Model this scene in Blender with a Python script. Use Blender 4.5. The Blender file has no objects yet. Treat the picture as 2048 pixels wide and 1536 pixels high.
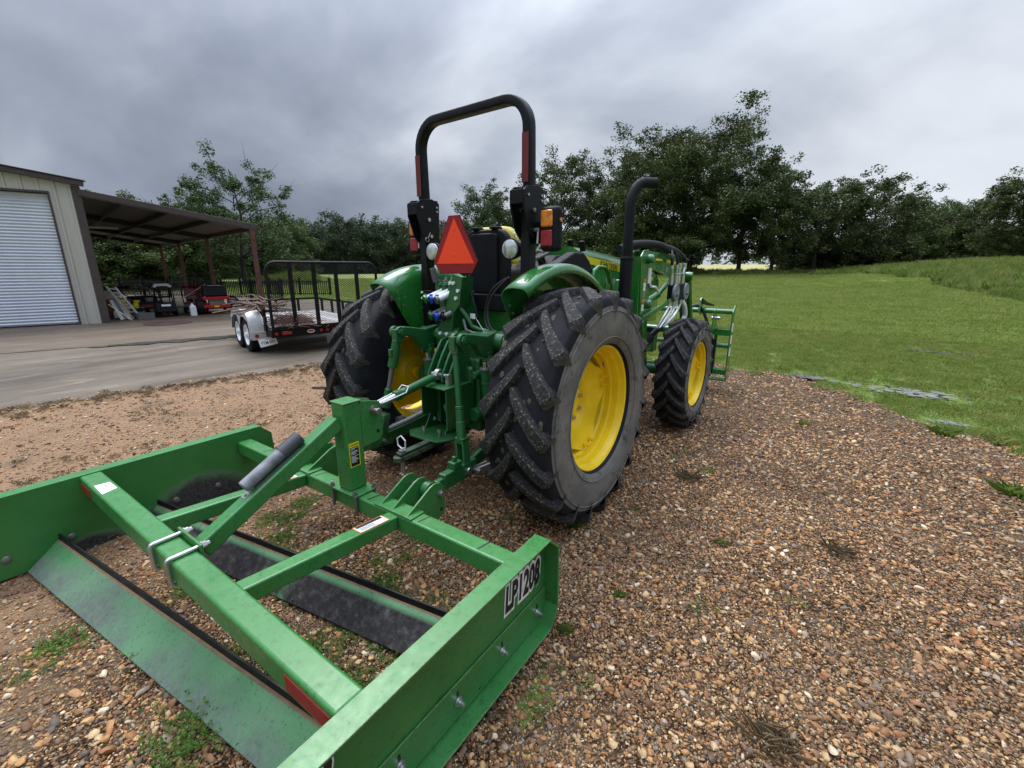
import bpy, bmesh, math, random
import numpy as np
from mathutils import Vector, Matrix, noise as mnoise
from math import sin, cos, pi, radians, sqrt, hypot, atan2, exp
random.seed(7); rng = np.random.default_rng(7)
S = bpy.context.scene
C = S.collection
# ---------------------------------------------------------------- camera
CAM = Vector((2.126, -2.470, 1.595))
HEAD = radians(36.84)
cd = bpy.data.cameras.new('camera'); cam = bpy.data.objects.new('camera', cd); C.objects.link(cam)
cd.sensor_width = 36.0; cd.lens = 880.96 / 2048 * 36.0
cd.clip_start = 0.05; cd.clip_end = 4000
cam.location = CAM
cam.rotation_euler = (radians(90 - 14.68), 0, HEAD)
S.camera = cam
# ---------------------------------------------------------------- world
SUN_EL, SUN_AZ = radians(58), radians(-60)       # azimuth clockwise from +y
w = bpy.data.worlds.new('World'); S.world = w; w.use_nodes = True
nt = w.node_tree; nt.nodes.clear()
def WN(t, **k):
    n = nt.nodes.new(t)
    for a, b in k.items(): setattr(n, a, b)
    return n
def wl(a, b): nt.links.new(a, b)
def wmath(op, a, b=None, c=None, clamp=False):
    n = WN('ShaderNodeMath', operation=op, use_clamp=clamp)
    for i, v in enumerate((a, b, c)):
        if v is None: continue
        if isinstance(v, (int, float)): n.inputs[i].default_value = v
        else: wl(v, n.inputs[i])
    return n.outputs[0]
tc = WN('ShaderNodeTexCoord'); nrm = WN('ShaderNodeVectorMath', operation='NORMALIZE'); wl(tc.outputs['Generated'], nrm.inputs[0])
sp = WN('ShaderNodeSeparateXYZ'); wl(nrm.outputs[0], sp.inputs[0])
zc = wmath('MAXIMUM', sp.outputs[2], 0.0)
den = wmath('ADD', zc, 0.38)
cx_ = wmath('DIVIDE', sp.outputs[0], den); cy_ = wmath('DIVIDE', sp.outputs[1], den)
cb = WN('ShaderNodeCombineXYZ'); wl(cx_, cb.inputs[0]); wl(cy_, cb.inputs[1])
mp = WN('ShaderNodeMapping'); wl(cb.outputs[0], mp.inputs[0])
mp.inputs['Rotation'].default_value = (0, 0, radians(55)); mp.inputs['Scale'].default_value = (0.75, 1.0, 1)
n1 = WN('ShaderNodeTexNoise'); wl(mp.outputs[0], n1.inputs['Vector'])
n1.inputs['Scale'].default_value = 0.8; n1.inputs['Detail'].default_value = 7; n1.inputs['Roughness'].default_value = 0.5; n1.inputs['Distortion'].default_value = 0.45
n2 = WN('ShaderNodeTexNoise'); wl(mp.outputs[0], n2.inputs['Vector'])
n2.inputs['Scale'].default_value = 2.6; n2.inputs['Detail'].default_value = 5; n2.inputs['Roughness'].default_value = 0.5; n2.inputs['Distortion'].default_value = 0.5
nn = wmath('ADD', wmath('ADD', wmath('MULTIPLY', n1.outputs['Fac'], 1.05), wmath('MULTIPLY', n2.outputs['Fac'], 0.32)), -0.165)
def lobe(az, el, sharp, amp):                     # a thinner or thicker part of the cloud deck
    a, e = radians(az), radians(el)
    d = (sin(a) * cos(e), cos(a) * cos(e), sin(e))
    dt = WN('ShaderNodeVectorMath', operation='DOT_PRODUCT'); wl(nrm.outputs[0], dt.inputs[0]); dt.inputs[1].default_value = d
    return wmath('MULTIPLY', wmath('EXPONENT', wmath('MULTIPLY', wmath('SUBTRACT', dt.outputs['Value'], 1.0), sharp)), amp)
v = nn
for L in ((-41, 13, 20, 0.10), (-37, 28, 50, -0.11), (-30, 9, 50, 0.06), (10, 4, 14, 0.27), (22, 11, 40, 0.06), (-70, 24, 40, 0.06), (-84, 12, 18, -0.02), (-14, 20, 40, -0.04), (2, 26, 22, -0.05)):
    v = wmath('ADD', v, lobe(*L))
cr = WN('ShaderNodeValToRGB'); wl(v, cr.inputs[0])
e = cr.color_ramp; e.interpolation = 'B_SPLINE'
e.elements[0].position = 0.36; e.elements[0].color = (0.150, 0.176, 0.228, 1)
e.elements[1].position = 0.52; e.elements[1].color = (0.238, 0.272, 0.340, 1)
x = e.elements.new(0.66); x.color = (0.385, 0.422, 0.490, 1)
x = e.elements.new(0.82); x.color = (0.64, 0.675, 0.73, 1)
# overcast deck: unseen zenith boosted well beyond a natural overcast, to light the ground
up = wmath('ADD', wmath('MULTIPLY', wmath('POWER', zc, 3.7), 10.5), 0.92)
sky = WN('ShaderNodeTexSky', sky_type='NISHITA'); sky.sun_disc = False; sky.sun_elevation = SUN_EL; sky.sun_rotation = SUN_AZ
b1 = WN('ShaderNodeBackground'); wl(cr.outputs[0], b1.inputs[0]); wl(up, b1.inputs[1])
b2 = WN('ShaderNodeBackground'); wl(sky.outputs[0], b2.inputs[0]); b2.inputs[1].default_value = 0.06
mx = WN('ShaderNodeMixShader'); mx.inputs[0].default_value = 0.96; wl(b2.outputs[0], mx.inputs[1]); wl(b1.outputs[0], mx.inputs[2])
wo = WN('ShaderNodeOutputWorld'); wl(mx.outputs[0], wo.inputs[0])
# ---------------------------------------------------------------- sun behind thick cloud
sl = bpy.data.lights.new('sun', 'SUN'); sl.energy = 1.5; sl.angle = radians(28); sl.color = (1.0, 0.96, 0.9)
so = bpy.data.objects.new('sun', sl); C.objects.link(so)
sd = Vector((sin(SUN_AZ) * cos(SUN_EL), cos(SUN_AZ) * cos(SUN_EL), sin(SUN_EL)))
so.rotation_euler = sd.to_track_quat('Z', 'Y').to_euler(); so.location = (0, 0, 30)
S.view_settings.view_transform = 'Standard'; S.view_settings.look = 'None'
S.view_settings.exposure = 0.47; S.view_settings.gamma = 1.0; S.view_settings.use_curve_mapping = False
S.render.engine = 'CYCLES'
S.cycles.max_bounces = 6; S.cycles.diffuse_bounces = 3; S.cycles.glossy_bounces = 3; S.cycles.transparent_max_bounces = 8
# ---------------------------------------------------------------- helpers
class NT:
    def __init__(s, name):
        s.m = bpy.data.materials.new(name); s.m.use_nodes = True; s.t = s.m.node_tree
        s.b = s.t.nodes['Principled BSDF']; s._c = None
    def n(s, t, **k):
        n = s.t.nodes.new(t)
        for a, b in k.items(): setattr(n, a, b)
        return n
    def l(s, a, b): s.t.links.new(a, b)
    def co(s, kind='Object'):
        if s._c is None: s._c = s.n('ShaderNodeTexCoord')
        return s._c.outputs[kind]
    def noise(s, scale, detail=4, rough=0.55, vec=None, dist=0.0, out='Fac'):
        n = s.n('ShaderNodeTexNoise'); n.inputs['Scale'].default_value = scale; n.inputs['Detail'].default_value = detail
        n.inputs['Roughness'].default_value = rough; n.inputs['Distortion'].default_value = dist
        s.l(vec or s.co(), n.inputs['Vector']); return n.outputs[out]
    def vor(s, scale, vec=None, out='Color', feature='F1'):
        n = s.n('ShaderNodeTexVoronoi', feature=feature); n.inputs['Scale'].default_value = scale
        s.l(vec or s.co(), n.inputs['Vector']); return n.outputs[out]
    def ramp(s, f, stops, interp='LINEAR'):
        r = s.n('ShaderNodeValToRGB'); r.color_ramp.interpolation = interp; el = r.color_ramp.elements
        while len(el) > 1: el.remove(el[-1])
        for i, (p, c) in enumerate(stops):
            x = el[0] if i == 0 else el.new(p)
            x.position = p; x.color = (c, c, c, 1) if isinstance(c, (int, float)) else (*c, 1)
        s.l(f, r.inputs[0]); return r.outputs[0]
    def mix(s, f, a, b, mode='MIX'):
        n = s.n('ShaderNodeMix', data_type='RGBA', blend_type=mode)
        for i, v in ((0, f), (6, a), (7, b)):
            if isinstance(v, (int, float)): n.inputs[i].default_value = v if i == 0 else (v, v, v, 1)
            elif isinstance(v, tuple): n.inputs[i].default_value = (*v, 1)
            else: s.l(v, n.inputs[i])
        return n.outputs[2]
    def math(s, op, a, b=None, c=None, clamp=False):
        n = s.n('ShaderNodeMath', operation=op, use_clamp=clamp)
        for i, v in enumerate((a, b, c)):
            if v is None: continue
            if isinstance(v, (int, float)): n.inputs[i].default_value = v
            else: s.l(v, n.inputs[i])
        return n.outputs[0]
    def bump(s, h, strength=0.3, dist=0.01):
        n = s.n('ShaderNodeBump'); n.inputs['Strength'].default_value = strength; n.inputs['Distance'].default_value = dist
        s.l(h, n.inputs['Height']); s.l(n.outputs[0], s.b.inputs['Normal']); return n
    def set(s, **k):
        nm = dict(col='Base Color', rough='Roughness', metal='Metallic', spec='Specular IOR Level', coat='Coat Weight', coatr='Coat Roughness', emit='Emission Color', emits='Emission Strength', alpha='Alpha', trans='Transmission Weight')
        for a, v in k.items():
            i = s.b.inputs[nm[a]]
            if isinstance(v, tuple): i.default_value = (*v, 1)
            elif isinstance(v, (int, float)): i.default_value = v
            else: s.l(v, i)
        return s
def simple(name, col, rough=0.5, metal=0, var=0.12, scale=9, bump=0.0, **k):
    t = NT(name); f = t.noise(scale, 5)
    a = tuple(max(0, c * (1 - var * 1.6)) for c in col); b = tuple(min(1, c * (1 + var * 1.4)) for c in col)
    t.set(col=t.ramp(f, [(0.3, a), (0.7, b)]), metal=metal, rough=t.ramp(t.noise(scale * 3, 3), [(0.3, max(0, rough - 0.07)), (0.7, min(1, rough + 0.08))]), **k)
    if bump: t.bump(t.noise(scale * 12, 4), bump, 0.004)
    return t.m
def paint(name, col, faded, rust=0.0, rough=0.34, chips=0.0, wear=None, spk=0.38, coat=.25, coatr=.25, edge=0):
    t = NT(name)
    f1 = t.ramp(t.noise(2.2, 6, 0.6), [(0.35, 0.0), (0.7, 1.0)])
    c = t.mix(f1, col, faded)
    sp_ = t.ramp(t.noise(55, 3, 0.7), [(0.56, 0.0), (0.66, 1.0)])
    c = t.mix(t.math('MULTIPLY', sp_, spk), c, tuple(x * 0.45 for x in col))
    d = t.ramp(t.noise(7, 8, 0.7, dist=0.6), [(0.55, 0.0), (0.75, 0.5 * max(rust, .01))])
    c = t.mix(d, c, (0.16, 0.13, 0.09)) if rust else c
    r = t.ramp(t.noise(30, 4), [(0.3, rough - 0.08), (0.7, rough + 0.14)])
    if chips:
        k = t.ramp(t.noise(16, 9, 0.75, dist=0.4), [(0.70 - chips, 0.0), (0.715 - chips, 1.0)])
        c = t.mix(k, c, t.ramp(t.noise(60, 3), [(0.4, (0.10, 0.045, 0.02)), (0.6, (0.30, 0.24, 0.16))]))
        r = t.mix(k, r, 0.85)
    if edge:                                        # paint rubbed off and chipped along the edges of the steel
        bv = t.n('ShaderNodeBevel', samples=4); bv.inputs['Radius'].default_value = edge; ge = t.n('ShaderNodeNewGeometry'); dp = t.n('ShaderNodeVectorMath', operation='DOT_PRODUCT'); t.l(bv.outputs[0], dp.inputs[0]); t.l(ge.outputs['True Normal'], dp.inputs[1])
        em = t.ramp(t.math('ADD', t.math('SUBTRACT', 1.0, dp.outputs['Value']), t.math('MULTIPLY', t.math('SUBTRACT', t.noise(26, 8, .75), .5), .45)), [(.14, 0.), (.19, 1.)])
        c = t.mix(em, c, t.ramp(t.noise(70, 4, .7), [(.38, (.07, .035, .018)), (.52, (.20, .15, .10)), (.66, (.34, .32, .26))])); r = t.mix(em, r, .8)
    t.set(col=c, rough=r, coat=coat, coatr=coatr)
    t.bump(t.noise(120, 3), 0.06, 0.002)
    return t.m
def obj(name, mesh, parent=None, mat=None):
    o = bpy.data.objects.new(name, mesh); C.objects.link(o)
    if parent: o.parent = parent
    if mat and not mesh.materials: mesh.materials.append(mat)
    return o
def tag(o, label=None, cat=None, group=None, kind=None):
    if label: o['label'] = label
    if cat: o['category'] = cat
    if group: o['group'] = group
    if kind: o['kind'] = kind
    return o
def thing(name, label, cat, loc=(0, 0, 0), rz=0, group=None):
    o = bpy.data.objects.new(name, None); C.objects.link(o); o.location = loc; o.rotation_euler = (0, 0, rz)
    o.empty_display_size = 0.2
    return tag(o, label, cat, group)
def dup(o, parent=None):
    c = o.copy(); C.objects.link(c); c.parent = parent
    for ch in list(o.children): dup(ch, c)
    return c
class MB:
    def __init__(s): s.v = []; s.f = []; s.s = []
    def add(s, vs, fs, smooth=False):
        k = len(s.v); s.v += [tuple(v) for v in vs]; s.f += [tuple(i + k for i in f) for f in fs]; s.s += [smooth] * len(fs); return s
    def box(s, c, d, M=None):
        x, y, z = (q / 2 for q in d)
        vs = [Vector((a * x, b * y, e_ * z)) for a in (-1, 1) for b in (-1, 1) for e_ in (-1, 1)]
        if M is not None: vs = [M @ v for v in vs]
        vs = [v + Vector(c) for v in vs]
        return s.add(vs, [(0, 1, 3, 2), (4, 6, 7, 5), (0, 4, 5, 1), (2, 3, 7, 6), (0, 2, 6, 4), (1, 5, 7, 3)])
    def b2(s, a, b):
        return s.box([(p + q) / 2 for p, q in zip(a, b)], [abs(q - p) for p, q in zip(a, b)])
    def beam(s, a, b, wd, ht, up=(0, 0, 1)):
        a, b = Vector(a), Vector(b); d = (b - a); L = d.length; d.normalize()
        u = Vector(up); r = d.cross(u)
        if r.length < 1e-4: r = d.cross(Vector((0, 1, 0)))
        r.normalize(); u = r.cross(d)
        M = Matrix((r, d, u)).transposed()
        return s.box((a + b) / 2, (wd, L, ht), M)
    def frame(s, pts, r, n=10, cap=True, closed=False, prof=None):
        P = [Vector(p) for p in pts]; N = len(P); R = r if hasattr(r, '__len__') else [r] * N
        prof = prof or [(cos(2 * pi * i / n), sin(2 * pi * i / n)) for i in range(n)]; n = len(prof)
        T = []
        for i in range(N):
            a = P[(i - 1) % N] if (i or closed) else P[i]; b = P[(i + 1) % N] if (i < N - 1 or closed) else P[i]
            T.append((b - a).normalized())
        u = T[0].orthogonal().normalized() if abs(T[0].z) > 0.9 or True else None
        ref = Vector((0, 0, 1)) if abs(T[0].z) < 0.9 else Vector((0, 1, 0))
        u = (ref - T[0] * ref.dot(T[0])).normalized()
        vs = []
        for i in range(N):
            if i:
                u = (u - T[i] * u.dot(T[i])); u = u.normalized() if u.length > 1e-6 else T[i].orthogonal().normalized()
            w_ = T[i].cross(u)
            for (p, q) in prof: vs.append(P[i] + (u * q + w_ * p) * R[i])
        fs = []
        for i in range(N if closed else N - 1):
            j = (i + 1) % N
            for k in range(n): fs.append((i * n + k, i * n + (k + 1) % n, j * n + (k + 1) % n, j * n + k))
        if cap and not closed: fs += [tuple(range(n))[::-1], tuple((N - 1) * n + k for k in range(n))]
        return s.add(vs, fs, True)
    def cyl(s, a, b, r, n=14, r2=None): return s.frame([a, b], [r, r if r2 is None else r2], n)
    def lathe(s, prof, c=(0, 0, 0), axis='z', n=24, M=None, closed=False):
        vs = []
        for (r, h) in prof:
            for k in range(n):
                t = 2 * pi * k / n; p = (r * cos(t), r * sin(t), h)
                if axis == 'x': p = (h, r * cos(t), r * sin(t))
                elif axis == 'y': p = (r * cos(t), h, r * sin(t))
                p = Vector(p)
                if M is not None: p = M @ p
                vs.append(p + Vector(c))
        fs = []; N = len(prof)
        for i in range(N if closed else N - 1):
            j = (i + 1) % N
            for k in range(n): fs.append((i * n + k, i * n + (k + 1) % n, j * n + (k + 1) % n, j * n + k))
        if axis == 'y': fs = [f[::-1] for f in fs]
        return s.add(vs, fs, True)
    def prism(s, poly, axis, a, b, holes=None):
        n = len(poly)
        def P(u, v, h): return {'x': (h, u, v), 'y': (u, h, v), 'z': (u, v, h)}[axis]
        vs = [P(u, v, a) for u, v in poly] + [P(u, v, b) for u, v in poly]
        fs = [tuple(range(n))[::-1], tuple(range(n, 2 * n))] + [(i, (i + 1) % n, n + (i + 1) % n, n + i) for i in range(n)]
        return s.add(vs, fs)
    def xf(s, M, start=0):
        s.v[start:] = [tuple(M @ Vector(v)) for v in s.v[start:]]; return s
    def mesh(s, name, sharp=38, smooth=None):
        m = bpy.data.meshes.new(name); m.from_pydata(s.v, [], s.f); m.validate()
        bm = bmesh.new(); bm.from_mesh(m); bmesh.ops.recalc_face_normals(bm, faces=bm.faces); bm.to_mesh(m); bm.free()
        m.polygons.foreach_set('use_smooth', [True] * len(m.polygons)); m.set_sharp_from_angle(angle=radians(sharp)); m.update()
        return m
    def build(s, name, mat, parent=None, bev=0, seg=2, sharp=38):
        m = s.mesh(name, sharp); o = obj(name, m, parent, mat)
        if bev:
            b = o.modifiers.new('bevel', 'BEVEL'); b.width = bev; b.segments = seg; b.limit_method = 'ANGLE'; b.angle_limit = radians(40); b.harden_normals = True
        return o
def text(body, size, M, mat, parent, name='lettering', ext=0.0006, off=0.0, sx=1.0, shear=0.0, align='CENTER', space=1.0):
    cu = bpy.data.curves.new(name, 'FONT'); cu.body = body; cu.size = size; cu.extrude = ext; cu.offset = off; cu.align_x = align; cu.align_y = 'CENTER'
    cu.shear = shear; cu.space_character = space; cu.resolution_u = 3
    t = bpy.data.objects.new('tmp', cu); C.objects.link(t)
    dg = bpy.context.evaluated_depsgraph_get(); me = bpy.data.meshes.new_from_object(t.evaluated_get(dg))
    bpy.data.objects.remove(t); me.transform(Matrix.Diagonal((sx, 1, 1, 1))); me.transform(M); me.name = name
    me.materials.clear(); me.materials.append(mat)
    return obj(name, me, parent)
def basis(o, x, y):                                # local x and y axes in world, z = x cross y
    x = Vector(x).normalized(); y = Vector(y); y = (y - x * x.dot(y)).normalized(); z = x.cross(y)
    M = Matrix((x, y, z)).transposed().to_4x4(); M.translation = Vector(o); return M
def arc(c, r, a0, a1, n, plane='xz', h=0):
    out = []
    for i in range(n + 1):
        t = radians(a0 + (a1 - a0) * i / n); p, q = c[0] + r * cos(t), c[1] + r * sin(t)
        out.append({'xz': (p, h, q), 'yz': (h, p, q), 'xy': (p, q, h)}[plane])
    return out
def smooth01(t): t = max(0.0, min(1.0, t)); return t * t * (3 - 2 * t)
def ph(cx, cy, cz, dx, dy): return (cx, cy, cz)
# ---------------------------------------------------------------- materials
GREEN = paint('green_gloss', (0.012, 0.135, 0.016), (0.020, 0.175, 0.026), rough=0.26, spk=0.06, coat=.9, coatr=.05)
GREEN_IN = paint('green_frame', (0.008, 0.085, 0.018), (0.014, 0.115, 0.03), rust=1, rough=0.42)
LPG = paint('green_faded', (0.024, 0.158, 0.028), (0.048, 0.215, 0.054), rough=0.33, chips=0.030, spk=0.55, rust=0.6, edge=.010)
YEL = simple('yellow_paint', (0.90, 0.61, 0.008), 0.38, var=0.08, scale=5)
YELV = simple('yellow_vinyl', (0.62, 0.50, 0.09), 0.5)
BLK = simple('black_powder_coat', (0.006, 0.006, 0.008), 0.45, var=0.25, spec=0.22)
BLKP = simple('black_plastic', (0.008, 0.008, 0.010), 0.62, var=0.2, spec=0.22)
GRYP = simple('grey_plastic', (0.09, 0.09, 0.095), 0.55)
STEEL = simple('zinc_steel', (0.55, 0.55, 0.54), 0.35, metal=0.9)
STEELD = simple('dull_steel', (0.20, 0.195, 0.19), 0.5, metal=0.6)
CHR = simple('chrome_rod', (0.75, 0.75, 0.76), 0.18, metal=1.0)
RED = simple('red_reflector', (0.27, 0.002, 0.008), 0.35)
REDD = simple('dark_red_tape', (0.13, 0.004, 0.006), 0.5)
REDP = simple('red_paint', (0.42, 0.01, 0.01), 0.35)
ORG = simple('fluorescent_orange', (1.0, 0.055, 0.006), 0.5, var=0.03)
WHT = simple('white_vinyl', (0.78, 0.78, 0.76), 0.45, var=0.04)
CANM = simple('mottled_grey_plastic', (.17, .17, .18), .5, var=.35, scale=14)
WHTP = simple('white_plastic', (0.75, 0.76, 0.77), 0.4, var=0.05)
YELS = simple('yellow_decal', (0.80, 0.62, 0.01), 0.45, var=0.03)
ORGS = simple('orange_decal', (0.75, 0.22, 0.03), 0.45, var=0.03)
BLKS = simple('black_print', (0.01, 0.01, 0.01), 0.5, var=0.05)
LENSA = simple('amber_lens', (0.85, 0.22, 0.01), 0.22, scale=30, var=0.3, coat=0.6)
LENSR = simple('red_lens', (0.30, 0.004, 0.01), 0.22, scale=30, var=0.3, coat=0.6)
GLASS = simple('lamp_glass', (0.50, 0.53, 0.52), 0.12, metal=0.45, scale=25, var=0.3, coat=0.8)
BLUE = simple('blue_cap', (0.01, 0.05, 0.42), 0.4)
HOSE = simple('rubber_hose', (0.012, 0.012, 0.013), 0.5)
GRYM = simple('grey_paint', (0.22, 0.23, 0.24), 0.45)
MUD = simple('dried_mud', (0.085, 0.062, 0.042), 0.95, scale=40, bump=0.4)
WOODG = simple('weathered_wood', (0.34, 0.31, 0.27), 0.8, scale=14, bump=0.3)
BROWN = simple('brown_trim', (0.065, 0.045, 0.042), 0.45, var=0.1)
RUSTR = simple('red_oxide_steel', (0.10, 0.034, 0.026), 0.55, var=0.25)
def tire_mat():
    t = NT('tyre_rubber'); c = t.co(); s_ = t.n('ShaderNodeSeparateXYZ'); t.l(c, s_.inputs[0])
    base = t.ramp(t.noise(6, 5), [(0.3, (0.008, 0.008, 0.010)), (0.7, (0.020, 0.020, 0.023))])
    m = t.ramp(t.noise(11, 8, 0.72, dist=0.5), [(0.60, 0.0), (0.68, 0.75)])
    m2 = t.ramp(t.noise(70, 4, 0.7), [(0.60, 0.0), (0.66, 0.8)])
    c1 = t.mix(t.math('MULTIPLY', m, m2), base, (0.27, 0.20, 0.14))
    t.set(col=c1, rough=0.72, spec=0.16); t.bump(t.noise(45, 6), 0.22, 0.006); return t.m
RUB = tire_mat()
def side_mat():
    t = NT('dusty_sidewall'); 
    f = t.noise(5, 7, 0.65); g = t.noise(38, 5, 0.7)
    c = t.mix(t.ramp(f, [(0.3, 0.0), (0.7, 1.0)]), (0.105, 0.098, 0.087), (0.205, 0.19, 0.165))
    c = t.mix(t.ramp(t.noise(9, 7, 0.75, dist=1.2), [(0.54, 0.0), (0.64, 0.75)]), c, (0.045, 0.043, 0.040))
    t.set(col=c, rough=0.8, spec=0.25)
    t.bump(t.ramp(t.vor(14, feature='DISTANCE_TO_EDGE', out='Distance'), [(0.0, 0.0), (0.035, 1.0)]), 0.22, 0.003); return t.m
SIDEW = side_mat()
def lug_mat():
    t = NT('lug_rubber'); at = t.n('ShaderNodeAttribute', attribute_name='top')
    base = t.ramp(t.noise(8, 5), [(0.3, (0.009, 0.009, 0.011)), (0.7, (0.022, 0.022, 0.024))])
    m = t.ramp(t.noise(7, 8, 0.75, dist=0.6), [(0.44, 0.0), (0.56, 1.0)])
    m2 = t.ramp(t.noise(75, 4, 0.75), [(0.53, 0.0), (0.60, 1.0)])
    mm = t.math('MULTIPLY', t.math('MULTIPLY', m2, t.math('ADD', t.math('MULTIPLY', m, 0.7), 0.3)), t.math('ADD', t.math('MULTIPLY', at.outputs['Fac'], 0.8), 0.08))
    c1 = t.mix(mm, t.mix(t.math('MULTIPLY', at.outputs['Fac'], 0.5), base, (0.04, 0.039, 0.037)), t.ramp(t.noise(200, 2), [(0.4, (0.10, 0.088, 0.07)), (0.65, (0.36, 0.30, 0.23))]))
    a2 = t.n('ShaderNodeAttribute', attribute_name='side')
    c1 = t.mix(t.math('MULTIPLY', a2.outputs['Fac'], .9), c1, t.ramp(t.noise(12, 6, .7), [(.3, (0.055, .052, .046)), (.7, (.12, .11, .095))]))
    t.set(col=c1, rough=0.72, spec=0.18); t.bump(t.noise(90, 5, 0.7), 0.35, 0.006); return t.m
LUG = lug_mat()
# ---------------------------------------------------------------- terrain
cxm, cym = CAM.x, CAM.y
def sst(t): t = np.clip(t, 0, 1); return t * t * (3 - 2 * t)
def vnoise(x, y, sc, seed=0):
    """value noise, vectorised"""
    x = np.asarray(x, float) / sc + seed * 17.13; y = np.asarray(y, float) / sc + seed * 7.7
    xi = np.floor(x).astype(np.int64); yi = np.floor(y).astype(np.int64); fx = x - xi; fy = y - yi
    def h(a, b):
        n = (a * 374761393 + b * 668265263 + seed * 974711) & 0x7fffffff
        n = ((n ^ (n >> 13)) * 1274126177) & 0x7fffffff
        return ((n ^ (n >> 16)) & 0xffff) / 65535.0
    fx = fx * fx * (3 - 2 * fx); fy = fy * fy * (3 - 2 * fy)
    return (h(xi, yi) * (1 - fx) + h(xi + 1, yi) * fx) * (1 - fy) + (h(xi, yi + 1) * (1 - fx) + h(xi + 1, yi + 1) * fx) * fy - 0.5
def terrain(x, y):
    x = np.asarray(x, float); y = np.asarray(y, float)
    dx, dy = x - cxm, y - cym; r = np.hypot(dx, dy); az = np.degrees(np.arctan2(dx, dy))
    rt = sst((az + 48) / 14)                                  # 1 = right of the tractor
    lf = sst((-az - 60) / 6)                                  # 1 = behind the carport
    st = 12 * rt + (1 - rt) * (26 * (1 - lf) + 38 * lf)
    ln = 48 * rt + (1 - rt) * (46 * (1 - lf) + 50 * lf)
    h = (1.0 * rt + 0.35 * (1 - rt)) * sst((r - st) / ln) + rt * 1.9 * sst((r - 64) / 110)
    h = h + 0.95 * sst((az + 4) / 14) * sst((r - 14) / 40) * rt
    h = h + (vnoise(x, y, 9, 3) * 0.12 + vnoise(x, y, 3.1, 4) * 0.04) * sst((r - 9) / 14) * (1 - 0.8 * lf * (r < 38))
    mound = 0.9 * np.exp(-(((x + 40.5) / 5.0) ** 2 + ((y - 19.5) / 3.4) ** 2))
    return h + mound
BX = np.array([-30, -6, -1.0, 0.8, 1.7, 2.1, 2.6, 3.0, 3.5, 4.2, 6, 8, 14]); BY = np.array([5.4, 5.3, 5.4, 5.45, 5.35, 4.95, 4.55, 3.75, 3.1, 2.8, 2.2, 1.6, 0.5])
def gmask(x, y):
    """signed distance-like, > 0 on the gravel yard"""
    x = np.asarray(x, float); y = np.asarray(y, float)
    sx = -4.98 + 0.20 * y
    d1 = (x - sx) + 0.12 * vnoise(x, y, 0.5, 11) + 0.06 * vnoise(x, y, 0.13, 12)
    d2 = np.interp(x, BX, BY) - y + 0.7 * vnoise(x, y, 0.7, 13) + 0.4 * vnoise(x, y, 0.22, 14) + 0.25 * vnoise(x, y, 0.08, 15)
    return np.minimum(d1 + 0.25, d2)
PUD = ((2.95, 5.20, .85, .38), (1.85, 5.42, .62, .24), (3.75, 9.15, .8, .25), (3.22, 3.88, .35, .2))
def pdip(x, y):
    d = 0
    for (a, b, c, e_) in PUD: d = d - 0.034 * np.exp(-((((x - a) / c) ** 2 + ((y - b) / e_) ** 2) * .8) ** 2)
    return d + (d < -.004) * (vnoise(x, y, .17, 61) * .02 + vnoise(x, y, .08, 62) * .02)
def zgravel(x, y):
    z = vnoise(x, y, 0.55, 5) * 0.03 + vnoise(x, y, 0.17, 6) * 0.012 + vnoise(x, y, 0.06, 7) * 0.006
    m = gmask(x, y)
    c_, s_ = cos(0.036), sin(0.036)
    lx = (x + 0.088) * c_ + y * s_; ly = -(x + 0.088) * s_ + y * c_
    foot = sst((1.25 - np.abs(lx)) / .08) * sst((.95 - np.abs(ly + 1.75)) / .1)
    z = z * (1 - .55 * foot) - .018 * foot
    dip = -0.075 * np.exp(-((lx - 1.38) / 0.38) ** 2) * sst((1.15 - np.abs(ly + 1.8)) / 0.5)
    for wx in (-0.8, 0.8): z = z - 0.012 * np.exp(-((x - wx) / 0.25) ** 2)
    z = z * (1 - .8 * sst((.22 - (x + 4.98 - 0.2 * y)) / .2)) + .034 * sst((.30 - (x + 4.98 - 0.2 * y)) / .28)
    return z + dip - 0.06 * sst(-m / 0.25 + 0.3) + pdip(x, y)
def zgrass(x, y):
    m = gmask(x, y)
    return terrain(x, y) + vnoise(x, y, 0.8, 8) * 0.03 + vnoise(x, y, 0.25, 9) * 0.012 - 0.10 * sst(m / 0.3 + 0.2) + 0.006 + pdip(x, y)
def grid(name, xs, ys, zf, mat):
    X, Y = np.meshgrid(xs, ys); Z = zf(X, Y); n, m = X.shape
    me = bpy.data.meshes.new(name); V = np.stack([X, Y, Z], -1).reshape(-1, 3)
    I = np.arange(n * m).reshape(n, m); F = np.stack([I[:-1, :-1], I[:-1, 1:], I[1:, 1:], I[1:, :-1]], -1).reshape(-1, 4)
    me.from_pydata(V.tolist(), [], F.tolist()); me.polygons.foreach_set('use_smooth', [True] * len(F)); me.materials.append(mat)
    return obj(name, me)
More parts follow.
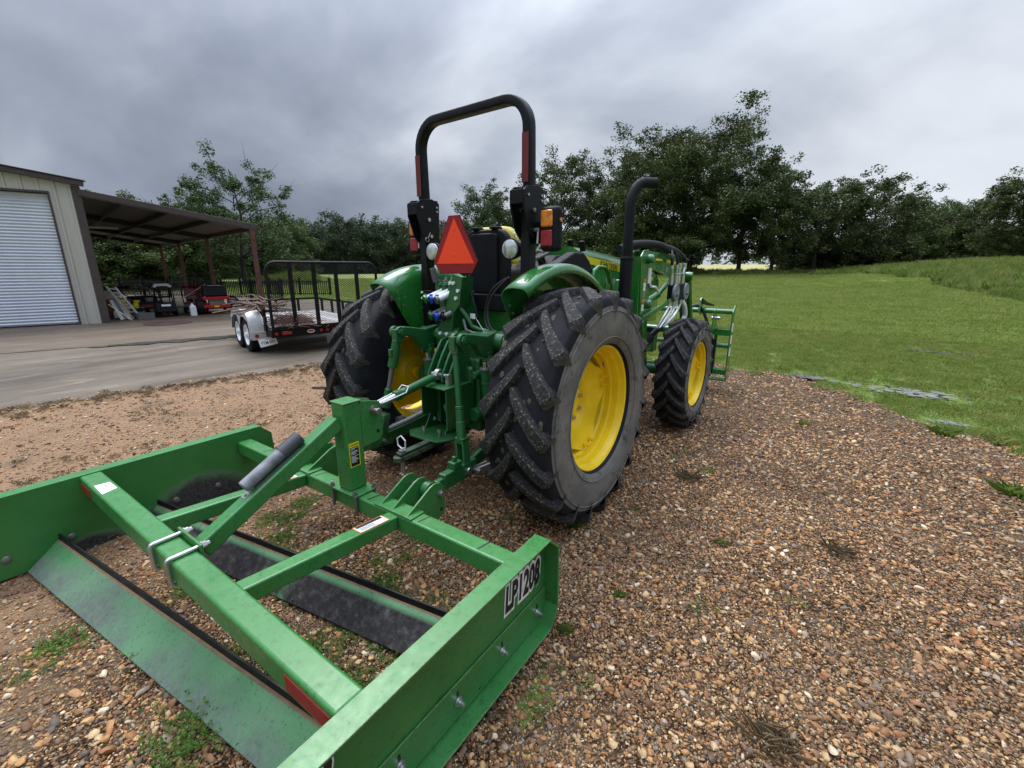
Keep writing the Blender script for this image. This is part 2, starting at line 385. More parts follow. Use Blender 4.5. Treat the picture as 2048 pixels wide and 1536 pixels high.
def gravel_mat():
    t = NT('gravel_ground'); c = t.co()
    pal = [(0.0, (0.078, 0.038, 0.014)), (0.2, (0.17, 0.084, 0.030)), (0.4, (0.29, 0.155, 0.062)), (0.58, (0.13, 0.078, 0.042)), (0.72, (0.41, 0.255, 0.118)), (0.86, (0.18, 0.14, 0.105)), (1.0, (0.57, 0.42, 0.24))]
    def layer(sc):
        v = t.n('ShaderNodeTexVoronoi', feature='F1'); v.inputs['Scale'].default_value = sc; t.l(c, v.inputs['Vector'])
        s_ = t.n('ShaderNodeSeparateColor'); t.l(v.outputs['Color'], s_.inputs[0])
        return t.ramp(s_.outputs[0], pal, 'LINEAR'), v.outputs['Distance'], s_.outputs[1]
    c1, d1, r1 = layer(95); c2, d2, r2 = layer(48)
    big = t.math('GREATER_THAN', r2, 0.66)
    col = t.mix(big, c1, c2)
    gap = t.mix(big, t.ramp(d1, [(0.25, 1.0), (0.62, 0.10)]), t.ramp(d2, [(0.25, 1.0), (0.6, 0.10)]))
    col = t.mix(1.0, col, gap, 'MULTIPLY')
    dirt = t.ramp(t.noise(0.9, 6, 0.65), [(0.42, 0.0), (0.66, 1.0)])
    sand = t.mix(t.noise(60, 3), (0.21, 0.119, 0.063), (0.42, 0.262, 0.150))
    s_ = t.n('ShaderNodeSeparateXYZ'); t.l(c, s_.inputs[0])
    left = t.ramp(t.math('ADD', t.math('MULTIPLY', s_.outputs[0], -0.35), t.math('MULTIPLY', t.noise(1.3, 5), 1.2)), [(0.6, 0.0), (1.5, 0.85)])
    col = t.mix(left, col, sand)
    duff = t.ramp(t.noise(2.6, 7, 0.7), [(0.52, 0.0), (0.66, 0.7)])
    col = t.mix(duff, col, t.mix(t.noise(80, 3), (0.075, 0.055, 0.035), (0.16, 0.12, 0.07)))
    h = t.math('ADD', t.math('MULTIPLY', t.ramp(d1, [(0.2, 1.0), (0.8, 0.0)]), 0.5), t.math('MULTIPLY', t.math('MULTIPLY', big, t.ramp(d2, [(0.2, 1.0), (0.75, 0.0)])), 0.9))
    t.set(col=col, rough=0.65, spec=0.14); t.bump(h, 0.9, 0.012); return t.m
def grass_mat():
    t = NT('grass_ground'); c = t.co()
    s_ = t.n('ShaderNodeMapping'); t.l(c, s_.inputs[0]); s_.inputs['Scale'].default_value = (1, 1, 1)
    f = t.noise(0.22, 7, 0.65); g = t.noise(2.2, 6, 0.7); k = t.noise(28, 4, 0.7)
    a = t.mix(t.ramp(f, [(0.35, 0.0), (0.65, 1.0)]), (0.140, 0.232, 0.036), (0.235, 0.318, 0.062))
    a = t.mix(t.ramp(g, [(0.5, 0.0), (0.72, 0.65)]), a, (0.28, 0.27, 0.09))
    a = t.mix(t.ramp(k, [(0.35, 0.6), (0.6, 0.0)]), a, (0.045, 0.085, 0.015))
    # the hay field beyond the trees is yellower, the bare patches on the left rise browner
    p = t.n('ShaderNodeSeparateXYZ'); t.l(c, p.inputs[0])
    far = t.math('ADD', t.math('MULTIPLY', p.outputs[1], 0.01), t.math('MULTIPLY', t.noise(0.02, 3), 0.1))
    a = t.mix(t.ramp(far, [(0.60, 0.0), (0.72, 1.0)]), a, (0.36, 0.335, 0.13))
    br = t.math('MULTIPLY', t.ramp(t.noise(0.35, 6, 0.62), [(0.5, 0.0), (0.62, 0.8)]), t.ramp(t.math('MULTIPLY', p.outputs[0], -0.01), [(0.2, 0.0), (0.25, 1.0)]))
    a = t.mix(br, a, (0.26, 0.195, 0.12))
    t.set(col=a, rough=0.8, spec=0.2); t.bump(t.noise(45, 5, 0.75), 0.9, 0.05); return t.m
GRAVEL = gravel_mat(); GRASS = grass_mat()
go = grid('gravel_ground', np.linspace(-6.4, 8.5, 420), np.linspace(-5.5, 6.4, 340), zgravel, GRAVEL); tag(go, kind='structure')
# grass field: a polar sheet round the viewpoint, out to the horizon
rr = np.concatenate([np.linspace(0.3, 3, 8), np.linspace(3.3, 14, 100), 14.2 * np.power(1.028, np.arange(1, 166))]); rr = rr[rr < 1500]
aa = np.radians(np.linspace(-180, 180, 721))
Rg, Ag = np.meshgrid(rr, aa); Xg = cxm + Rg * np.sin(Ag); Yg = cym + Rg * np.cos(Ag)
def slabmask(x, y):
    """> 0 under the concrete"""
    return np.minimum(np.minimum(-4.98 + 0.20 * y - x, 9.6 - y + 0.0 * x), np.minimum(x + 37, y + 12))
Zg = zgrass(Xg, Yg) - 0.35 * sst(slabmask(Xg, Yg) / 0.4)
me = bpy.data.meshes.new('grass_field'); n_, m_ = Xg.shape; I = np.arange(n_ * m_).reshape(n_, m_)
F = np.stack([I[:-1, :-1], I[:-1, 1:], I[1:, 1:], I[1:, :-1]], -1).reshape(-1, 4)
me.from_pydata(np.stack([Xg, Yg, Zg], -1).reshape(-1, 3).tolist(), [], F[:, ::-1].tolist()); me.polygons.foreach_set('use_smooth', [True] * len(F)); me.materials.append(GRASS)
tag(obj('grass_field', me), kind='structure')
# ---------------------------------------------------------------- concrete
def conc_mat(name, a, b, c3, wet=0.5):
    t = NT(name); c = t.co(); mp = t.n('ShaderNodeMapping'); t.l(c, mp.inputs[0]); mp.inputs['Rotation'].default_value = (0, 0, radians(14)); mp.inputs['Scale'].default_value = (1.6, 0.42, 1)
    f = t.noise(0.55, 8, 0.68, vec=mp.outputs[0], dist=0.6)
    col = t.ramp(f, [(0.32, a), (0.5, b), (0.68, c3)])
    st = t.ramp(t.noise(1.5, 9, 0.72, vec=mp.outputs[0], dist=1.0), [(0.55, 0.0), (0.62, 0.6)])
    col = t.mix(st, col, tuple(x * 1.75 for x in c3))
    dk = t.ramp(t.noise(0.8, 7, 0.7, vec=mp.outputs[0], dist=1.6), [(0.54, 0.0), (0.66, 0.7)])
    col = t.mix(dk, col, tuple(x * 0.42 for x in a))
    col = t.mix(0.35, col, t.ramp(t.noise(160, 3, 0.8), [(0.3, tuple(x * 0.4 for x in b)), (0.7, tuple(x * 1.6 for x in b))]))
    t.set(col=col, rough=t.ramp(t.noise(0.5, 6, 0.6, vec=mp.outputs[0], dist=.8), [(0.4, 0.22 + 0.3 * (1 - wet)), (0.62, 0.72)]), spec=0.34)
    t.bump(t.noise(130, 4), 0.18, 0.003); return t.m
CONC = conc_mat('concrete_drive', (0.068, 0.050, 0.034), (0.122, 0.093, 0.064), (0.172, 0.138, 0.100), 0.75)
CONA = conc_mat('concrete_apron', (0.068, 0.046, 0.029), (0.108, 0.077, 0.050), (0.145, 0.108, 0.075), 0.25)
def slab(name, poly, z, th, mat):
    m = MB(); m.prism(poly, 'z', z - th, z); o = m.build(name, mat, None, bev=0.008); return tag(o, kind='structure')
edge = [(-4.98 + 0.20 * y + 0.05 * sin(y * 3.1) + 0.03 * sin(y * 9.7 + 1), y) for y in np.linspace(9.4, -11, 120)]
jt = [(-10.50 + 0.26 * s_, -1.72 + 0.966 * s_) for s_ in (-9.6, 11.6)]
slab('concrete_driveway', edge + [(jt[0][0] + 0.01, jt[0][1]), (jt[1][0] + 0.01, jt[1][1])], 0.035, 0.2, CONC)
slab('concrete_apron', [(jt[1][0] - 0.02, jt[1][1]), (jt[0][0] - 0.02, jt[0][1]), (-36.5, -11.5), (-36.5, 9.3)], 0.045, 0.2, CONA)
WATER = NT('puddle_water').set(col=(0.10, 0.095, 0.08), rough=0.06, spec=1.0); WATER.b.inputs['IOR'].default_value = 2.4; WATER = WATER.m
def blobpoly(cx, cy, a, b, rot, n=44, seed=1, jag=0.25):
    r_ = random.Random(seed); ph_ = [r_.uniform(0, 6.28) for _ in range(5)]; out = []
    for i in range(n):
        t = 2 * pi * i / n; k = 1 + jag * (0.5 * sin(2 * t + ph_[0]) + 0.5 * sin(3 * t + ph_[1]) + 0.35 * sin(5 * t + ph_[2]) + 0.3 * sin(9 * t + ph_[3]))
        u, v = a * k * cos(t), b * k * sin(t); out.append((cx + u * cos(rot) - v * sin(rot), cy + u * sin(rot) + v * cos(rot)))
    return out
def puddle(cx, cy, a, b, rot, z, seed, n=75):
    """a shallow pool broken into many small connected patches"""
    r_ = random.Random(seed); m = MB()
    for q in range(n):
        u, v = r_.gauss(0, .42) * a, r_.gauss(0, .42) * b; k = max(.25, 1 - hypot(u / a, v / b) * .8)
        x, y = cx + u * cos(rot) - v * sin(rot), cy + u * sin(rot) + v * cos(rot)
        m.add([(px, py, z + q * .00012) for px, py in blobpoly(x, y, a * r_.uniform(.04, .15) * k, b * r_.uniform(.07, .20) * k, rot + r_.gauss(0, .3), n=22, seed=seed * 50 + q, jag=.45)], [tuple(range(22))])
    tag(m.build('puddle', WATER), kind='structure')
puddle(2.95, 5.20, 0.85, 0.42, 0.0, 0.008, 3)
puddle(1.85, 5.42, 0.62, 0.26, -0.2, 0.004, 4)
puddle(3.75, 9.15, 0.8, 0.28, -0.4, 0.032, 5)
puddle(3.22, 3.88, 0.35, 0.18, -0.9, -0.006, 6)
m = MB(); up, dn = [], []
for i in range(40):
    s_ = 1.2 + 5.2 * i / 39; wd = 0.20 * sin(pi * min(1, i / 39 * 1.02)) ** 0.5 * (1 + 0.35 * sin(i * 1.3) + 0.2 * sin(i * 3.1)); x0, y0 = -10.5 + 0.26 * s_, -1.72 + 0.966 * s_
    up.append((x0 + 0.04 - wd * 0.6, y0, 0.0505)); dn.append((x0 + 0.12 + wd * 1.5, y0, 0.0505))
m.add(up + dn[::-1], [tuple(range(80))]); tag(m.build('puddle', WATER), kind='structure')
# ---------------------------------------------------------------- building frame of reference
th = radians(16.2); DA = Vector((sin(th), cos(th), 0)); NB = Vector((cos(th), -sin(th), 0)); A0 = Vector((-15.25, 0.7, 0.045))
KD = (DA * (-2.64) - NB * 16.0) / 16.2             # direction of the carport's depth
def F3(al, dep, z): return A0 + DA * al - NB * dep + Vector((0, 0, z))
def K3(al, dep, z): return A0 + DA * al + KD * dep + Vector((0, 0, z))
WALLM = NT('ribbed_wall_panel')
_t = WALLM; _s = _t.n('ShaderNodeMapping'); _t.l(_t.co(), _s.inputs[0]); _s.inputs['Scale'].default_value = (1, 1, 0.12)
_t.set(col=_t.mix(_t.ramp(_t.noise(3.5, 7, 0.65, vec=_s.outputs[0]), [(0.45, 0.0), (0.75, 0.6)]), (0.50, 0.475, 0.41), (0.36, 0.33, 0.27)), rough=0.45); WALLM = _t.m
DOORM = simple('white_door_steel', (0.62, 0.655, 0.72), 0.42, var=0.05, scale=2)
DARKIN = simple('dark_interior', (0.02, 0.02, 0.02), 0.9)
bl = thing('metal_building', 'beige ribbed metal building with brown trim and white roll-up door', 'building', A0)
def rel(o, root): o.parent = root; o.matrix_parent_inverse = Matrix.Translation(root.location).inverted(); return o
def wallz(al): return 3.80 - 0.145 * al
PW = 0.305
for i in range(24):                                # ribbed panels, one every 30 cm
    a1 = 0.0 - PW * i; a0 = a1 - PW + 0.002; m = MB()
    zb = 0.0 if (a1 > -0.50 + 0.01 or a0 < -5.0) else 3.50
    if a0 < -0.52 < a1: zb = 0.0; a0 = -0.50
    zt = wallz((a0 + a1) / 2)
    prof = [(a0, 0.0), (a0 + 0.0, 0.012)] if False else None
    pts = [(a0, 0.0), (a1 - 0.075, 0.0), (a1 - 0.055, 0.030), (a1 - 0.025, 0.030), (a1 - 0.002, 0.0)]
    vs = []
    for al, off in pts: vs += [F3(al, -off, zb), F3(al, -off, wallz(al) if zb == 0 else wallz(al))]
    for al, off in pts: vs += [F3(al, 0.05, zb), F3(al, 0.05, wallz(al))]
    n = len(pts); fs = [(2 * k, 2 * k + 2, 2 * k + 3, 2 * k + 1) for k in range(n - 1)] + [(2 * n, 2 * n + 1, 4 * n - 1, 4 * n - 2), (0, 1, 2 * n + 1, 2 * n), (2 * n - 2, 4 * n - 2, 4 * n - 1, 2 * n - 1)]
    m.add(vs, fs); rel(m.build('wall_panel', WALLM, None, sharp=20), bl)
    if zb == 0.0 and a0 == -0.50:                  # the piece of wall over the door jamb
        m = MB(); m.add([F3(-0.612, 0, 3.5), F3(-0.50, 0, 3.5), F3(-0.50, 0, wallz(-0.5)), F3(-0.612, 0, wallz(-.612)), F3(-0.612, .05, 3.5), F3(-0.50, .05, 3.5), F3(-0.50, .05, wallz(-0.5)), F3(-0.612, .05, wallz(-.612))], [(0, 1, 2, 3), (4, 7, 6, 5), (0, 4, 5, 1), (3, 2, 6, 7)]); rel(m.build('wall_panel', WALLM), bl)
def fbox(mb, al0, al1, d0, d1, z0, z1): 
    c = F3((al0 + al1) / 2, (d0 + d1) / 2, (z0 + z1) / 2); M = Matrix((DA, -NB, Vector((0, 0, 1)))).transposed()
    return mb.box(c, (al1 - al0, d1 - d0, z1 - z0), M)
m = MB(); fbox(m, 0.0, 0.17, -0.035, 0.08, 0, 3.72); rel(m.build('corner_trim', BROWN, bev=0.004), bl)
m = MB(); fbox(m, -0.50, -0.455, -0.03, 0.14, 0, 3.50); rel(m.build('door_trim', BROWN), bl)
m = MB(); fbox(m, -5.1, -0.455, -0.035, 0.14, 3.50, 3.55); rel(m.build('door_trim', BROWN), bl)
m = MB(); m.beam(F3(-7.4, -0.06, wallz(-7.4) + 0.03), F3(0.27, -0.06, wallz(0.27) + 0.03), 0.16, 0.13); rel(m.build('eave_trim', BROWN, bev=0.01), bl)
m = MB(); m.beam(F3(-7.4, -0.05, wallz(-7.4) + 0.115), F3(0.32, -0.05, wallz(0.32) + 0.115), 0.24, 0.02); rel(m.build('roof_edge', BROWN), bl)
m = MB(); m.add([F3(-7.4, 0.0, wallz(-7.4) + .10), F3(0.25, 0.0, wallz(.25) + .10), K3(0.25, 16, wallz(.25) + .10), K3(-7.4, 16, wallz(-7.4) + .10)] , [(0, 1, 2, 3)]); rel(m.build('roof', BROWN), bl)
m = MB(); m.add([K3(0.0, 0.06, 0), K3(0.0, 16, 0), K3(0.0, 16, 3.75), K3(0.0, 0.06, 3.75)], [(0, 1, 2, 3)]); rel(m.build('side_wall', WALLM), bl)
door = MB(); fbox(door, -5.0, -0.5, 0.13, 0.15, 0.0, 3.5); door = rel(door.build('roll_up_door', DARKIN), bl)
NS = 42; hs = 3.46 / NS; sm = None
for i in range(NS):
    if sm is None:
        m = MB(); prof = [(0.012 * sin(pi * k / 6) ** 0.8 if 0 < k < 6 else 0.0, hs * k / 6) for k in range(7)]; prof = [(0.0, 0.0)] + [(0.022 * sin(pi * k / 7), 0.012 + (hs - 0.012) * k / 7) for k in range(8)]
        vs = []
        for off, z in prof: vs += [DA * -4.49 + NB * (off) + Vector((0, 0, z)), NB * off + Vector((0, 0, z))]
        m.add(vs, [(2 * k, 2 * k + 1, 2 * k + 3, 2 * k + 2) for k in range(len(prof) - 1)]); sm = m.mesh('slat', 60); sm.materials.append(DOORM)
    s_ = obj('slat', sm, door); s_.location = F3(-0.505, 0.115, 0.03 + hs * i)
m = MB(); fbox(m, -5.0, -0.5, 0.09, 0.13, 0.0, 0.028); m.build('bottom_bar', BLK, door)
# ---------------------------------------------------------------- carport
cpt = thing('carport', 'open lean-to carport with brown steel posts beside the beige building', 'carport', F3(4.22, 0, -0.045))
def rz_(al): return 3.60 - 0.1655 * al
CPL = 4.30; DKST = simple('dark_steel', (.018, .014, .014), .6)
for i in range(14):                                # roof sheets
    d0 = -0.05 + i * 1.15; d1 = d0 + 1.14; m = MB()
    vs = [K3(a, d, rz_(a) + 0.0 + hh) for a in (0.18, CPL) for d in (d0, d1) for hh in (0, 0.03)]
    m.add(vs, [(0, 2, 6, 4), (1, 5, 7, 3), (0, 4, 5, 1), (2, 3, 7, 6), (4, 6, 7, 5), (0, 1, 3, 2)]); rel(m.build('roof_panel', simple('roof_underside', (0.12, 0.112, 0.095), 0.7) if i == 0 else bpy.data.materials['roof_underside']), cpt)
for a in (0.96, 1.99, 3.04):
    m = MB(); m.beam(K3(a, 0.0, rz_(a) - 0.075), K3(a, 15.9, rz_(a) - 0.075), 0.06, 0.145); rel(m.build('purlin', DKST), cpt)
for dpt in (5.8, 11.2, 15.95):
    m = MB(); m.beam(K3(0.15, dpt, rz_(0.15) - 0.09), K3(4.22, dpt, rz_(4.22) - 0.09), 0.12, 0.17); rel(m.build('rafter', DKST), cpt)
m = MB(); m.beam(K3(0.12, -0.06, rz_(0.12) + 0.0), K3(4.34, -0.06, rz_(4.34) + 0.0), 0.05, 0.16); rel(m.build('fascia', BROWN, bev=0.006), cpt)
m = MB(); m.beam(K3(0.12, -0.02, rz_(0.12) - 0.06), K3(4.3, -0.02, rz_(4.3) - 0.06), 0.10, 0.09); rel(m.build('front_beam', BROWN), cpt)
m = MB(); m.beam(K3(4.24, -0.08, rz_(4.24) - 0.05), K3(4.24, 16, rz_(4.24) - 0.05), 0.09, 0.16); rel(m.build('side_beam', BROWN), cpt)
m = MB(); m.beam(K3(4.36, -0.1, rz_(4.36) + .03), K3(4.36, 16, rz_(4.36) + .03), 0.04, 0.12); rel(m.build('gutter', BROWN), cpt)
for dpt in (0.0, 5.8, 11.2, 15.95):
    m = MB(); p = K3(4.18, dpt, 0); m.box(p + Vector((0, 0, 1.42)), (0.15, 0.15, 2.84), Matrix((DA, -NB, Vector((0, 0, 1)))).transposed()); m.box(p + Vector((0, 0, 0.008)), (0.26, 0.26, 0.014), Matrix((DA, -NB, Vector((0, 0, 1)))).transposed())
    rel(m.build('post', RUSTR, bev=0.01), cpt)
m = MB(); c_ = K3(1.2, 9.0, rz_(1.2) - .16); m.beam(c_ - DA * 0.55, c_ + DA * 0.55, 0.28, 0.07); rel(m.build('shop_light', WHTP), cpt)
# ---------------------------------------------------------------- iron fence behind the carport
def fence(p0, p1, label, hgt=0.98, z0=None):
    p0, p1 = Vector((*p0, 0)), Vector((*p1, 0)); L = (p1 - p0).length; d = (p1 - p0) / L
    zt = lambda p: float(terrain(p.x, p.y)) if z0 is None else z0
    t = thing('iron_fence', label, 'fence', (p0.x, p0.y, 0)); t['_L'] = L; del t['_L']
    n = int(L / 2.4) + 1; inv = Matrix.Translation(t.location).inverted()
    def P(mb, nm): o = mb.build(nm, BLK); o.parent = t; o.matrix_parent_inverse = inv; return o
    for i in range(n + 1):
        p = p0 + d * (L * i / n); m = MB(); m.box((p.x, p.y, zt(p) + (hgt + .05) / 2), (0.11, 0.11, hgt + .09)); m.box((p.x, p.y, zt(p) + hgt + .11), (0.13, 0.13, 0.03)); P(m, 'fence_post')
    for zz in (0.12, hgt - 0.13):
        m = MB(); m.beam(p0 + Vector((0, 0, zt(p0) + zz)), p1 + Vector((0, 0, zt(p1) + zz)), 0.03, 0.04); P(m, 'rail')
    np_ = int(L / 0.125); pm = None
    m0 = MB(); m0.box((0, 0, hgt / 2), (0.034, 0.034, hgt - 0.04)); m0.frame([(0, 0, hgt - .02), (0, 0, hgt + .05)], [0.02, 0.003], 4); pm = m0.mesh('picket'); pm.materials.append(BLK)
    for i in range(np_):
        p = p0 + d * (L * (i + .5) / np_); o = obj('picket', pm, t); o.location = (p.x - p0.x, p.y - p0.y, zt(p)); o.rotation_euler = (0, 0, atan2(d.y, d.x))
    return t
fence((-21.8, 9.2), (-33.6, 5.2), 'black iron picket fence running behind the carport')
fence((-22.8, 12.6), (-27.6, 9.6), 'short black iron fence panel on the slope behind the carport', 0.95)
# ---------------------------------------------------------------- tractor
T = thing('tractor', 'green utility tractor with yellow wheels, black roll bar and orange slow vehicle triangle', 'tractor', (0, 0, 0))
def tyre_mesh(R, W, rr):
    h = W / 2; prof = [(rr, h * .80), (rr + .012, h * .90), (rr + .05, h * .985), (rr + (R - rr) * .42, h * 1.0), (R - .105, h * .97), (R - .065, h * .915), (R - .05, h * .86), (R - .046, h * .5), (R - .043, 0)]
    full = prof + [(r, -x) for r, x in prof[-2::-1]]
    m = MB(); m.lathe(full, axis='x', n=72); me = m.mesh('tyre', 60); return me
def lug_mesh(R, W, side, N, sc=1.0, nose=.034, wide=.062, hgt=.045):
    sidea = []
    h = W / 2; X = [-0.02, 0.08, 0.25, 0.45, 0.65, 0.82, 0.92, 0.99, 1.03]
    L = .30 * sc * (R / .75)
    cen = [(x * h, L * (max(x, 0) ** 0.86) - (.02 if x < 0 else 0)) for x in X]; vs = []; top = []
    for i, (x, a) in enumerate(cen):
        p, q = cen[max(0, i - 1)], cen[min(len(cen) - 1, i + 1)]; tx, ta = q[0] - p[0], q[1] - p[1]; l_ = hypot(tx, ta); nx, na = -ta / l_, tx / l_
        u = max(0.0, X[i]); wd = (nose + (wide - nose) * u ** 1.6) * (0.62 if i == 0 else 1.0); rt = R - .030 * u * u; rb = rt - hgt - .012
        if i >= len(cen) - 2: rt -= .016 * (i - len(cen) + 3); rb = R - .125 - .02 * (i - len(cen) + 2)
        for (o_, r_, tp) in ((-wd * .5 - .013, rb, 0), (-wd * .5, rt - .006, .6), (-wd * .5 + .006, rt, 1), (wd * .5 - .006, rt, 1), (wd * .5, rt - .006, .6), (wd * .5 + .013, rb, 0)):
            xx = min(max(x + nx * o_, -.03), h * 1.03) if r_ < rt - .01 or True else x; aa_ = a + na * o_; f = aa_ / R
            vs.append((side * xx, r_ * cos(f), r_ * sin(f))); top.append(tp if i < len(cen) - 1 else 0); sidea.append(1.0 if i >= len(cen) - 1 else (.55 if i == len(cen) - 2 else 0.0))
    n = 6; fs = []
    for i in range(len(cen) - 1):
        for k in range(n - 1): fs.append((i * n + k, i * n + k + 1, (i + 1) * n + k + 1, (i + 1) * n + k))
    fs += [tuple(range(n))[::-1], tuple((len(cen) - 1) * n + k for k in range(n))]
    m = MB(); m.add(vs, fs); me = m.mesh('lug', 42); at = me.attributes.new('top', 'FLOAT', 'POINT'); at.data.foreach_set('value', top); a2 = me.attributes.new('side', 'FLOAT', 'POINT'); a2.data.foreach_set('value', sidea); me.materials.append(LUG); return me
def rim_meshes(rr, W, off, depth, front=False):
    """outer side towards +x; off = x of outer flange"""
    h = off; m = MB()
    b = rr - .035
    prof = [(rr - .006, h - .012), (rr + .004, h), (rr - .004, h + .003), (rr - .014, h - .004), (rr - .02, h - .03), (b, h - .045), (b - .003, h - .085), (b - .018, h - .095), (b - .018, h - .13), (b - .03, h - .145), (b - .032, h - depth - .03), (b - .02, -h * .3), (b - .02, -h * .55), (b, -h * .7), (rr - .02, -h + .03), (rr + .004, -h), (rr - .006, -h + .015)]
    m.lathe(prof, axis='x', n=72); d = MB()
    ri = b - .034; rings = [(0.055, .060), (0.10, .060), (0.125, .056), (0.145, .035), (0.18, .022), (0.24, .012), (0.30, .0)] if not front else [(0.045, .07), (0.09, .07), (0.11, .055), (0.14, .03), (0.17, .012), (0.21, .0)]
    n = 64; vs = []; K = len(rings) + 1
    xb = h - depth
    for (r, dx) in rings:
        for k in range(n): t = 2 * pi * k / n; q = r * (ri / (.335 if not front else .25)); vs.append((xb - dx * 1.0, q * cos(t), q * sin(t)))
    for k in range(n):
        t = 2 * pi * k / n; s_ = 0.5 + 0.5 * cos(4 * t); q = ri * (0.865 + 0.135 * smooth01(s_)); vs.append((xb + .004 + .012 * s_, q * cos(t), q * sin(t)))
    for j in range(2): pass
    fs = []
    for i in range(K - 1):
        for k in range(n): fs.append((i * n + k, i * n + (k + 1) % n, (i + 1) * n + (k + 1) % n, (i + 1) * n + k))
    nb = len(vs); vs += [(v[0] - .012, v[1], v[2]) for v in vs]; fs += [tuple(i + nb for i in f[::-1]) for f in fs]
    fs += [((K - 1) * n + k, (K - 1) * n + (k + 1) % n, nb + (K - 1) * n + (k + 1) % n, nb + (K - 1) * n + k) for k in range(n)]
    fs += [tuple(range(n)), ]
    d.add(vs, fs)
    return m.mesh('rim', 35), d.mesh('disc', 35), xb, ri
def bolt_mesh(r, l, nm='bolt'):
    m = MB(); m.lathe([(0, 0), (r * 1.5, 0), (r * 1.5, .003), (r, .003), (r, l * .6), (r * .93, l * .7), (r * .45, l * .7), (r * .45, l), (0, l)], axis='x', n=6 if l > .02 else 8); return m.mesh(nm, 30)
def wheel(name, loc, side, R, W, rr, N, off, depth, front=False, rot0=0.0):
    mir = Matrix.Scale(side, 4, (1, 0, 0)); rot = Matrix.Rotation(rot0, 4, 'X')
    rim, disc, xb, ri = rim_meshes(rr, W, off, depth, front)
    for q in (rim, disc): q.transform(rot); q.transform(mir); 
    if side < 0:
        for q in (rim, disc): q.flip_normals()
    rim.materials.append(YEL); disc.materials.append(YEL)
    root = obj(name, rim, T); root.location = loc
    obj('wheel_disc', disc, root)
    ty = tyre_mesh(R, W, rr); ty.materials.append(RUB); ty.materials.append(SIDEW)
    ri_ = MB()
    for r0_ in ((rr + .055), (rr + (R - rr) * .62)): ri_.lathe([(r0_ - .004, W * .498), (r0_, W * .498 + .004), (r0_ + .004, W * .498)], axis='x', n=72, M=Matrix.Scale(side, 4, (1, 0, 0)))
    ri_.build('sidewall_rib', SIDEW, root)
    mi = [1 if (abs(p.center.x) > W * .44 and hypot(p.center.y, p.center.z) < R - .095 and p.center.x * side > 0) else 0 for p in ty.polygons]; ty.polygons.foreach_set('material_index', mi); obj('tyre', ty, root)
    for sd in (-1, 1):
        lm = lug_mesh(R, W, sd, N, sc=.95 if not front else .85, nose=.046 if not front else .034, wide=.098 if not front else .064, hgt=.050 if not front else .038)
        for i in range(N):
            o = obj('lug', lm, root); o.rotation_euler = (2 * pi * (i + (0.5 if sd > 0 else 0)) / N, 0, 0)
    hb = bolt_mesh(.013 if not front else .011, .028, 'hub_bolt'); hb.materials.append(STEEL)
    rb = (.112 if not front else .075) * (ri / (.335 if not front else .25))
    for i in range(8 if not front else 6):
        t = 2 * pi * (i + .3) / (8 if not front else 6); o = obj('hub_bolt', hb, root); o.location = (side * (xb - (.060 if not front else .07)), rb * cos(t), rb * sin(t)); o.scale = (side, 1, 1)
    cb_ = bolt_mesh(.011, .034, 'clamp_bolt'); cb_.materials.append(YEL)
    for i in range(4):
        for dt in (-.11, .11):
            t = rot0 + i * pi / 2 + dt; o = obj('clamp_bolt', cb_, root); o.location = (side * (xb + .016), (ri - .022) * cos(t), (ri - .022) * sin(t)); o.scale = (side, 1, 1)
        mm = MB(); t = rot0 + i * pi / 2; mm.box((side * (xb - .02), (ri - .004) * cos(t), (ri - .004) * sin(t)), (.05, .05, .10), Matrix.Rotation(t, 3, 'X')); mm.build('rim_lug', YEL, root, bev=.006)
    m = MB(); m.cyl((side * (xb - .12), 0, 0), (side * (xb - .03), 0, 0), .055 if not front else .06, 20, .048); m.build('hub', YEL if not front else YEL, root)
    if not front:
        m = MB(); t = radians(48); m.cyl((side * (off - .10), (ri - .0) * cos(t), (ri) * sin(t)), (side * (off - .085), (ri - .03) * cos(t), (ri - .03) * sin(t)), .006, 8); m.build('valve', STEELD, root)
    if not front:
        g_ = random.Random(int(loc[0] * 10) + 50); mm = MB()
        for q in range(150):
            f = g_.uniform(0, 2 * pi); xx = g_.uniform(-.17, .19); rq = R - .044 + g_.uniform(-.004, .004); s_ = g_.uniform(.005, .019)
            k0 = len(mm.v); mm.lathe([(0, -.5), (.75, -.35), (1, 0), (.7, .4), (0, .55)], n=6); mm.v[k0:] = [(xx + s_ * v[0] * g_.uniform(.7, 1.3), (rq + s_ * .55 * v[2] * g_.uniform(.8, 1.2)) * cos(f) - s_ * 1.5 * v[1] * sin(f), (rq + s_ * .55 * v[2]) * sin(f) + s_ * 1.5 * v[1] * cos(f)) for v in mm.v[k0:]]
        tag(mm.build('dried_mud', MUD, root, sharp=80), kind='stuff')
    return root
wheel('rear_wheel', (0.80, 0, .735), 1, .752, .44, .405, 19, .175, .15, rot0=.35)
wheel('rear_wheel', (-0.80, 0, .735), -1, .752, .44, .405, 19, .175, .15, rot0=.9)
wheel('front_wheel', (0.885, 2.165, .55), 1, .562, .30, .328, 20, .125, .075, True, .2)
wheel('front_wheel', (-0.885, 2.165, .55), -1, .562, .30, .328, 20, .125, .075, True, .2)
def P(mb, nm, mat, bev=0, par=T, **k): return mb.build(nm, mat, par, bev=bev, **k)
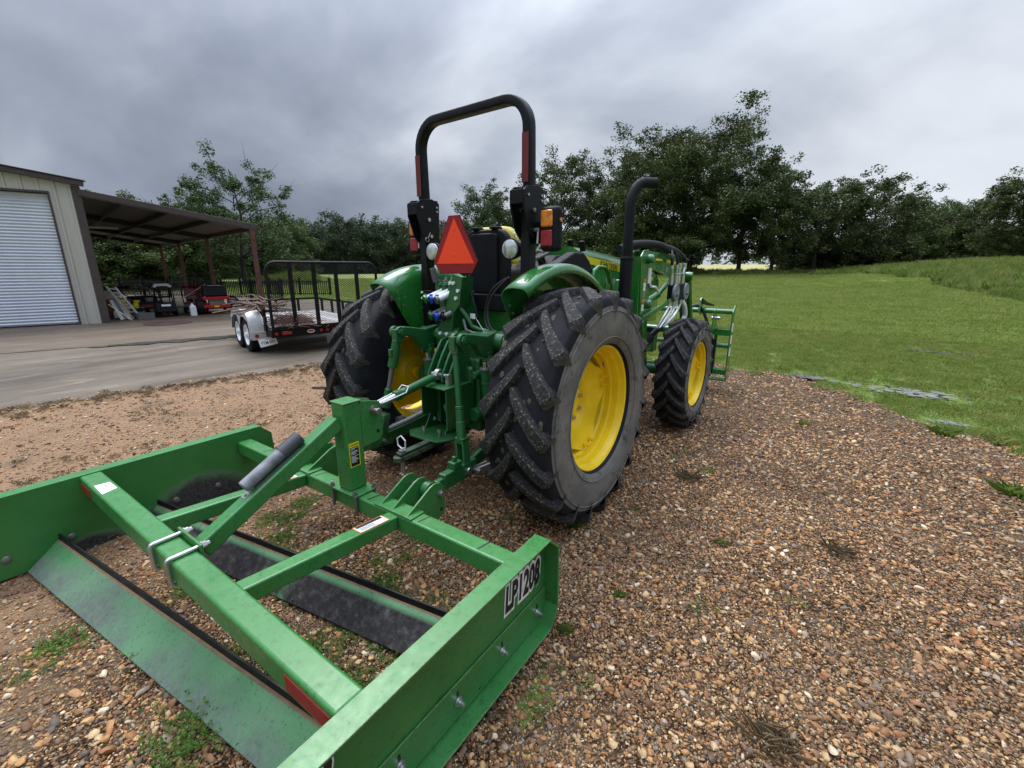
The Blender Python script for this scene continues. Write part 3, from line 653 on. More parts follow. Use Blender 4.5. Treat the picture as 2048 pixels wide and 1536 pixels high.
# --- chassis
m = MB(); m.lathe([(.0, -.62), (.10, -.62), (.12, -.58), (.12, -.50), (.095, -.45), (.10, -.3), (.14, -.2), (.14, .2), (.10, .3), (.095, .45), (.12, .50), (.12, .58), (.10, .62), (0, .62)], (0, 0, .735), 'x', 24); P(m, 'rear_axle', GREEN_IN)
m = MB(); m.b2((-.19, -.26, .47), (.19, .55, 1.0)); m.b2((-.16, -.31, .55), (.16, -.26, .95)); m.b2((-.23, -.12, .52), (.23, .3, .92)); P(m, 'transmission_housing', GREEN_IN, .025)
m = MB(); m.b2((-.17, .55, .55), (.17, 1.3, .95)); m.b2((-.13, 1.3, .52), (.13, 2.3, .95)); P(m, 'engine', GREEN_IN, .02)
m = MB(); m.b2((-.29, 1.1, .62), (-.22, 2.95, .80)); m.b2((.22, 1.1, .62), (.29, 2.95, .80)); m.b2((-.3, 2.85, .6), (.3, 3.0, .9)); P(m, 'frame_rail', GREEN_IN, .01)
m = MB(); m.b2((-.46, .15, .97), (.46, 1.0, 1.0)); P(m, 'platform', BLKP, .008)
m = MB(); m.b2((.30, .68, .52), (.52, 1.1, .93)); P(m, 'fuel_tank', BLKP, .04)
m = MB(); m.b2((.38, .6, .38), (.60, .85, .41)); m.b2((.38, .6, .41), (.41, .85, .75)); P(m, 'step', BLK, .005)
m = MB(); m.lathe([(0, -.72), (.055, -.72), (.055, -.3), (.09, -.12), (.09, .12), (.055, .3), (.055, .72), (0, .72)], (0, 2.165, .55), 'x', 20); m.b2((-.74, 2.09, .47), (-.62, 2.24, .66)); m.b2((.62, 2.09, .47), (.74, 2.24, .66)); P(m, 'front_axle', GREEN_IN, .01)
# --- hood
def hsec(y, zt, hw, zb):
    return [(-hw, zb), (-hw, zt - .10), (-hw + .02, zt - .05), (-hw + .09, zt - .012), (-.12, zt), (.12, zt), (hw - .09, zt - .012), (hw - .02, zt - .05), (hw, zt - .10), (hw, zb)]
secs = [(0.90, 1.785, .31, 1.12), (1.4, 1.75, .32, 1.08), (2.0, 1.70, .32, 1.05), (2.6, 1.63, .31, 1.0), (2.9, 1.56, .29, .98), (3.02, 1.45, .26, .98)]
m = MB(); vs = []
for y, zt, hw, zb in secs: vs += [(a, y, b) for a, b in hsec(y, zt, hw, zb)]
fs = [(i * 10 + k, i * 10 + k + 1, (i + 1) * 10 + k + 1, (i + 1) * 10 + k) for i in range(5) for k in range(9)] + [tuple(range(10)), tuple(50 + k for k in range(10))[::-1]]
m.add(vs, fs); hood = P(m, 'hood', GREEN, sharp=30)
for s_ in (1, -1):
    m = MB(); st = [(.955, 1.655), (1.02, 1.602), (2.55, 1.475), (2.6, 1.53), (1.0, 1.665)]
    m.prism([(a, b) for a, b in [(.92, 1.702), (1.04, 1.632), (1.9, 1.537), (2.6, 1.462), (2.62, 1.50), (1.9, 1.607)]], 'x', s_ * .3215, s_ * .3245); o = P(m, 'hood_stripe', YELS)
    if s_ > 0: text('JOHN DEERE', .072, basis((.3262, 1.425, 1.617), (0, 1, -.105), (0, .105, 1)), BLKS, hood, sx=.92)
m = MB(); m.b2((-.3, .86, 1.15), (.3, .93, 1.60)); P(m, 'dash_panel', BLKP, .02)
m = MB(); m.prism([(.20, 1.60), (.36, 1.645), (.56, 1.715), (.70, 1.715), (.80, 1.655), (.93, 1.50), (.99, 1.30), (.80, 1.22), (.35, 1.40), (.22, 1.50)], 'x', .36, .45); P(m, 'side_console', BLKP, .018)
m = MB(); m.prism([(.55, 1.25), (.55, 1.58), (.72, 1.70), (.90, 1.70), (.93, 1.25)], 'x', -.20, .20); P(m, 'dash_tower', BLKP, .03)
m = MB(); M_ = Matrix.Rotation(radians(-52), 3, 'X'); m.frame([Vector((0, .70, 1.775)) + M_ @ Vector((.205 * cos(t), 0, .205 * sin(t))) if False else Vector((.205 * cos(t), .70 + .205 * sin(t) * .82, 1.775 + .205 * sin(t) * .57)) for t in [2 * pi * i / 40 for i in range(40)]], .014, 8, closed=True)
for a in (90, 210, 330): t = radians(a); m.cyl((0, .72, 1.74), (.2 * cos(t), .70 + .2 * sin(t) * .82, 1.775 + .2 * sin(t) * .57), .010, 8)
m.cyl((0, .72, 1.74), (0, .80, 1.55), .025, 12); P(m, 'steering_wheel', GRYP)
m = MB(); m.cyl((.10, .66, 1.62), (.10, .60, 1.70), .03, 14, .035); m.cyl((.2, .62, 1.55), (.17, .5, 1.68), .008, 8); P(m, 'lever', BLKP)
for x_, y_, z_ in ((.20, .92, 1.76), (.30, .94, 1.745)):
    m = MB(); m.box((x_, y_, z_ + .03), (.05, .03, .09), Matrix.Rotation(.4, 3, 'X')); P(m, 'hood_latch', BLKP, .012)
# --- fenders
def fender(s_):
    """one curved shell: outer lip, top, and an inner side that turns down through a wide radius"""
    xi, xo = .507, .70; cy, cz = 0.03, .72
    lat = [(xo + .004, -.058), (xo + .004, -.030), (xo - .004, -.010), (xo - .022, .0), (.62, .005), (.585, .002), (.55, -.012), (.522, -.036), (.509, -.070), (xi, -.11)]
    angs = [radians(a) for a in range(-32, 49, 5)]; vs = []
    for a in angs:
        for (x, dr) in lat:
            r = .902 + dr; vs.append((s_ * x, cy + r * sin(a), cz + r * cos(a)))
    n = len(lat); fs = [(i * n + k, i * n + k + 1, (i + 1) * n + k + 1, (i + 1) * n + k) for i in range(len(angs) - 1) for k in range(n - 1)]
    # inner wall below the radius, its rear edge slanting forward
    low = []
    for i, a in enumerate(angs):
        yy, zz = cy + (.902 - .11) * sin(a), cz + (.902 - .11) * cos(a); k0 = len(vs)
        for q in (.33, .66, 1.0):
            z2 = zz + (1.0 - zz) * q; ymin = -.41 + (1.40 - z2) * .69; vs.append((s_ * xi, max(yy if i else -9, ymin), z2))
        low.append(k0)
    for i in range(len(angs) - 1):
        a0, a1 = i * n + n - 1, (i + 1) * n + n - 1; c0 = [a0] + [low[i] + q for q in range(3)]; c1 = [a1] + [low[i + 1] + q for q in range(3)]
        for q in range(3): fs.append((c0[q], c0[q + 1], c1[q + 1], c1[q]))
    m = MB(); m.add(vs, fs); me = m.mesh('fender', 60); o = obj('fender', me, T, GREEN)
    q = o.modifiers.new('thickness', 'SOLIDIFY'); q.thickness = .006; q.offset = 0
    for yy, zz in ((-.34, 1.38), (-.30, 1.33), (-.12, 1.30)):
        m = MB(); m.cyl((s_ * (xi - .008), yy, zz), (s_ * (xi + .012), yy, zz), .009, 8); m.build('bolt', STEEL, o)
for s_ in (1, -1): fender(s_)
# --- roll bar
def rrect(a, b, c=.012):
    o = []
    for sx, sy, a0 in ((1, 1, 0), (-1, 1, 90), (-1, -1, 180), (1, -1, 270)):
        for k in range(4): t = radians(a0 + 30 * k); o.append((sx * (a - c) + c * cos(t), sy * (b - c) + c * sin(t)))
    return o
hx = .468; path = [(-hx, -.075, 1.92), (-hx, -.085, 2.30)] + [(-hx + .17 - .17 * cos(t), -.088, 2.405 + .17 * sin(t)) for t in [radians(a) for a in range(0, 91, 10)]] + [(hx - .17 + .17 * sin(t), -.088, 2.405 + .17 * cos(t)) for t in [radians(a) for a in range(0, 91, 10)]] + [(hx, -.085, 2.30), (hx, -.075, 1.92)]
m = MB(); m.frame(path, 1.0, prof=rrect(.027, .038)); rb_ = P(m, 'roll_bar', BLK, sharp=50)
for s_ in (1, -1):
    m = MB(); m.b2((s_ * .430, -.12, 1.05), (s_ * .497, -.04, 1.95)); m.b2((s_ * .36, -.14, 1.0), (s_ * .51, .02, 1.06)); P(m, 'roll_bar_post', BLK, .006)
    for xx in (.410, .506):
        m = MB(); m.prism([(-.205, 2.045), (-.205, 1.96), (-.155, 1.82), (-.105, 1.775), (.00, 1.775), (.012, 2.06), (-.06, 2.085), (-.17, 2.07)], 'x', s_ * xx, s_ * (xx + .012)); P(m, 'hinge_plate', BLK, .003)
    m = MB(); m.b2((s_ * .421, -.206, 1.97), (s_ * .507, -.198, 2.05)); m.b2((s_ * .421, -.05, 2.02), (s_ * .507, .01, 2.08)); P(m, 'hinge_block', BLK, .003)
    for (yy, zz, rr_) in ((-.10, 1.94, .013), (-.02, 2.03, .008), (-.02, 2.0, .008), (-.165, 2.02, .008)):
        m = MB(); m.cyl((s_ * .40, yy, zz), (s_ * .526, yy, zz), rr_, 10); P(m, 'hinge_bolt', STEEL)
    m = MB(); m.cyl((s_ * .40, -.085, 1.825), (s_ * .545, -.085, 1.825), .012, 12); m.cyl((s_ * .54, -.085, 1.835), (s_ * .54, -.09, 1.745), .008, 10); P(m, 'hinge_pin', STEEL)
    m = MB(); m.frame([(s_ * .40 + .0, -.13 + .016 * cos(t), 1.80 + .016 * sin(t)) for t in [2 * pi * i / 14 for i in range(14)]], .0025, 5, closed=True); m.cyl((s_ * .40, -.12, 1.815), (s_ * .40, -.10, 1.85), .0025, 5); P(m, 'clip_ring', STEEL)
    m = MB(); m.b2((s_ * hx - .0235, -.1285, 2.10), (s_ * hx + .0235, -.1265, 2.37)); P(m, 'red_reflector_strip', REDD)
    # lamp cluster
    m = MB(); m.b2((s_ * .50, -.075, 1.745), (s_ * .57, -.055, 1.875)); P(m, 'lamp_bracket', BLK, .004)
    m = MB(); m.box((s_ * .612, -.045, 1.828), (.135, .07, .265)); hs_ = P(m, 'lamp_housing', BLKP, .03, seg=4)
    for nm, zc_, hh, mt in (('turn_lamp', 1.888, .098, LENSA), ('tail_lamp', 1.775, .098, LENSR)):
        m = MB(); m.box((s_ * .600, -.083, zc_), (.082, .022, hh)); m.build(nm, mt, hs_, bev=.012, seg=3)
    m = MB(); m.cyl((s_ * .679, -.05, 1.88), (s_ * .684, -.05, 1.88), .012, 12); m.build('side_reflector', LENSA, hs_)
    m = MB(); x0_ = s_ * .355; m.lathe([(0, -.19), (.03, -.188), (.058, -.175), (.062, -.165), (.060, -.15)], (x0_, .04, 1.715), 'y', 28); ln = P(m, 'work_lamp', GLASS)
    m = MB(); m.lathe([(.062, -.168), (.068, -.165), (.066, -.14), (.05, -.09), (.02, -.06), (0, -.06)], (x0_, .04, 1.715), 'y', 28); m.cyl((x0_, .0, 1.715), (s_ * .44, -.06, 1.73), .012, 8); m.build('lamp_shell', BLK, ln)
# --- slow vehicle triangle
def tri(hw, zb, zt, cw, cb_):                     # truncated triangle
    return [(-hw + cw, zb), (-hw, zb + cb_), (-.045, zt), (.045, zt), (hw, zb + cb_), (hw - cw, zb)]
m = MB(); m.prism([(-.150, 1.562), (-.203, 1.642), (-.050, 1.930), (.052, 1.930), (.206, 1.642), (.153, 1.562)], 'y', -.262, -.258)
sv = P(m, 'slow_vehicle_emblem', BLK, .0015)
m = MB(); m.prism([(-.146, 1.567), (-.197, 1.642), (-.046, 1.926), (.048, 1.926), (.200, 1.642), (.149, 1.567)], 'y', -.2645, -.2622); m.build('red_border', RED, sv)
m = MB(); m.prism([(-.166, 1.627), (.003, 1.912), (.170, 1.627)], 'y', -.2668, -.2647); m.build('orange_triangle', ORG, sv)
for zz in (1.68, 1.84): m = MB(); m.cyl((.0, -.266, zz), (.0, -.270, zz), .006, 8); m.build('rivet', ORG, sv)
# --- seat
def rprof(hw, z0, z1, r):
    return [(-hw, z0), (hw, z0)] + [(hw - r + r * cos(t), z1 - r + r * sin(t)) for t in [radians(a) for a in range(0, 91, 15)]] + [(-hw + r - r * sin(t), z1 - r + r * cos(t)) for t in [radians(a) for a in range(0, 91, 15)]]
m = MB(); m.prism(rprof(.205, 1.62, 1.885, .10), 'y', .10, .20); P(m, 'seat_back_cushion', YELV, .03, seg=3)
m = MB(); m.prism(rprof(.195, 1.40, 1.862, .09), 'y', .045, .11); sb = P(m, 'seat_back_shell', BLKP, .015)
m = MB(); m.prism(rprof(.125, 1.42, 1.835, .03), 'y', .02, .05); m.build('document_box', BLKP, sb, bev=.012)
for xx in (-.09, .08): m = MB(); m.b2((xx - .03, .03, 1.862), (xx + .03, .11, 1.880)); m.build('hinge_tab', BLKP, sb, bev=.006)
m = MB(); m.prism(rprof(.22, .12, .60, .08), 'z', 1.40, 1.475); P(m, 'seat_cushion', YELV, .02)
m = MB(); m.b2((-.22, .10, 1.425), (.22, .14, 1.47)); P(m, 'seat_piping', YELV, .01)
m = MB(); m.b2((-.50, -.02, 1.30), (.50, .30, 1.42)); m.b2((-.2, .05, 1.0), (.2, .5, 1.3)); P(m, 'seat_base', BLKP, .012)
m = MB(); m.b2((-.50, .02, 1.0), (.50, .06, 1.32)); P(m, 'rear_panel', GREEN, .005)
# --- exhaust
ex, ey = .60, 1.17
m = MB(); m.cyl((ex, ey, .95), (ex, ey, 1.66), .055, 24); m.lathe([(.055, 1.66), (.058, 1.67), (.058, 1.68), (.046, 1.70), (.046, 1.75)], (ex, ey, 0), 'z', 24); es = P(m, 'muffler', BLK)
bend = [(ex, ey, 1.70), (ex, ey, 2.07)] + [(ex + .707 * q * 0.75, ey + .707 * q * 1.25, z) for q, z in [(.12 * (1 - cos(t)), 2.07 + .2 * sin(t)) for t in [radians(a) for a in range(10, 86, 15)]]]
bend += [(ex + .125, ey + .20, 2.275)]
m = MB(); m.frame(bend, .0405, 22, cap=False); m.frame(bend[-2:], .036, 22, cap=True); P(m, 'exhaust_pipe', BLKP, par=es, sharp=60)
m = MB(); m.cyl((ex, ey, 1.70), (ex, ey, 1.735), .049, 24); m.b2((ex - .075, ey - .02, 1.705), (ex - .045, ey + .01, 1.73)); m.build('clamp', BLK, es)
# --- grab rail
m = MB(); m.frame([(.47, .80, 1.34), (.47, .80, 1.50), (.47, .83, 1.575), (.47, .90, 1.605), (.47, 1.02, 1.605), (.47, 1.09, 1.57), (.47, 1.18, 1.42), (.47, 1.27, 1.25), (.47, 1.29, 1.15), (.47, 1.29, .95)], .017, 12); m.b2((.462, 1.05, 1.0), (.478, 1.14, 1.47)); P(m, 'grab_rail', GREEN)
# --- three point hitch
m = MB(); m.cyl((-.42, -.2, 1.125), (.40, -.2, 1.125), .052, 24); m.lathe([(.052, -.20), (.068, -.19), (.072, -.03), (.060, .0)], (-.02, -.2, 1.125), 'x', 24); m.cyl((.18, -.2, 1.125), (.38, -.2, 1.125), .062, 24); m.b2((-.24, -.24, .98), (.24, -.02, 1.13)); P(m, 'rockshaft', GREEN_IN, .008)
m = MB(); m.cyl((.40, -.2, 1.115), (.445, -.2, 1.115), .058, 20); m.box((.45, -.2, 1.11), (.03, .07, .09)); P(m, 'sensor_cap', BLKP, .008)
for s_ in (1, -1):
    x_ = s_ * .285
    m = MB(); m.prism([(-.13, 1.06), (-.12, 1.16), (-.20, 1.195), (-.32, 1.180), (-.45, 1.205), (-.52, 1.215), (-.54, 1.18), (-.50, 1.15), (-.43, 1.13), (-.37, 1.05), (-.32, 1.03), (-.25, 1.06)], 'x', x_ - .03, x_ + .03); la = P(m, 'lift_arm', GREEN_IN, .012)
    for dx in (-.028, .028):
        m = MB(); m.cyl((x_ + dx - .014, -.55, 1.178), (x_ + dx + .014, -.55, 1.178), .040, 20); m.build('arm_eye', GREEN_IN, la, bev=.004)
    m = MB(); m.cyl((x_ - .06, -.55, 1.178), (x_ + .062, -.55, 1.178), .017, 14); m.cyl((x_ + .045, -.55, 1.178), (x_ + .056, -.55, 1.178), .028, 6); m.build('pin', GREEN_IN, la)
    # lift cylinder
    cx_2 = s_ * .275
    m = MB(); m.cyl((cx_2, -.26, .66), (cx_2, -.285, .95), .040, 22); m.lathe([(.0405, 0), (.044, .002), (.044, .012), (.0405, .014)], (cx_2, -.275, .845), 'z', 22); m.cyl((cx_2, -.255, .60), (cx_2, -.26, .66), .032, 16); lc = P(m, 'lift_cylinder', GREEN_IN, sharp=30)
    m = MB(); m.cyl((cx_2, -.285, .95), (cx_2, -.29, 1.005), .027, 18); m.build('cylinder_rod', CHR, lc)
    m = MB(); m.cyl((cx_2, -.287, .948), (cx_2, -.288, .957), .043, 22); m.build('wiper_seal', STEELD, lc)
    m = MB(); m.cyl((cx_2 - .05, -.29, 1.025), (cx_2 + .05, -.29, 1.025), .022, 14); m.b2((cx_2 - .045, -.315, 1.0), (cx_2 - .028, -.265, 1.07)); m.b2((cx_2 + .028, -.315, 1.0), (cx_2 + .045, -.265, 1.07)); m.build('clevis', GREEN_IN, lc, bev=.004)
    # lift rod
    a, b = Vector((s_ * .265, -.565, 1.165)), Vector((s_ * .405, -.665, .41)); q = lambda t: a + (b - a) * t
    m = MB(); m.box(q(.01), (.05, .06, .09)); m.cyl(q(.03), q(.10), .026, 16, .021)
    if s_ > 0:
        m.cyl(q(.10), q(.50), .0185, 16); m.cyl(q(.50), q(.53), .027, 16); m.cyl(q(.53), q(.62), .025, 16); m.cyl(q(.62), q(.78), .028, 16, .030)
    else:
        m.cyl(q(.05), q(.30), .030, 16, .034); m.box(q(.16), (.03, .09, .05)); m.cyl(q(.50), q(.68), .026, 16, .030)
    m.beam(q(.76) + Vector((-.028, 0, 0)), q(1.04) + Vector((-.028, 0, 0)), .014, .055, (0, 1, 0)); m.beam(q(.76) + Vector((.028, 0, 0)), q(1.04) + Vector((.028, 0, 0)), .014, .055, (0, 1, 0)); m.box(q(.77), (.07, .055, .04))
    lr = P(m, 'lift_rod', GREEN_IN, .005)
    if s_ < 0: m = MB(); m.cyl(q(.30), q(.50), .016, 14); m.build('threaded_rod', STEELD, lr)
    m = MB(); m.cyl(b + Vector((-.05, 0, 0)), b + Vector((.055, 0, 0)), .014, 12); m.frame([b + Vector((s_ * .05 if s_ > 0 else -.055, .02 * cos(t), .02 * sin(t))) for t in [2 * pi * i / 12 for i in range(12)]], .003, 5, closed=True); m.build('pin', STEEL, lr)
    # lower link
    m = MB(); f0, f1, f2 = Vector((s_ * .31, .02, .52)), Vector((s_ * .40, -.62, .405)), Vector((s_ * .435, -.93, .415))
    m.beam(f0, f1, .030, .085); m.beam(f1 + Vector((0, .05, 0)), f1 + (f2 - f1) * .82, .055, .095); m.beam(f1 + (f2 - f1) * .6, f2, .035, .055)
    ll = P(m, 'lower_link', GREEN_IN, .008)
    m = MB(); m.b2((s_ * .42 - .028, -.79, .455), (s_ * .42 + .028, -.72, .50)); m.b2((s_ * .42 - .014, -.77, .50), (s_ * .42 + .014, -.745, .53)); m.build('latch_block', GREEN_IN, ll, bev=.008)
    m = MB(); c_ = Vector((s_ * .44, -.985, .415)); m.cyl(c_ - Vector((.022, 0, 0)), c_ + Vector((.022, 0, 0)), .047, 24); m.build('link_eye', GREEN_IN, ll, bev=.004)
    m = MB(); m.lathe([(.02, -.03), (.034, -.022), (.036, 0), (.034, .022), (.02, .03)], c_, 'x', 20); m.build('ball', CHR, ll)
    m = MB(); g0, g1 = Vector((s_ * .445, -.60, .39)), Vector((s_ * .56, -.36, .44)); m.cyl(g0, g1, .012, 12); m.beam(g0 - Vector((.02, 0, 0)), g0 + (g1 - g0) * .35 - Vector((.02, 0, 0)), .010, .035); m.beam(g0 + Vector((.02, 0, 0)), g0 + (g1 - g0) * .35 + Vector((.02, 0, 0)), .010, .035); m.cyl(g1 - Vector((0, .03, 0)), g1 + Vector((0, .03, 0)), .03, 14); m.cyl(g0 - Vector((.04, 0, 0)), g0 + Vector((.04, 0, 0)), .013, 10); P(m, 'sway_turnbuckle', STEELD, .002)
# top link plates
for i, xx in enumerate((-.085, -.02, .045, .105)):
    m = MB(); m.prism([(-.27, 1.14), (-.34, 1.12), (-.41, 1.02), (-.475, .905), (-.475, .86), (-.43, .835), (-.32, .84), (-.26, .9)], 'x', xx - .009, xx + .009); o = P(m, 'top_link_bracket', GREEN_IN, .005)
    for yy, zz in ((-.345, 1.06), (-.375, 1.0), (-.405, .945)):
        m = MB(); m.cyl((xx - .0105, yy, zz), (xx + .0105, yy, zz), .011, 10); m.build('pin_hole', BLKS, o)
m = MB(); m.b2((-.14, -.56, .835), (.16, -.30, .848)); m.b2((.147, -.55, .56), (.16, -.30, .836)); m.b2((-.14, -.36, .52), (-.10, -.28, .836)); m.b2((-.14, -.50, .60), (-.128, -.30, .836)); P(m, 'pto_shield', GREEN_IN, .006)
m = MB(); m.prism([(-.19, .0), (-.19, .01)], 'y', 0, 1) if False else m.cyl((0, -.26, .66), (0, -.40, .66), .025, 14); P(m, 'pto_shaft', STEELD)
for xx, zz in ((-.06, .78), (-.05, .69), (.02, .74), (.07, .62), (-.08, .60), (.10, .70)):
    m = MB(); m.cyl((xx, -.31, zz), (xx, -.33, zz), .012, 6); P(m, 'housing_bolt', STEEL)
for x0_, z0_, r_ in ((.12, .60, .035), (.19, .62, .055), (-.17, .9, .03), (.2, .9, .03)):
    m = MB(); m.cyl((x0_, -.26, z0_), (x0_, -.33, z0_), r_, 16, r_ * .8); P(m, 'housing_boss', GREEN_IN, .004)
m = MB(); m.prism([(-.14, -.30), (.13, -.30), (.14, -.50), (.09, -.585), (-.02, -.60), (-.16, -.60), (-.235, -.54), (-.20, -.40)], 'z', .468, .484)
for s_ in (1, -1): m.prism([(-.30, .47), (-.30, .70), (-.355, .70), (-.40, .60), (-.46, .49), (-.50, .47)], 'x', -.06 + s_ * .10 - .005, -.06 + s_ * .10 + .005)
hp = P(m, 'drawbar_support', GREEN_IN, .006)
for xx, yy in ((-.10, -.52), (.03, -.50)): m = MB(); m.cyl((xx, yy, .484), (xx, yy, .53), .009, 8); m.cyl((xx - .04, yy + .02, .515), (xx + .03, yy - .03, .515), .006, 6); m.build('pin', STEEL, hp)
for yy, zz in ((-.345, .64), (-.345, .54)): m = MB(); m.cyl((-.155, yy - .02, zz), (-.15, yy - .035, zz), .014, 6); m.build('bolt', STEEL, hp)
m = MB(); m.beam((-.01, -.15, .445), (.035, -.86, .445), .065, .032); m.cyl((.035, -.86, .429), (.035, -.86, .461), .033, 16); m.beam((0.02, -.55, .475), (.035, -.86, .475), .05, .014); db = P(m, 'drawbar', simple('worn_drawbar', (.05, .075, .04), .6, var=.5, scale=30), .004)
m = MB(); m.cyl((.035, -.83, .29), (.035, -.83, .50), .0125, 14); m.cyl((.035, -.83, .485), (.035, -.83, .497), .022, 16); m.build('hitch_pin', STEEL, db)
m = MB(); hx_ = [(.0, .505), (-.035, .52), (-.038, .565), (0, .59), (.038, .565), (.035, .52)]; m.frame([(.035 + u, -.83, z) for u, z in hx_], .0045, 8, closed=True); m.build('pin_handle', WHTP, db)
m = MB(); m.frame([(.035 + .045 * sin(t), -.83 + .012 * cos(t), .325 + .008 * cos(2 * t)) for t in [2 * pi * i / 16 for i in range(16)]], .0025, 5, closed=True); m.build('hairpin_clip', STEEL, db)
# top link
a, b = Vector((.0, -.455, .905)), Vector((.055, -1.045, .825)); q = lambda t: a + (b - a) * t
m = MB(); m.cyl(q(.12), q(.60), .027, 20); m.cyl(q(.08), q(.12), .018, 20, .027); m.cyl(q(.60), q(.64), .027, 20, .034); m.cyl(q(.60), q(.68), .033, 6); tl = P(m, 'top_link', GREEN_IN, .003)
m = MB(); m.cyl(q(-.01), q(.10), .014, 12); m.cyl(q(.68), q(.97), .019, 14); m.cyl(b - Vector((.02, 0, 0)), b + Vector((.02, 0, 0)), .040, 24); m.cyl(a - Vector((.018, 0, 0)), a + Vector((.018, 0, 0)), .038, 22); m.build('link_thread', STEEL, tl, bev=.002)
m = MB(); m.cyl(b - Vector((.075, 0, 0)), b + Vector((.075, 0, 0)), .0125, 14); m.cyl(b + Vector((.075, 0, 0)), b + Vector((.082, 0, 0)), .019, 12); m.build('link_pin', STEEL, tl)
d_ = (b - a).normalized(); sd_ = Vector((1, 0, 0)); m = MB(); k1, k2 = q(.58) + Vector((0, 0, .01)), q(.88) + Vector((0, 0, .012)); m.frame([k2 + sd_ * .028, k1 + sd_ * .040, k1 + sd_ * .03 - d_ * .03 + Vector((0, 0, .025)), k1 - sd_ * .03 - d_ * .03 + Vector((0, 0, .025)), k1 - sd_ * .040, k2 - sd_ * .028], .0035, 8); m.build('lock_wire', WHTP, tl)
m = MB(); m.cyl((-.065, -.455, .905), (.09, -.455, .905), .012, 12); m.box((.10, -.465, .885), (.03, .035, .075)); P(m, 'bracket_pin', STEEL, .003)
# --- hydraulics
m = MB()
for i, x_ in enumerate((-.235, -.175, -.115)): m.b2((x_ - .027, -.17, 1.27), (x_ + .027, -.10, 1.50)); m.b2((x_ - .02, -.21, 1.42), (x_ + .02, -.16, 1.49))
m.b2((-.27, -.12, 1.22), (-.03, -.04, 1.44)); vb = P(m, 'valve_stack', GREEN_IN, .008)
for i in range(3):
    m = MB(); m.cyl((-.235 + .06 * i, -.16, 1.505), (-.235 + .06 * i, -.20, 1.515), .006, 6); m.cyl((-.235 + .06 * i, -.12, 1.50), (-.235 + .06 * i, -.12, 1.535), .010, 8); m.build('fitting', STEEL, vb)
for r_, (z_, xs_, mats) in enumerate(((1.39, (-.250, -.192, -.134), (GREEN, BLUE, STEELD)), (1.275, (-.205, -.148, -.085), (GREEN_IN, BLUE, BLKP)))):
    for i, (x_, mt) in enumerate(zip(xs_, mats)):
        m = MB(); a = Vector((x_ + .05, -.17, z_ + .055)); b = Vector((x_, -.30, z_)); m.cyl(a, b, .022, 16); cp = m.build('coupler', WHTP if r_ == 0 else STEELD, T, bev=.002)
        m = MB(); dd = (b - a).normalized(); m.cyl(b, b + dd * .022, .030, 18); m.box(b + dd * .012 + Vector((0, 0, .028)), (.02, .02, .02)); m.build('dust_cap', mt, cp, bev=.004)
m = MB(); m.cyl((-.235, -.22, 1.50), (-.25, -.235, 1.60), .021, 18); P(m, 'plug_cover', GRYP, .004)
m = MB()
m.add([(-.205, -.262, 1.115), (-.06, -.262, 1.115), (-.03, -.262, 1.30), (.03, -.262, 1.36), (.06, -.262, 1.54), (-.03, -.262, 1.56), (-.075, -.262, 1.42), (-.13, -.262, 1.27), (-.19, -.262, 1.19)] + [(-.205, -.25, 1.115), (-.06, -.25, 1.115), (-.03, -.25, 1.30), (.03, -.25, 1.36), (.06, -.25, 1.54), (-.03, -.25, 1.56), (-.075, -.25, 1.42), (-.13, -.25, 1.27), (-.19, -.25, 1.19)], [tuple(range(9))[::-1], tuple(range(9, 18))] + [(i, (i + 1) % 9, 9 + (i + 1) % 9, 9 + i) for i in range(9)])
m.add([(-.06, -.262, 1.115), (-.03, -.262, 1.30), (.03, -.262, 1.36), (.06, -.262, 1.54), (.06, -.15, 1.54), (.03, -.15, 1.36), (-.03, -.15, 1.28), (-.06, -.15, 1.115)], [(0, 1, 6, 7), (1, 2, 5, 6), (2, 3, 4, 5)])
mb_ = P(m, 'emblem_bracket', GREEN_IN, .003)
for xx, zz in ((-.165, 1.15), (-.10, 1.15), (-.02, 1.50), (.02, 1.45), (.0, 1.40), (-.05, 1.50)): m = MB(); m.cyl((xx, -.262, zz), (xx, -.274, zz), .013, 6); m.build('bolt', WHTP, mb_)
m = MB(); m.frame([(-.05, -.2, 1.33), (0, -.23, 1.335), (.05, -.22, 1.28), (.08, -.2, 1.21), (.13, -.18, 1.19), (.25, -.14, 1.17)], .015, 12); P(m, 'hydraulic_tube', GREEN_IN)
m = MB(); m.frame([(.04, -.24, 1.26), (.06, -.24, 1.19), (.10, -.22, 1.17), (.16, -.2, 1.165)], .009, 8); P(m, 'hydraulic_tube', STEELD)
for pts in (([.30, -.10, 1.53], [.20, -.13, 1.45], [.15, -.14, 1.30], [.20, -.16, 1.19], [.32, -.14, 1.18]), ([.34, -.12, 1.54], [.24, -.15, 1.44], [.19, -.16, 1.32], [.24, -.18, 1.20], [.36, -.15, 1.17]), ([.0, -.12, 1.6], [.03, -.16, 1.48], [.07, -.16, 1.36], [.09, -.15, 1.27]), ([.12, -.15, 1.19], [.2, -.2, 1.17], [.3, -.2, 1.165], [.37, -.12, 1.2])):
    P_ = [Vector(p) for p in pts]; fine = []
    for i in range(len(P_) - 1):
        p0, p1, p2, p3 = P_[max(0, i - 1)], P_[i], P_[i + 1], P_[min(len(P_) - 1, i + 2)]
        for k in range(5): t = k / 5; fine.append(.5 * ((2 * p1) + (p2 - p0) * t + (2 * p0 - 5 * p1 + 4 * p2 - p3) * t * t + (3 * p1 - p0 - 3 * p2 + p3) * t ** 3))
    m = MB(); m.frame(fine + [P_[-1]], .008, 8); P(m, 'hose', HOSE)
m = MB(); m.cyl((.085, -.17, 1.27), (.19, -.19, 1.17), .003, 6); P(m, 'cable', STEEL)
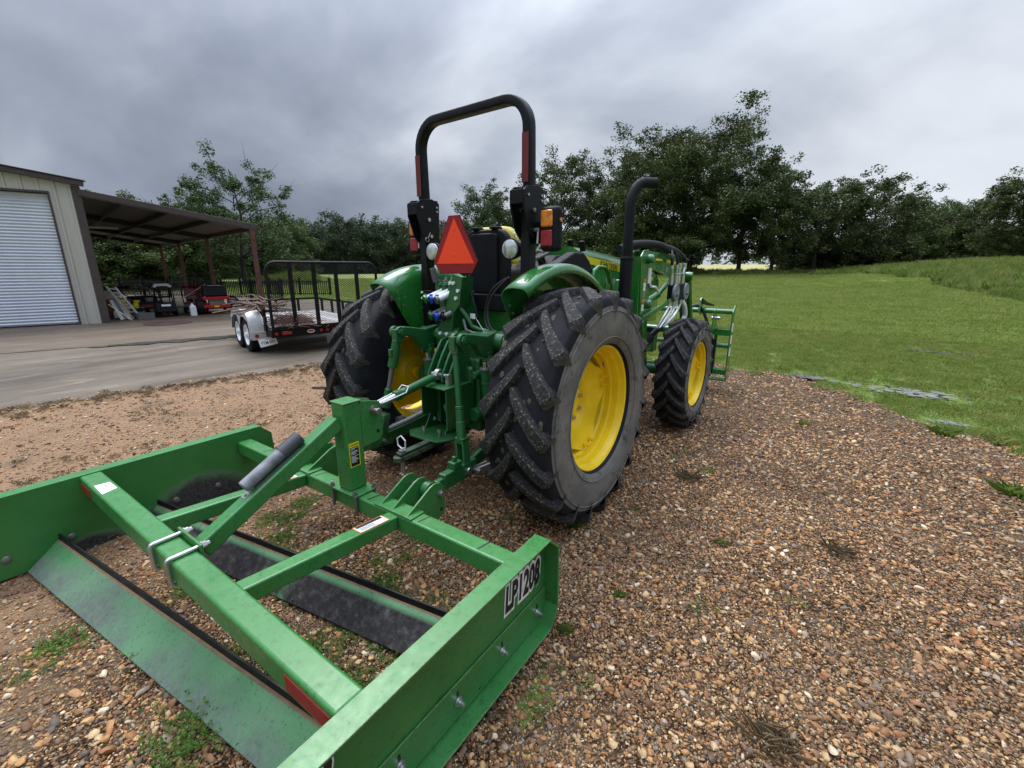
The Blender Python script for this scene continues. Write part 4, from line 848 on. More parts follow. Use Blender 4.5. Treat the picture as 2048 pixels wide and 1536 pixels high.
m = MB(); m.b2((.055, -.19, 1.26), (.10, -.185, 1.295)); P(m, 'tag_label', WHTP)
m = MB(); m.b2((-.42, -.20, 1.36), (-.30, -.19, 1.44)); pb = P(m, 'lamp_plate', BLK, .003)
for xx, zz in ((-.405, 1.425), (-.405, 1.385), (-.32, 1.37)): m = MB(); m.cyl((xx, -.20, zz), (xx, -.209, zz), .009, 6); m.build('bolt', WHTP, pb)
m = MB(); m.b2((-.25, -.24, 1.20), (-.14, -.14, 1.235)); P(m, 'drip_tray', BLK, .004)
m = MB(); m.frame([(-.36, -.62, .49), (-.30, -.5, .53), (-.22, -.38, .59), (-.17, -.3, .62)], .020, 12); P(m, 'telescoping_sway_bar', STEELD)
# --- front loader
for s_ in (1, -1):
    X_ = s_ * .545
    for dx in (-.045, .045):
        m = MB(); m.prism([(1.50, 1.70), (1.56, 1.755), (1.68, 1.765), (1.74, 1.72), (1.78, 1.45), (1.75, 1.2), (1.86, .60), (1.66, .60), (1.57, 1.1)], 'x', X_ + dx - .007, X_ + dx + .007); mp_ = P(m, 'loader_mast', GREEN, .004)
        if dx * s_ > 0 and s_ > 0:
            for i, (z_, h_, mt) in enumerate(((1.49, .022, ORGS), (1.43, .075, WHT), (1.36, .05, GRYM), (1.30, .04, ORGS), (1.24, .06, WHT))):
                m = MB(); xq = X_ + dx + .0078; yq = 1.60 - (1.49 - z_) * .06; m.b2((xq, yq, z_ - h_ / 2), (xq + .0012, yq + .055, z_ + h_ / 2)); m.build('decal', mt, mp_)
    m = MB(); m.b2((X_ - .04, 1.52, .62), (X_ + .04, 1.56, 1.70)); m.b2((s_ * .28, 1.60, .60), (s_ * .50, 1.80, .78)); P(m, 'mast_web', GREEN, .006)
    m = MB(); m.b2((s_ * .40, 1.30, 1.08), (s_ * .49, 1.42, 1.20)); m.prism([(1.30, .60), (1.50, .60), (1.56, 1.1), (1.50, 1.50), (1.40, 1.50), (1.33, 1.2)], 'x', s_ * .40, s_ * .47); P(m, 'mount_bracket', GREEN, .012)
    for yy, zz in ((1.67, 1.68), (1.69, 1.27)):
        m = MB(); m.lathe([(0, .062), (.03, .058), (.042, .045), (.045, .02), (.045, 0)] if s_ > 0 else [(.045, 0), (.045, -.02), (.042, -.045), (.03, -.058), (0, -.062)], (X_ + s_ * .05, yy, zz), 'x', 24); P(m, 'pivot_cap', GREEN)
    m = MB(); m.prism([(1.60, 1.755), (2.1, 1.75), (2.62, 1.735), (2.86, 1.66), (3.02, 1.50), (3.27, 1.10), (3.42, .72), (3.34, .66), (3.24, .70), (3.06, 1.12), (2.86, 1.32), (2.56, 1.50), (2.1, 1.575), (1.62, 1.60)], 'x', X_ - .034, X_ + .034); arm = P(m, 'loader_arm', GREEN, .008)
    m = MB(); m.cyl((X_ + s_ * .07, 2.98, 1.47), (X_ + s_ * .07, 3.20, .98), .032, 18); m.cyl((X_ + s_ * .07, 3.2, .98), (X_ + s_ * .07, 3.30, .75), .018, 14); m.lathe([(0, -.05), (.045, -.045), (.05, 0), (.045, .045), (0, .05)], (X_ + s_ * .07, 2.96, 1.51), 'x', 20); P(m, 'bucket_cylinder', GREEN)
    m = MB(); m.lathe([(0, -.04), (.035, -.038), (.038, 0), (.035, .038), (0, .04)], (X_ + s_ * .08, 3.30, .78), 'x', 18); P(m, 'pivot_cap', GREEN)
    m = MB(); m.cyl((X_, 1.70, 1.25), (X_, 2.15, 1.33), .036, 18); m.cyl((X_, 2.15, 1.33), (X_, 2.6, 1.50), .022, 14); P(m, 'boom_cylinder', GREEN)
    if s_ > 0:
        m = MB(); m.prism([(2.25, 1.685), (2.62, 1.66), (2.66, 1.63), (2.25, 1.655)], 'x', X_ + .0345, X_ + .036); m.build('arm_stripe', YELS, arm)
        text('553', .085, basis((X_ + .0365, 2.70, 1.605), (0, 1, -.15), (0, .15, 1)), YELS, arm)
        m = MB(); m.b2((X_ + .0345, 1.92, 1.67), (X_ + .036, 2.1, 1.69)); m.build('arm_stripe', YELS, arm)
m = MB(); m.cyl((-.5, 3.28, .84), (.5, 3.28, .84), .045, 20); P(m, 'cross_tube', GREEN)
# hydraulic multicoupler and hoses on the right arm
def spline(pts, n=6):
    P_ = [Vector(p) for p in pts]; out = []
    for i in range(len(P_) - 1):
        p0, p1, p2, p3 = P_[max(0, i - 1)], P_[i], P_[i + 1], P_[min(len(P_) - 1, i + 2)]
        for k in range(n): t = k / n; out.append(.5 * ((2 * p1) + (p2 - p0) * t + (2 * p0 - 5 * p1 + 4 * p2 - p3) * t * t + (3 * p1 - p0 - 3 * p2 + p3) * t ** 3))
    return out + [P_[-1]]
m = MB(); m.beam((.62, 1.58, 1.14), (.66, 2.28, 1.28), .02, .05); m.beam((.63, 1.55, 1.12), (.63, 1.6, .98), .02, .05); P(m, 'coupler_bracket', GREEN, .006)
m = MB(); m.b2((.60, 2.28, 1.27), (.70, 2.62, 1.44)); mc = P(m, 'multicoupler', BLKP, .01)
for yy, xx in ((2.22, .71), (2.60, .70)):
    m = MB(); m.lathe([(0, -.012), (.085, -.012), (.09, 0), (.085, .012), (0, .012)], (xx, yy, 1.355), 'x', 32); m.lathe([(0, .012), (.02, .012), (.02, .03), (0, .03)], (xx, yy, 1.335), 'x', 14); m.build('disc', GRYM, mc)
for i in range(4):
    y0 = 2.20 + .115 * i; x0_ = .66 + .01 * (i % 2)
    m = MB(); top_ = Vector((x0_, y0 + .05 * (i - 1) * .4, 1.62)); m.cyl((x0_, y0, 1.43), (x0_, y0, 1.52), .022, 12); m.cyl((x0_, y0, 1.52), top_, .014, 10); m.cyl((x0_, y0, 1.525), (x0_, y0, 1.545), .020, 6); m.cyl(top_ - Vector((0, 0, .03)), top_ + Vector((0, .0, .03)), .019, 8); fh = P(m, 'hydraulic_fitting', STEEL, .002)
    m = MB(); m.frame(spline([top_, (x0_, top_.y - .02, 1.70), (x0_ - .04, 2.20 + .04 * i, 1.79), (.57, 1.95 + .02 * i, 1.825), (.53, 1.7, 1.82), (.48, 1.4, 1.78)]), .016, 8); P(m, 'hose', HOSE)
    m = MB(); lo = spline([(x0_, y0, 1.28), (x0_, y0 - .02, 1.20), (x0_ - .02, y0 - .12, 1.10), (x0_ - .05, 2.02 + .05 * i, 1.0)]); m.cyl((x0_, y0, 1.29), (x0_, y0, 1.24), .019, 8); m.frame(lo, .013, 8); P(m, 'hydraulic_fitting', STEEL)
    m = MB(); m.frame(spline([lo[-1], (.55, 1.90 + .04 * i, .90), (.50, 1.75 + .03 * i, .78), (.42, 1.6, .66), (.36, 1.45, .60)]), .017, 8); P(m, 'hose', HOSE)
m = MB(); m.frame(spline([(.56, 1.96, .93), (.50, 1.82, .80), (.45, 1.70, .69), (.40, 1.55, .60)]), .062, 14); P(m, 'hose_sleeve', simple('hose_sleeve', (.01, .01, .012), .9), 0)
m = MB(); m.frame(spline([(.60, 2.22, 1.77), (.57, 2.02, 1.815), (.53, 1.75, 1.82), (.50, 1.5, 1.80), (.46, 1.32, 1.76)]), .036, 12); P(m, 'hose_sleeve', bpy.data.materials['hose_sleeve'])
m = MB(); m.frame(spline([(.68, 2.56, 1.26), (.70, 2.62, 1.18), (.70, 2.66, 1.08), (.68, 2.60, 1.0)]), .024, 10); P(m, 'white_hose', WHTP)
m = MB(); m.frame(spline([(.60, 1.74, 1.56), (.61, 1.74, 1.44), (.62, 1.86, 1.42), (.62, 1.95, 1.37)]), .012, 8); m.b2((.598, 1.69, 1.46), (.606, 1.76, 1.60)); P(m, 'parking_lever', WHTP)
# ---------------------------------------------------------------- loader grapple
G = thing('loader_grapple', 'green tube-framed grapple attachment mounted on the front loader', 'grapple', (0, 3.6, 0))
gi = Matrix.Translation(G.location).inverted()
def GP(mb, nm, mat, bev=0, par=None):
    o = mb.build(nm, mat, par or G, bev=bev)
    if par is None: o.matrix_parent_inverse = gi
    return o
for s_ in (1, -1):
    m = MB(); m.prism([(3.70, 1.06), (3.80, 1.14), (3.83, 1.14), (3.83, .50), (3.86, .40), (3.95, .22), (3.86, .16), (3.76, .15), (3.70, .24)], 'x', s_ * .985, s_ * 1.0); ep = GP(m, 'end_plate', GREEN, .003)
    if s_ > 0:
        for z_ in (.86, .70, .54): m = MB(); m.b2((1.0005, 3.715, z_ - .05), (1.0025, 3.80, z_ + .06)); m.build('decal', WHT, ep)
    for (y_, x_) in ((3.72, .82), (3.74, .52)):
        m = MB(); m.b2((s_ * x_ - .02, y_, .25), (s_ * x_ + .02, y_ + .04, .85)); GP(m, 'upright', GREEN, .004)
    m = MB(); m.prism([(3.55, .82), (3.78, .82), (3.74, 1.0), (3.64, 1.10), (3.58, 1.08)], 'x', s_ * .80 - .008, s_ * .80 + .008); m.prism([(3.62, 1.05), (3.74, 1.0), (3.76, 1.2), (3.70, 1.23), (3.66, 1.2)], 'x', s_ * .60 - .012, s_ * .60 + .012); GP(m, 'lug_plate', GREEN, .003)
    m = MB(); m.cyl((s_ * .76, 3.66, .98), (s_ * .86, 3.66, .98), .02, 12); GP(m, 'pin', STEEL)
    m = MB(); m.cyl((s_ * .80, 3.70, .25), (s_ * .80, 3.72, .70), .035, 16); GP(m, 'grapple_cylinder', BLK)
    m = MB(); m.prism([(3.75, .62), (3.95, .60), (4.25, .35), (4.3, .12), (4.25, .1), (4.15, .32), (3.9, .5), (3.75, .52)], 'x', s_ * .70 - .01, s_ * .70 + .01); GP(m, 'tine', GREEN, .003)
    m = MB(); m.prism([(3.66, 1.16), (3.9, 1.12), (4.3, 1.08), (4.32, 1.10), (3.9, 1.16), (3.66, 1.22)], 'x', s_ * .62 - .01, s_ * .62 + .01); GP(m, 'tine', BLK)
m = MB(); m.cyl((-.985, 3.75, 1.06), (.985, 3.75, 1.06), .034, 20); GP(m, 'top_tube', GREEN)
m = MB(); m.b2((-.985, 3.70, .755), (.985, 3.79, .84)); GP(m, 'middle_beam', GREEN, .006)
m = MB(); m.cyl((-.985, 3.75, .62), (.985, 3.75, .62), .032, 18); GP(m, 'lower_tube', GREEN)
m = MB(); m.b2((-.985, 3.70, .24), (.985, 3.80, .31)); m.b2((-.985, 3.72, .15), (.985, 3.86, .17)); GP(m, 'bottom_beam', GREEN, .004)
m = MB(); m.frame(spline([(.45, 3.5, 1.05), (.55, 3.6, 1.13), (.62, 3.7, 1.08), (.7, 3.72, .9), (.78, 3.7, .7)]), .02, 8); GP(m, 'hose', HOSE)
# ---------------------------------------------------------------- box scraper / land plane behind the tractor
LP = thing('land_plane', 'faded green three point land plane grader frame resting on the gravel behind the tractor', 'land plane', (-0.088, 0, 0), 0.036)
def Q(mb, nm, mat, bev=0, par=LP, **k): return mb.build(nm, mat, par, bev=bev, **k)
def worn(name, cen, rad, s_=1.0):
    """green plate whose paint is rubbed down to dark steel round given points"""
    t = NT(name); c = t.co()
    f1 = t.ramp(t.noise(2.2, 6, 0.6), [(0.35, 0.0), (0.7, 1.0)]); col = t.mix(f1, (0.024, 0.158, 0.028), (0.048, 0.215, 0.054)); rg = t.ramp(t.noise(30, 4), [(0.3, 0.26), (0.7, 0.46)])
    tot = None
    for (p, r, sq) in cen:
        vm = t.n('ShaderNodeVectorMath', operation='SUBTRACT'); t.l(c, vm.inputs[0]); vm.inputs[1].default_value = p
        v2 = t.n('ShaderNodeVectorMath', operation='MULTIPLY'); t.l(vm.outputs[0], v2.inputs[0]); v2.inputs[1].default_value = sq
        ln = t.n('ShaderNodeVectorMath', operation='LENGTH'); t.l(v2.outputs[0], ln.inputs[0])
        q = t.math('SUBTRACT', 1.0, t.math('DIVIDE', ln.outputs['Value'], r), clamp=True); tot = q if tot is None else t.math('MAXIMUM', tot, q)
    tot = t.math('ADD', tot, t.math('MULTIPLY', t.math('SUBTRACT', t.noise(9, 6, 0.7), 0.5), 0.35))
    k = t.ramp(tot, [(0.10, 0.0), (0.30, 0.75), (0.36, 1.0)]); bare = t.ramp(t.noise(50, 6, 0.8), [(0.35, (0.018, 0.018, 0.02)), (0.7, (0.10, 0.095, 0.09))])
    fr = t.ramp(tot, [(0.05, 0.0), (0.2, 0.5), (0.34, 0.0)]); col = t.mix(fr, col, (0.20, 0.22, 0.19)); col = t.mix(k, col, bare)
    ch = t.ramp(t.noise(16, 9, 0.75, dist=0.4), [(0.69, 0.0), (0.70, 1.0)]); col = t.mix(ch, col, (0.22, 0.16, 0.10))
    t.set(col=col, rough=t.mix(k, rg, 0.75), spec=t.mix(k, .5, .12), coat=0.1, coatr=0.3); t.bump(t.noise(120, 3), 0.06, 0.002); return t.m
PLM = worn('side_plate_paint', [((-1.22, -1.50, .0), .26, (1, .75, 1.0)), ((-1.22, -1.70, -.02), .16, (1, .5, 1)), ((-1.22, -1.25, -.02), .12, (1, .6, 1)), ((-1.22, -2.1, -.03), .13, (1, .6, 1))], 1)
prof = [(-2.66, .13), (-2.52, .0), (-1.035, -.028), (-.975, .06), (-.985, .375), (-1.065, .449), (-2.60, .449), (-2.66, .39)]
for s_ in (1, -1):
    dz = -.02 if s_ > 0 else 0.0; pr_ = [(a, b + (dz if b < .3 else 0)) for a, b in prof]
    m = MB(); m.prism(pr_, 'x', s_ * 1.218, s_ * 1.228); sp_ = Q(m, 'side_plate', PLM if s_ < 0 else LPG, .002)
    n = len(pr_); cen_ = (-1.8, .22); inner = [(a + (.009 if a < -1.8 else -.009) * (1 if abs(a - cen_[0]) > .7 and not (-2.5 < a < -1.1) else .2), b + (.009 if b < .22 else -.009)) for a, b in pr_]
    m = MB(); xo = s_ * 1.302; xi_ = s_ * 1.226; vs = [(xi_, a, b) for a, b in pr_] + [(xo, a, b) for a, b in pr_] + [(xi_, a, b) for a, b in inner] + [(xo, a, b) for a, b in inner]
    fs = []
    for i in range(n): j = (i + 1) % n; fs += [(i, j, n + j, n + i), (2 * n + i, 3 * n + i, 3 * n + j, 2 * n + j), (n + i, n + j, 3 * n + j, 3 * n + i)]
    m.add(vs, fs); m.build('plate_flange', LPG, sp_, bev=.003, sharp=25)
    if s_ > 0:
        m = MB(); m.prism([(-2.655, .155), (-2.52, .012), (-1.04, -.035), (-.99, .05), (-.99, .13), (-2.655, .16)], 'x', 1.230, 1.238); m.build('skid_shoe', LPG, sp_, bev=.003)
        for yy, zz in ((-1.07, .045), (-1.345, .055), (-1.62, .062), (-1.895, .075), (-2.17, .085)):
            m = MB(); m.prism([(yy + .006 * cos(t), zz + .022 + .018 * (1 if sin(t) > 0 else 0) + .006 * sin(t)) for t in [2 * pi * i / 12 for i in range(12)]], 'x', 1.2382, 1.2388); m.build('bolt_slot', BLKS, sp_)
            m = MB(); m.lathe([(0, 0), (.019, 0), (.019, .003), (.013, .003), (.013, .012), (.0075, .012), (.0075, .028), (0, .029)], (1.239, yy, zz), 'x', 14); m.build('bolt', STEEL, sp_)
        text('LP1208', .165, basis((1.2292, -1.175, .255), (0, .999, -.05), (0, .0, 1)), WHT, sp_, off=.0225, sx=.52, space=1.06, ext=.0004, shear=.06) 
        text('LP1208', .165, basis((1.2302, -1.175, .255), (0, .999, -.05), (0, .0, 1)), BLKS, sp_, off=.0075, sx=.52, space=1.06, ext=.0004, shear=.06)
        text('FRONTIER', .20, basis((1.2292, -2.385, .292), (0, 1, 0), (0, 0, 1)), WHT, sp_, off=.018, sx=.62, ext=.0004, shear=.15)
        text('FRONTIER', .20, basis((1.2302, -2.385, .292), (0, 1, 0), (0, 0, 1)), BLKS, sp_, off=.009, sx=.62, ext=.0004, shear=.15)
    else:
        for yy, zz in ((-2.416, .106), (-2.162, .107), (-1.652, .104), (-1.398, .104)):
            m = MB(); m.lathe([(.020, 0), (.017, .006), (.009, .009), (0, .010)], (-1.218, yy, zz), 'x', 18); m.build('bolt_head', STEELD, sp_)
m = MB(); m.b2((-1.218, -2.071, .345), (1.218, -1.971, .4455)); rbm = Q(m, 'rear_beam', LPG, .014, seg=3)
m = MB(); m.b2((.965, -2.0735, .366), (1.195, -2.0715, .424)); m.build('red_reflector_strip', RED, rbm)
m = MB(); m.b2((-1.20, -2.0735, .366), (-1.03, -2.0715, .412)); m.build('red_reflector_strip', RED, rbm)
m = MB(); m.add([(-1.0, -2.055, .4465), (-.84, -2.058, .4465), (-.87, -1.988, .4465), (-.99, -1.99, .4465)], [(0, 1, 2, 3)]); wl_ = m.build('serial_label', WHT, rbm)
for i, (x0_, w_) in enumerate(((-.975, .06), (-.965, .05), (-.93, .03))): m = MB(); m.box((x0_ + w_ / 2, -2.035 + .016 * i, .4470), (w_, .003, .0004)); m.build('label_print', BLKS, wl_)
m = MB(); m.b2((-1.218, -1.237, .284), (1.218, -1.141, .379)); fbm = Q(m, 'front_beam', LPG, .012, seg=3)
for x_ in (-.87, -.245, .254, .64, 1.02):
    m = MB(); m.prism([(x_ - .010, -1.222), (x_ - .001, -1.222), (x_ + .012, -1.150), (x_ + .003, -1.150)], 'z', .3791, .3798); m.build('slot', BLKS, fbm)
for nm, (xa, xb) in (('r', (.43, .47)), ('l', (-.40, -.355))):
    m = MB(); m.beam((xa, -1.972, .372), (xb, -1.236, .338), .076, .076); o = Q(m, 'frame_brace', LPG, .010, seg=3)
    ya, yb2 = -1.45, -1.285; ta = (ya + 1.972) / .736; tb = (yb2 + 1.972) / .736; za = .372 - .034 * ta + .0385; zb2 = .372 - .034 * tb + .0385
    pa, pb_ = xa + (xb - xa) * ta, xa + (xb - xa) * tb
    def lab(w0, w1, l0, l1, h, mt, name='warning_label'):
        mm = MB(); vs = []
        for u in (w0, w1):
            for v_ in (l0, l1): vs.append((pa + (pb_ - pa) * v_ + u, ya + (yb2 - ya) * v_, za + (zb2 - za) * v_ + h))
        mm.add(vs, [(0, 2, 3, 1)]); return mm.build(name, mt, o)
    lab(-.033, .033, 0, 1, .0006, ORGS); lab(-.029, .029, .03, .97, .0010, WHT); lab(-.029, -.008, .06, .94, .0014, BLKS)
    for k in range(6): lab(-.003 + .005 * k, -.001 + .005 * k, .08, .55 + .05 * (k % 3) if nm == 'r' else .9, .0014, BLKS, 'label_print')
# mast
m = MB(); m.b2((-.045, -1.262, .381), (.192, -1.112, .394)); mpl = Q(m, 'mast_base', LPG, .004)
m = MB(); m.b2((.018, -1.240, .394), (.130, -1.130, .900)); mast = Q(m, 'mast', LPG, .012, seg=3)
m = MB(); m.b2((.014, -1.243, .897), (.134, -1.127, .905)); m.build('mast_cap', LPG, mast, bev=.003)
for xx in (.024, .114):
    m = MB(); m.prism([(-1.131, .625), (-1.131, .895), (-1.06, .880), (-1.005, .865), (-.992, .845), (-.992, .66), (-1.02, .635)], 'x', xx, xx + .012); o = m.build('mast_plate', LPG, mast, bev=.002)
    m = MB(); m.cyl((xx - .0006, -1.025, .69), (xx + .0126, -1.025, .69), .011, 14); m.build('pin_hole', BLKS, o)
    m = MB(); m.cyl((xx + (.012 if xx > .05 else -.012), -1.045, .825), (xx + (.024 if xx > .05 else 0), -1.045, .825), .026, 20); m.build('bushing', simple('rusty_boss', (.16, .12, .09), .7, var=.3, scale=30) if xx < .05 else bpy.data.materials['rusty_boss'], o)
m = MB(); m.b2((.1303, -1.228, .535), (.1310, -1.163, .675)); cl_ = m.build('caution_label', YELS, mast)
m = MB(); m.b2((.1311, -1.223, .540), (.1315, -1.168, .650)); m.build('label_panel', BLKS, cl_)
text('! CAUTION', .0115, basis((.1312, -1.196, .662), (0, 1, 0), (0, 0, 1)), BLKS, cl_, off=.0005, ext=.0002)
for k in range(15):
    if k in (2, 7): continue
    m = MB(); m.b2((.1316, -1.219, .6425 - .0058 * k), (.1318, -1.219 + .046 - .006 * ((k * 7) % 4), .6448 - .0058 * k)); m.build('label_print', WHT, cl_)
for xx, yy in ((-.030, -1.250), (.177, -1.250), (-.030, -1.124), (.177, -1.124)):
    m = MB(); m.lathe([(0, .394), (.016, .394), (.016, .398), (.0125, .398), (.0125, .412), (.0075, .412), (.0075, .420), (0, .420)], (xx, yy, 0), 'z', 6); m.cyl((xx, yy, .275), (xx, yy, .381), .0095, 12); m.build('u_bolt_end', STEELD, mpl)
a, b = Vector((.066, -1.241, .798)), Vector((.045, -1.945, .408))
m = MB(); m.beam(a, b, .076, .078); dbm = Q(m, 'diagonal_brace', LPG, .011, seg=3)
m = MB(); m.b2((-.105, -1.970, .372), (.135, -1.958, .475)); Q(m, 'clamp_plate', LPG, .004)
for xx in (-.075, .105):
    m = MB(); pts = [(xx, -1.945, .456)] + [(xx, -2.070 + .014 * cos(t) if False else -2.072 - .010 * sin(t), .444 + .012 * cos(t)) for t in [radians(a_) for a_ in range(0, 91, 18)]] + [(xx, -2.082, .350), (xx, -2.074, .338), (xx, -2.06, .334), (xx, -1.945, .334)]
    m.frame(pts, .0095, 12); ub = Q(m, 'u_bolt', STEEL)
    for zz in (.456, .334): m = MB(); m.lathe([(0, -1.957), (.018, -1.957), (.018, -1.953), (.0145, -1.953), (.0145, -1.938), (.0095, -1.938), (.0095, -1.925), (0, -1.925)], (xx, 0, zz), 'y', 6); m.build('nut', STEEL, ub)
# manual canister on the diagonal brace
dd = (a - b).normalized(); upv = Vector((1, 0, 0)).cross(dd).normalized(); upv = upv if upv.z > 0 else -upv
off_ = upv * .078 + Vector((-.010, 0, 0)); c0, c1 = b + dd * .285 + off_, b + dd * .600 + off_
m = MB(); m.cyl(c0, c1, .030, 26, .031); m.cyl(c0 - dd * .004, c0, .025, 26, .030); can = Q(m, 'manual_canister', CANM, sharp=50)
m = MB(); m.cyl(c0 + dd * .215, c0 + dd * .225, .0365, 26); m.cyl(c0 + dd * .225, c1 + dd * .012, .0355, 26); m.build('canister_cap', simple('dark_grey_plastic', (.055, .055, .06), .5), can, sharp=50)
m = MB(); m.beam(c0 + dd * .03 - upv * .040, c0 + dd * .29 - upv * .040, .05, .014); m.build('canister_saddle', GRYP, can)
m = MB(); m.beam(c0 - dd * .035 - upv * .040, c0 + dd * .01 - upv * .040, .035, .006); m.cyl(c0 - dd * .02 - upv * .040, c0 - dd * .02 - upv * .030, .008, 6); m.build('mounting_tab', STEEL, can)
# lower hitch lugs
for grp in ((.355, .445, .560), (-.52, -.43, -.335)):
    for xx in grp:
        m = MB(); m.prism([(-1.238, .382), (-1.06, .565 - .09), (-1.03, .483), (-.985, .475), (-.955, .44), (-.955, .30), (-.99, .27), (-1.14, .29), (-1.14, .382)], 'x', xx - .006, xx + .006); o = Q(m, 'hitch_lug', LPG, .003)
        m = MB(); m.cyl((xx - .0065, -.985, .315), (xx + .0065, -.985, .315), .012, 12); m.build('pin_hole', BLKS, o)
    x0_, x1_ = min(grp), max(grp); xa, xb = (.445, .560) if x0_ > 0 else (-.52, -.43)
    m = MB(); m.cyl((x0_ - .02, -.995, .415), (x1_ + .03, -.995, .415), .0145, 16); m.cyl((x1_ + .0065, -.995, .415), (x1_ + .016, -.995, .415), .021, 6); Q(m, 'hitch_pin', STEELD, .002)
    m = MB(); m.b2((x0_ - .04, -1.2365, .3795), (x1_ + .04, -1.143, .388)); Q(m, 'weld_pad', LPG, .003)
# cutting blades
def blade(p0, p1, nm, wear):
    p0, p1 = Vector(p0), Vector(p1); d = (p1 - p0); L = d.length; d.normalize(); back = Vector((d.y, -d.x, 0))   # towards the rear
    t = NT(nm); c = t.co(); sx = t.n('ShaderNodeSeparateXYZ'); t.l(c, sx.inputs[0])
    g = t.mix(t.ramp(t.noise(3, 6), [(.35, 0.), (.7, 1.)]), (0.045, 0.17, 0.055), (0.115, 0.245, 0.12))
    steel = t.ramp(t.noise(40, 8, .8), [(.35, (.02, .02, .022)), (.65, (.13, .125, .12))]) if wear < 1 else t.ramp(t.noise(22, 8, .8), [(.38, (.014, .012, .012)), (.52, (.028, .025, .024)), (.68, (.085, .08, .075))])
    across = t.math('MULTIPLY', sx.outputs[1], -5.5)          # local y: 0 at the top edge, negative down the slope
    q = t.math('ADD', t.math('MULTIPLY', t.math('SUBTRACT', t.noise(2.1, 7, .7), .5), 2.2), t.math('ADD', t.math('MULTIPLY', across, .5 if wear < 1 else .2), wear - .75))
    k = t.ramp(q, [(.0, 0.), (.5, 1.)]) if wear < 1 else t.math('MULTIPLY', t.ramp(t.noise(2.6, 6, .65), [(.58, 1.0), (.68, .3)]), t.ramp(across, [(.06, .0), (.16, 1.)])); k2 = t.math('MULTIPLY', k, t.ramp(t.noise(90, 5, .8), [(.3, .35), (.6, 1.)])) if wear < 1 else k
    spk = t.ramp(t.noise(75, 4, .7), [(.57, 0.), (.66, .8)]); col = t.mix(k2, t.mix(spk, g, (.02, .05, .025)), t.mix(.3 if wear < 1 else 0., steel, (.25, .27, .24)))
    t.set(col=col, rough=t.mix(k, .36, .75), spec=t.mix(k, .5, .15)); t.bump(t.noise(70, 5, .7), .15, .002)
    M = Matrix((d, -back, Vector((0, 0, 1)))).transposed().to_4x4()
    def B(poly, name, mat, par, bev=.002):
        m = MB(); m.prism(poly, 'x', 0, L); o = m.build(name, mat, par, bev=bev); return o
    r = B([(0.0, .114), (-.122, .016), (-.136, .006), (-.136, .0), (-.118, .008), (.0, .102)], 'blade', t.m, LP); r.matrix_local = Matrix.Translation(p0) @ M
    B([(.012, .060), (.022, .060), (.022, .150), (.012, .150)], 'blade_back', BLK, r); B([(.0, .095), (.012, .090), (.012, .116), (.0, .112)], 'packed_dirt', simple('packed_dirt', (.20, .135, .075), .95, scale=40, bump=.5) if 'packed_dirt' not in bpy.data.materials else bpy.data.materials['packed_dirt'], r, 0)
    for i in range(6):
        x_ = L * (i + .5) / 6; m = MB(); m.lathe([(0, 0), (.013, 0), (.011, .006), (0, .007)], (x_, .0225, .12), 'y', 10); m.build('bolt_head', STEELD, r)
    return r
blade((-1.218, -2.225, .0), (1.218, -1.955, -.01), 'rear_blade_paint', .74)
blade((-1.218, -1.765, .0), (1.218, -1.365, -.01), 'front_blade_paint', 1.3)
# ---------------------------------------------------------------- utility trailer
TR = thing('utility_trailer', 'black tandem axle utility trailer with raised mesh ramp gate parked on the concrete', 'trailer', (-6.118, 1.317, .035), radians(79))
def U(mb, nm, mat, bev=0, par=TR, **k): return mb.build(nm, mat, par, bev=bev, **k)
WD, LN, DZ = 2.05, 3.6, .47
m = MB(); r_ = .17; gp = [(0, 0, .47), (0, 0, 1.50)] + [(r_ - r_ * cos(t), 0, 1.50 + r_ * sin(t)) for t in [radians(a_) for a_ in range(15, 91, 15)]] + [(WD - r_ + r_ * sin(t), 0, 1.50 + r_ * cos(t)) for t in [radians(a_) for a_ in range(0, 76, 15)]] + [(WD, 0, 1.50), (WD, 0, .47)]
m.frame(gp, .027, 10); gate = U(m, 'ramp_gate', BLK)
m = MB(); m.b2((0, -.02, .47), (WD, .02, .53)); m.build('gate_rail', BLK, gate)
for x_ in (.40, .815, 1.225, 1.635): m = MB(); m.b2((x_ - .036, -.012, .53), (x_ + .036, .012, 1.655)); m.build('gate_bar', BLK, gate)
m = MB(); sp_ = .058; n_ = int((WD + 1.2) / sp_)
for i in range(n_):
    for sg in (1, -1):
        x0_ = -1.15 + i * sp_ if sg > 0 else i * sp_; pts = []
        # clip the diagonal to the gate rectangle
        a_, b_ = (x0_, .50), (x0_ + sg * 1.16 * 1.6, 1.66); 
        x0c = x0_ * 1.0; k = 1.6 * sg
        zmin, zmax = .50, 1.66
        za_ = zmin; zb_ = zmax; xs = lambda z: x0c * 1.0 + k * (z - .5) + (0 if sg > 0 else 0)
        lo, hi = zmin, zmax
        if k > 0: lo = max(lo, .5 + (0.02 - x0c) / k); hi = min(hi, .5 + (WD - .02 - x0c) / k)
        else: lo = max(lo, .5 + (WD - .02 - x0c) / k); hi = min(hi, .5 + (0.02 - x0c) / k)
        if hi - lo > .02: m.beam((xs(lo), 0, lo), (xs(hi), 0, hi), .004, .005)
o = m.build('mesh_panel', BLK, gate); o['kind'] = 'stuff'
m = MB(); m.b2((-.03, .03, .33), (WD + .03, .09, .47)); bmp = U(m, 'rear_beam', BLK, .004)
for x_, w_ in ((.05, .0), (.85, .0), (.97, .0), (1.09, .0), (1.98, .0)): m = MB(); m.cyl((x_, .03, .405), (x_, .015, .405), .032, 18, .026); m.build('marker_lamp', LENSR, bmp)
for x_ in (.23, 1.80): m = MB(); m.b2((x_ - .085, .014, .375), (x_ + .085, .03, .435)); m.build('brake_lamp', LENSR, bmp, bev=.02, seg=3)
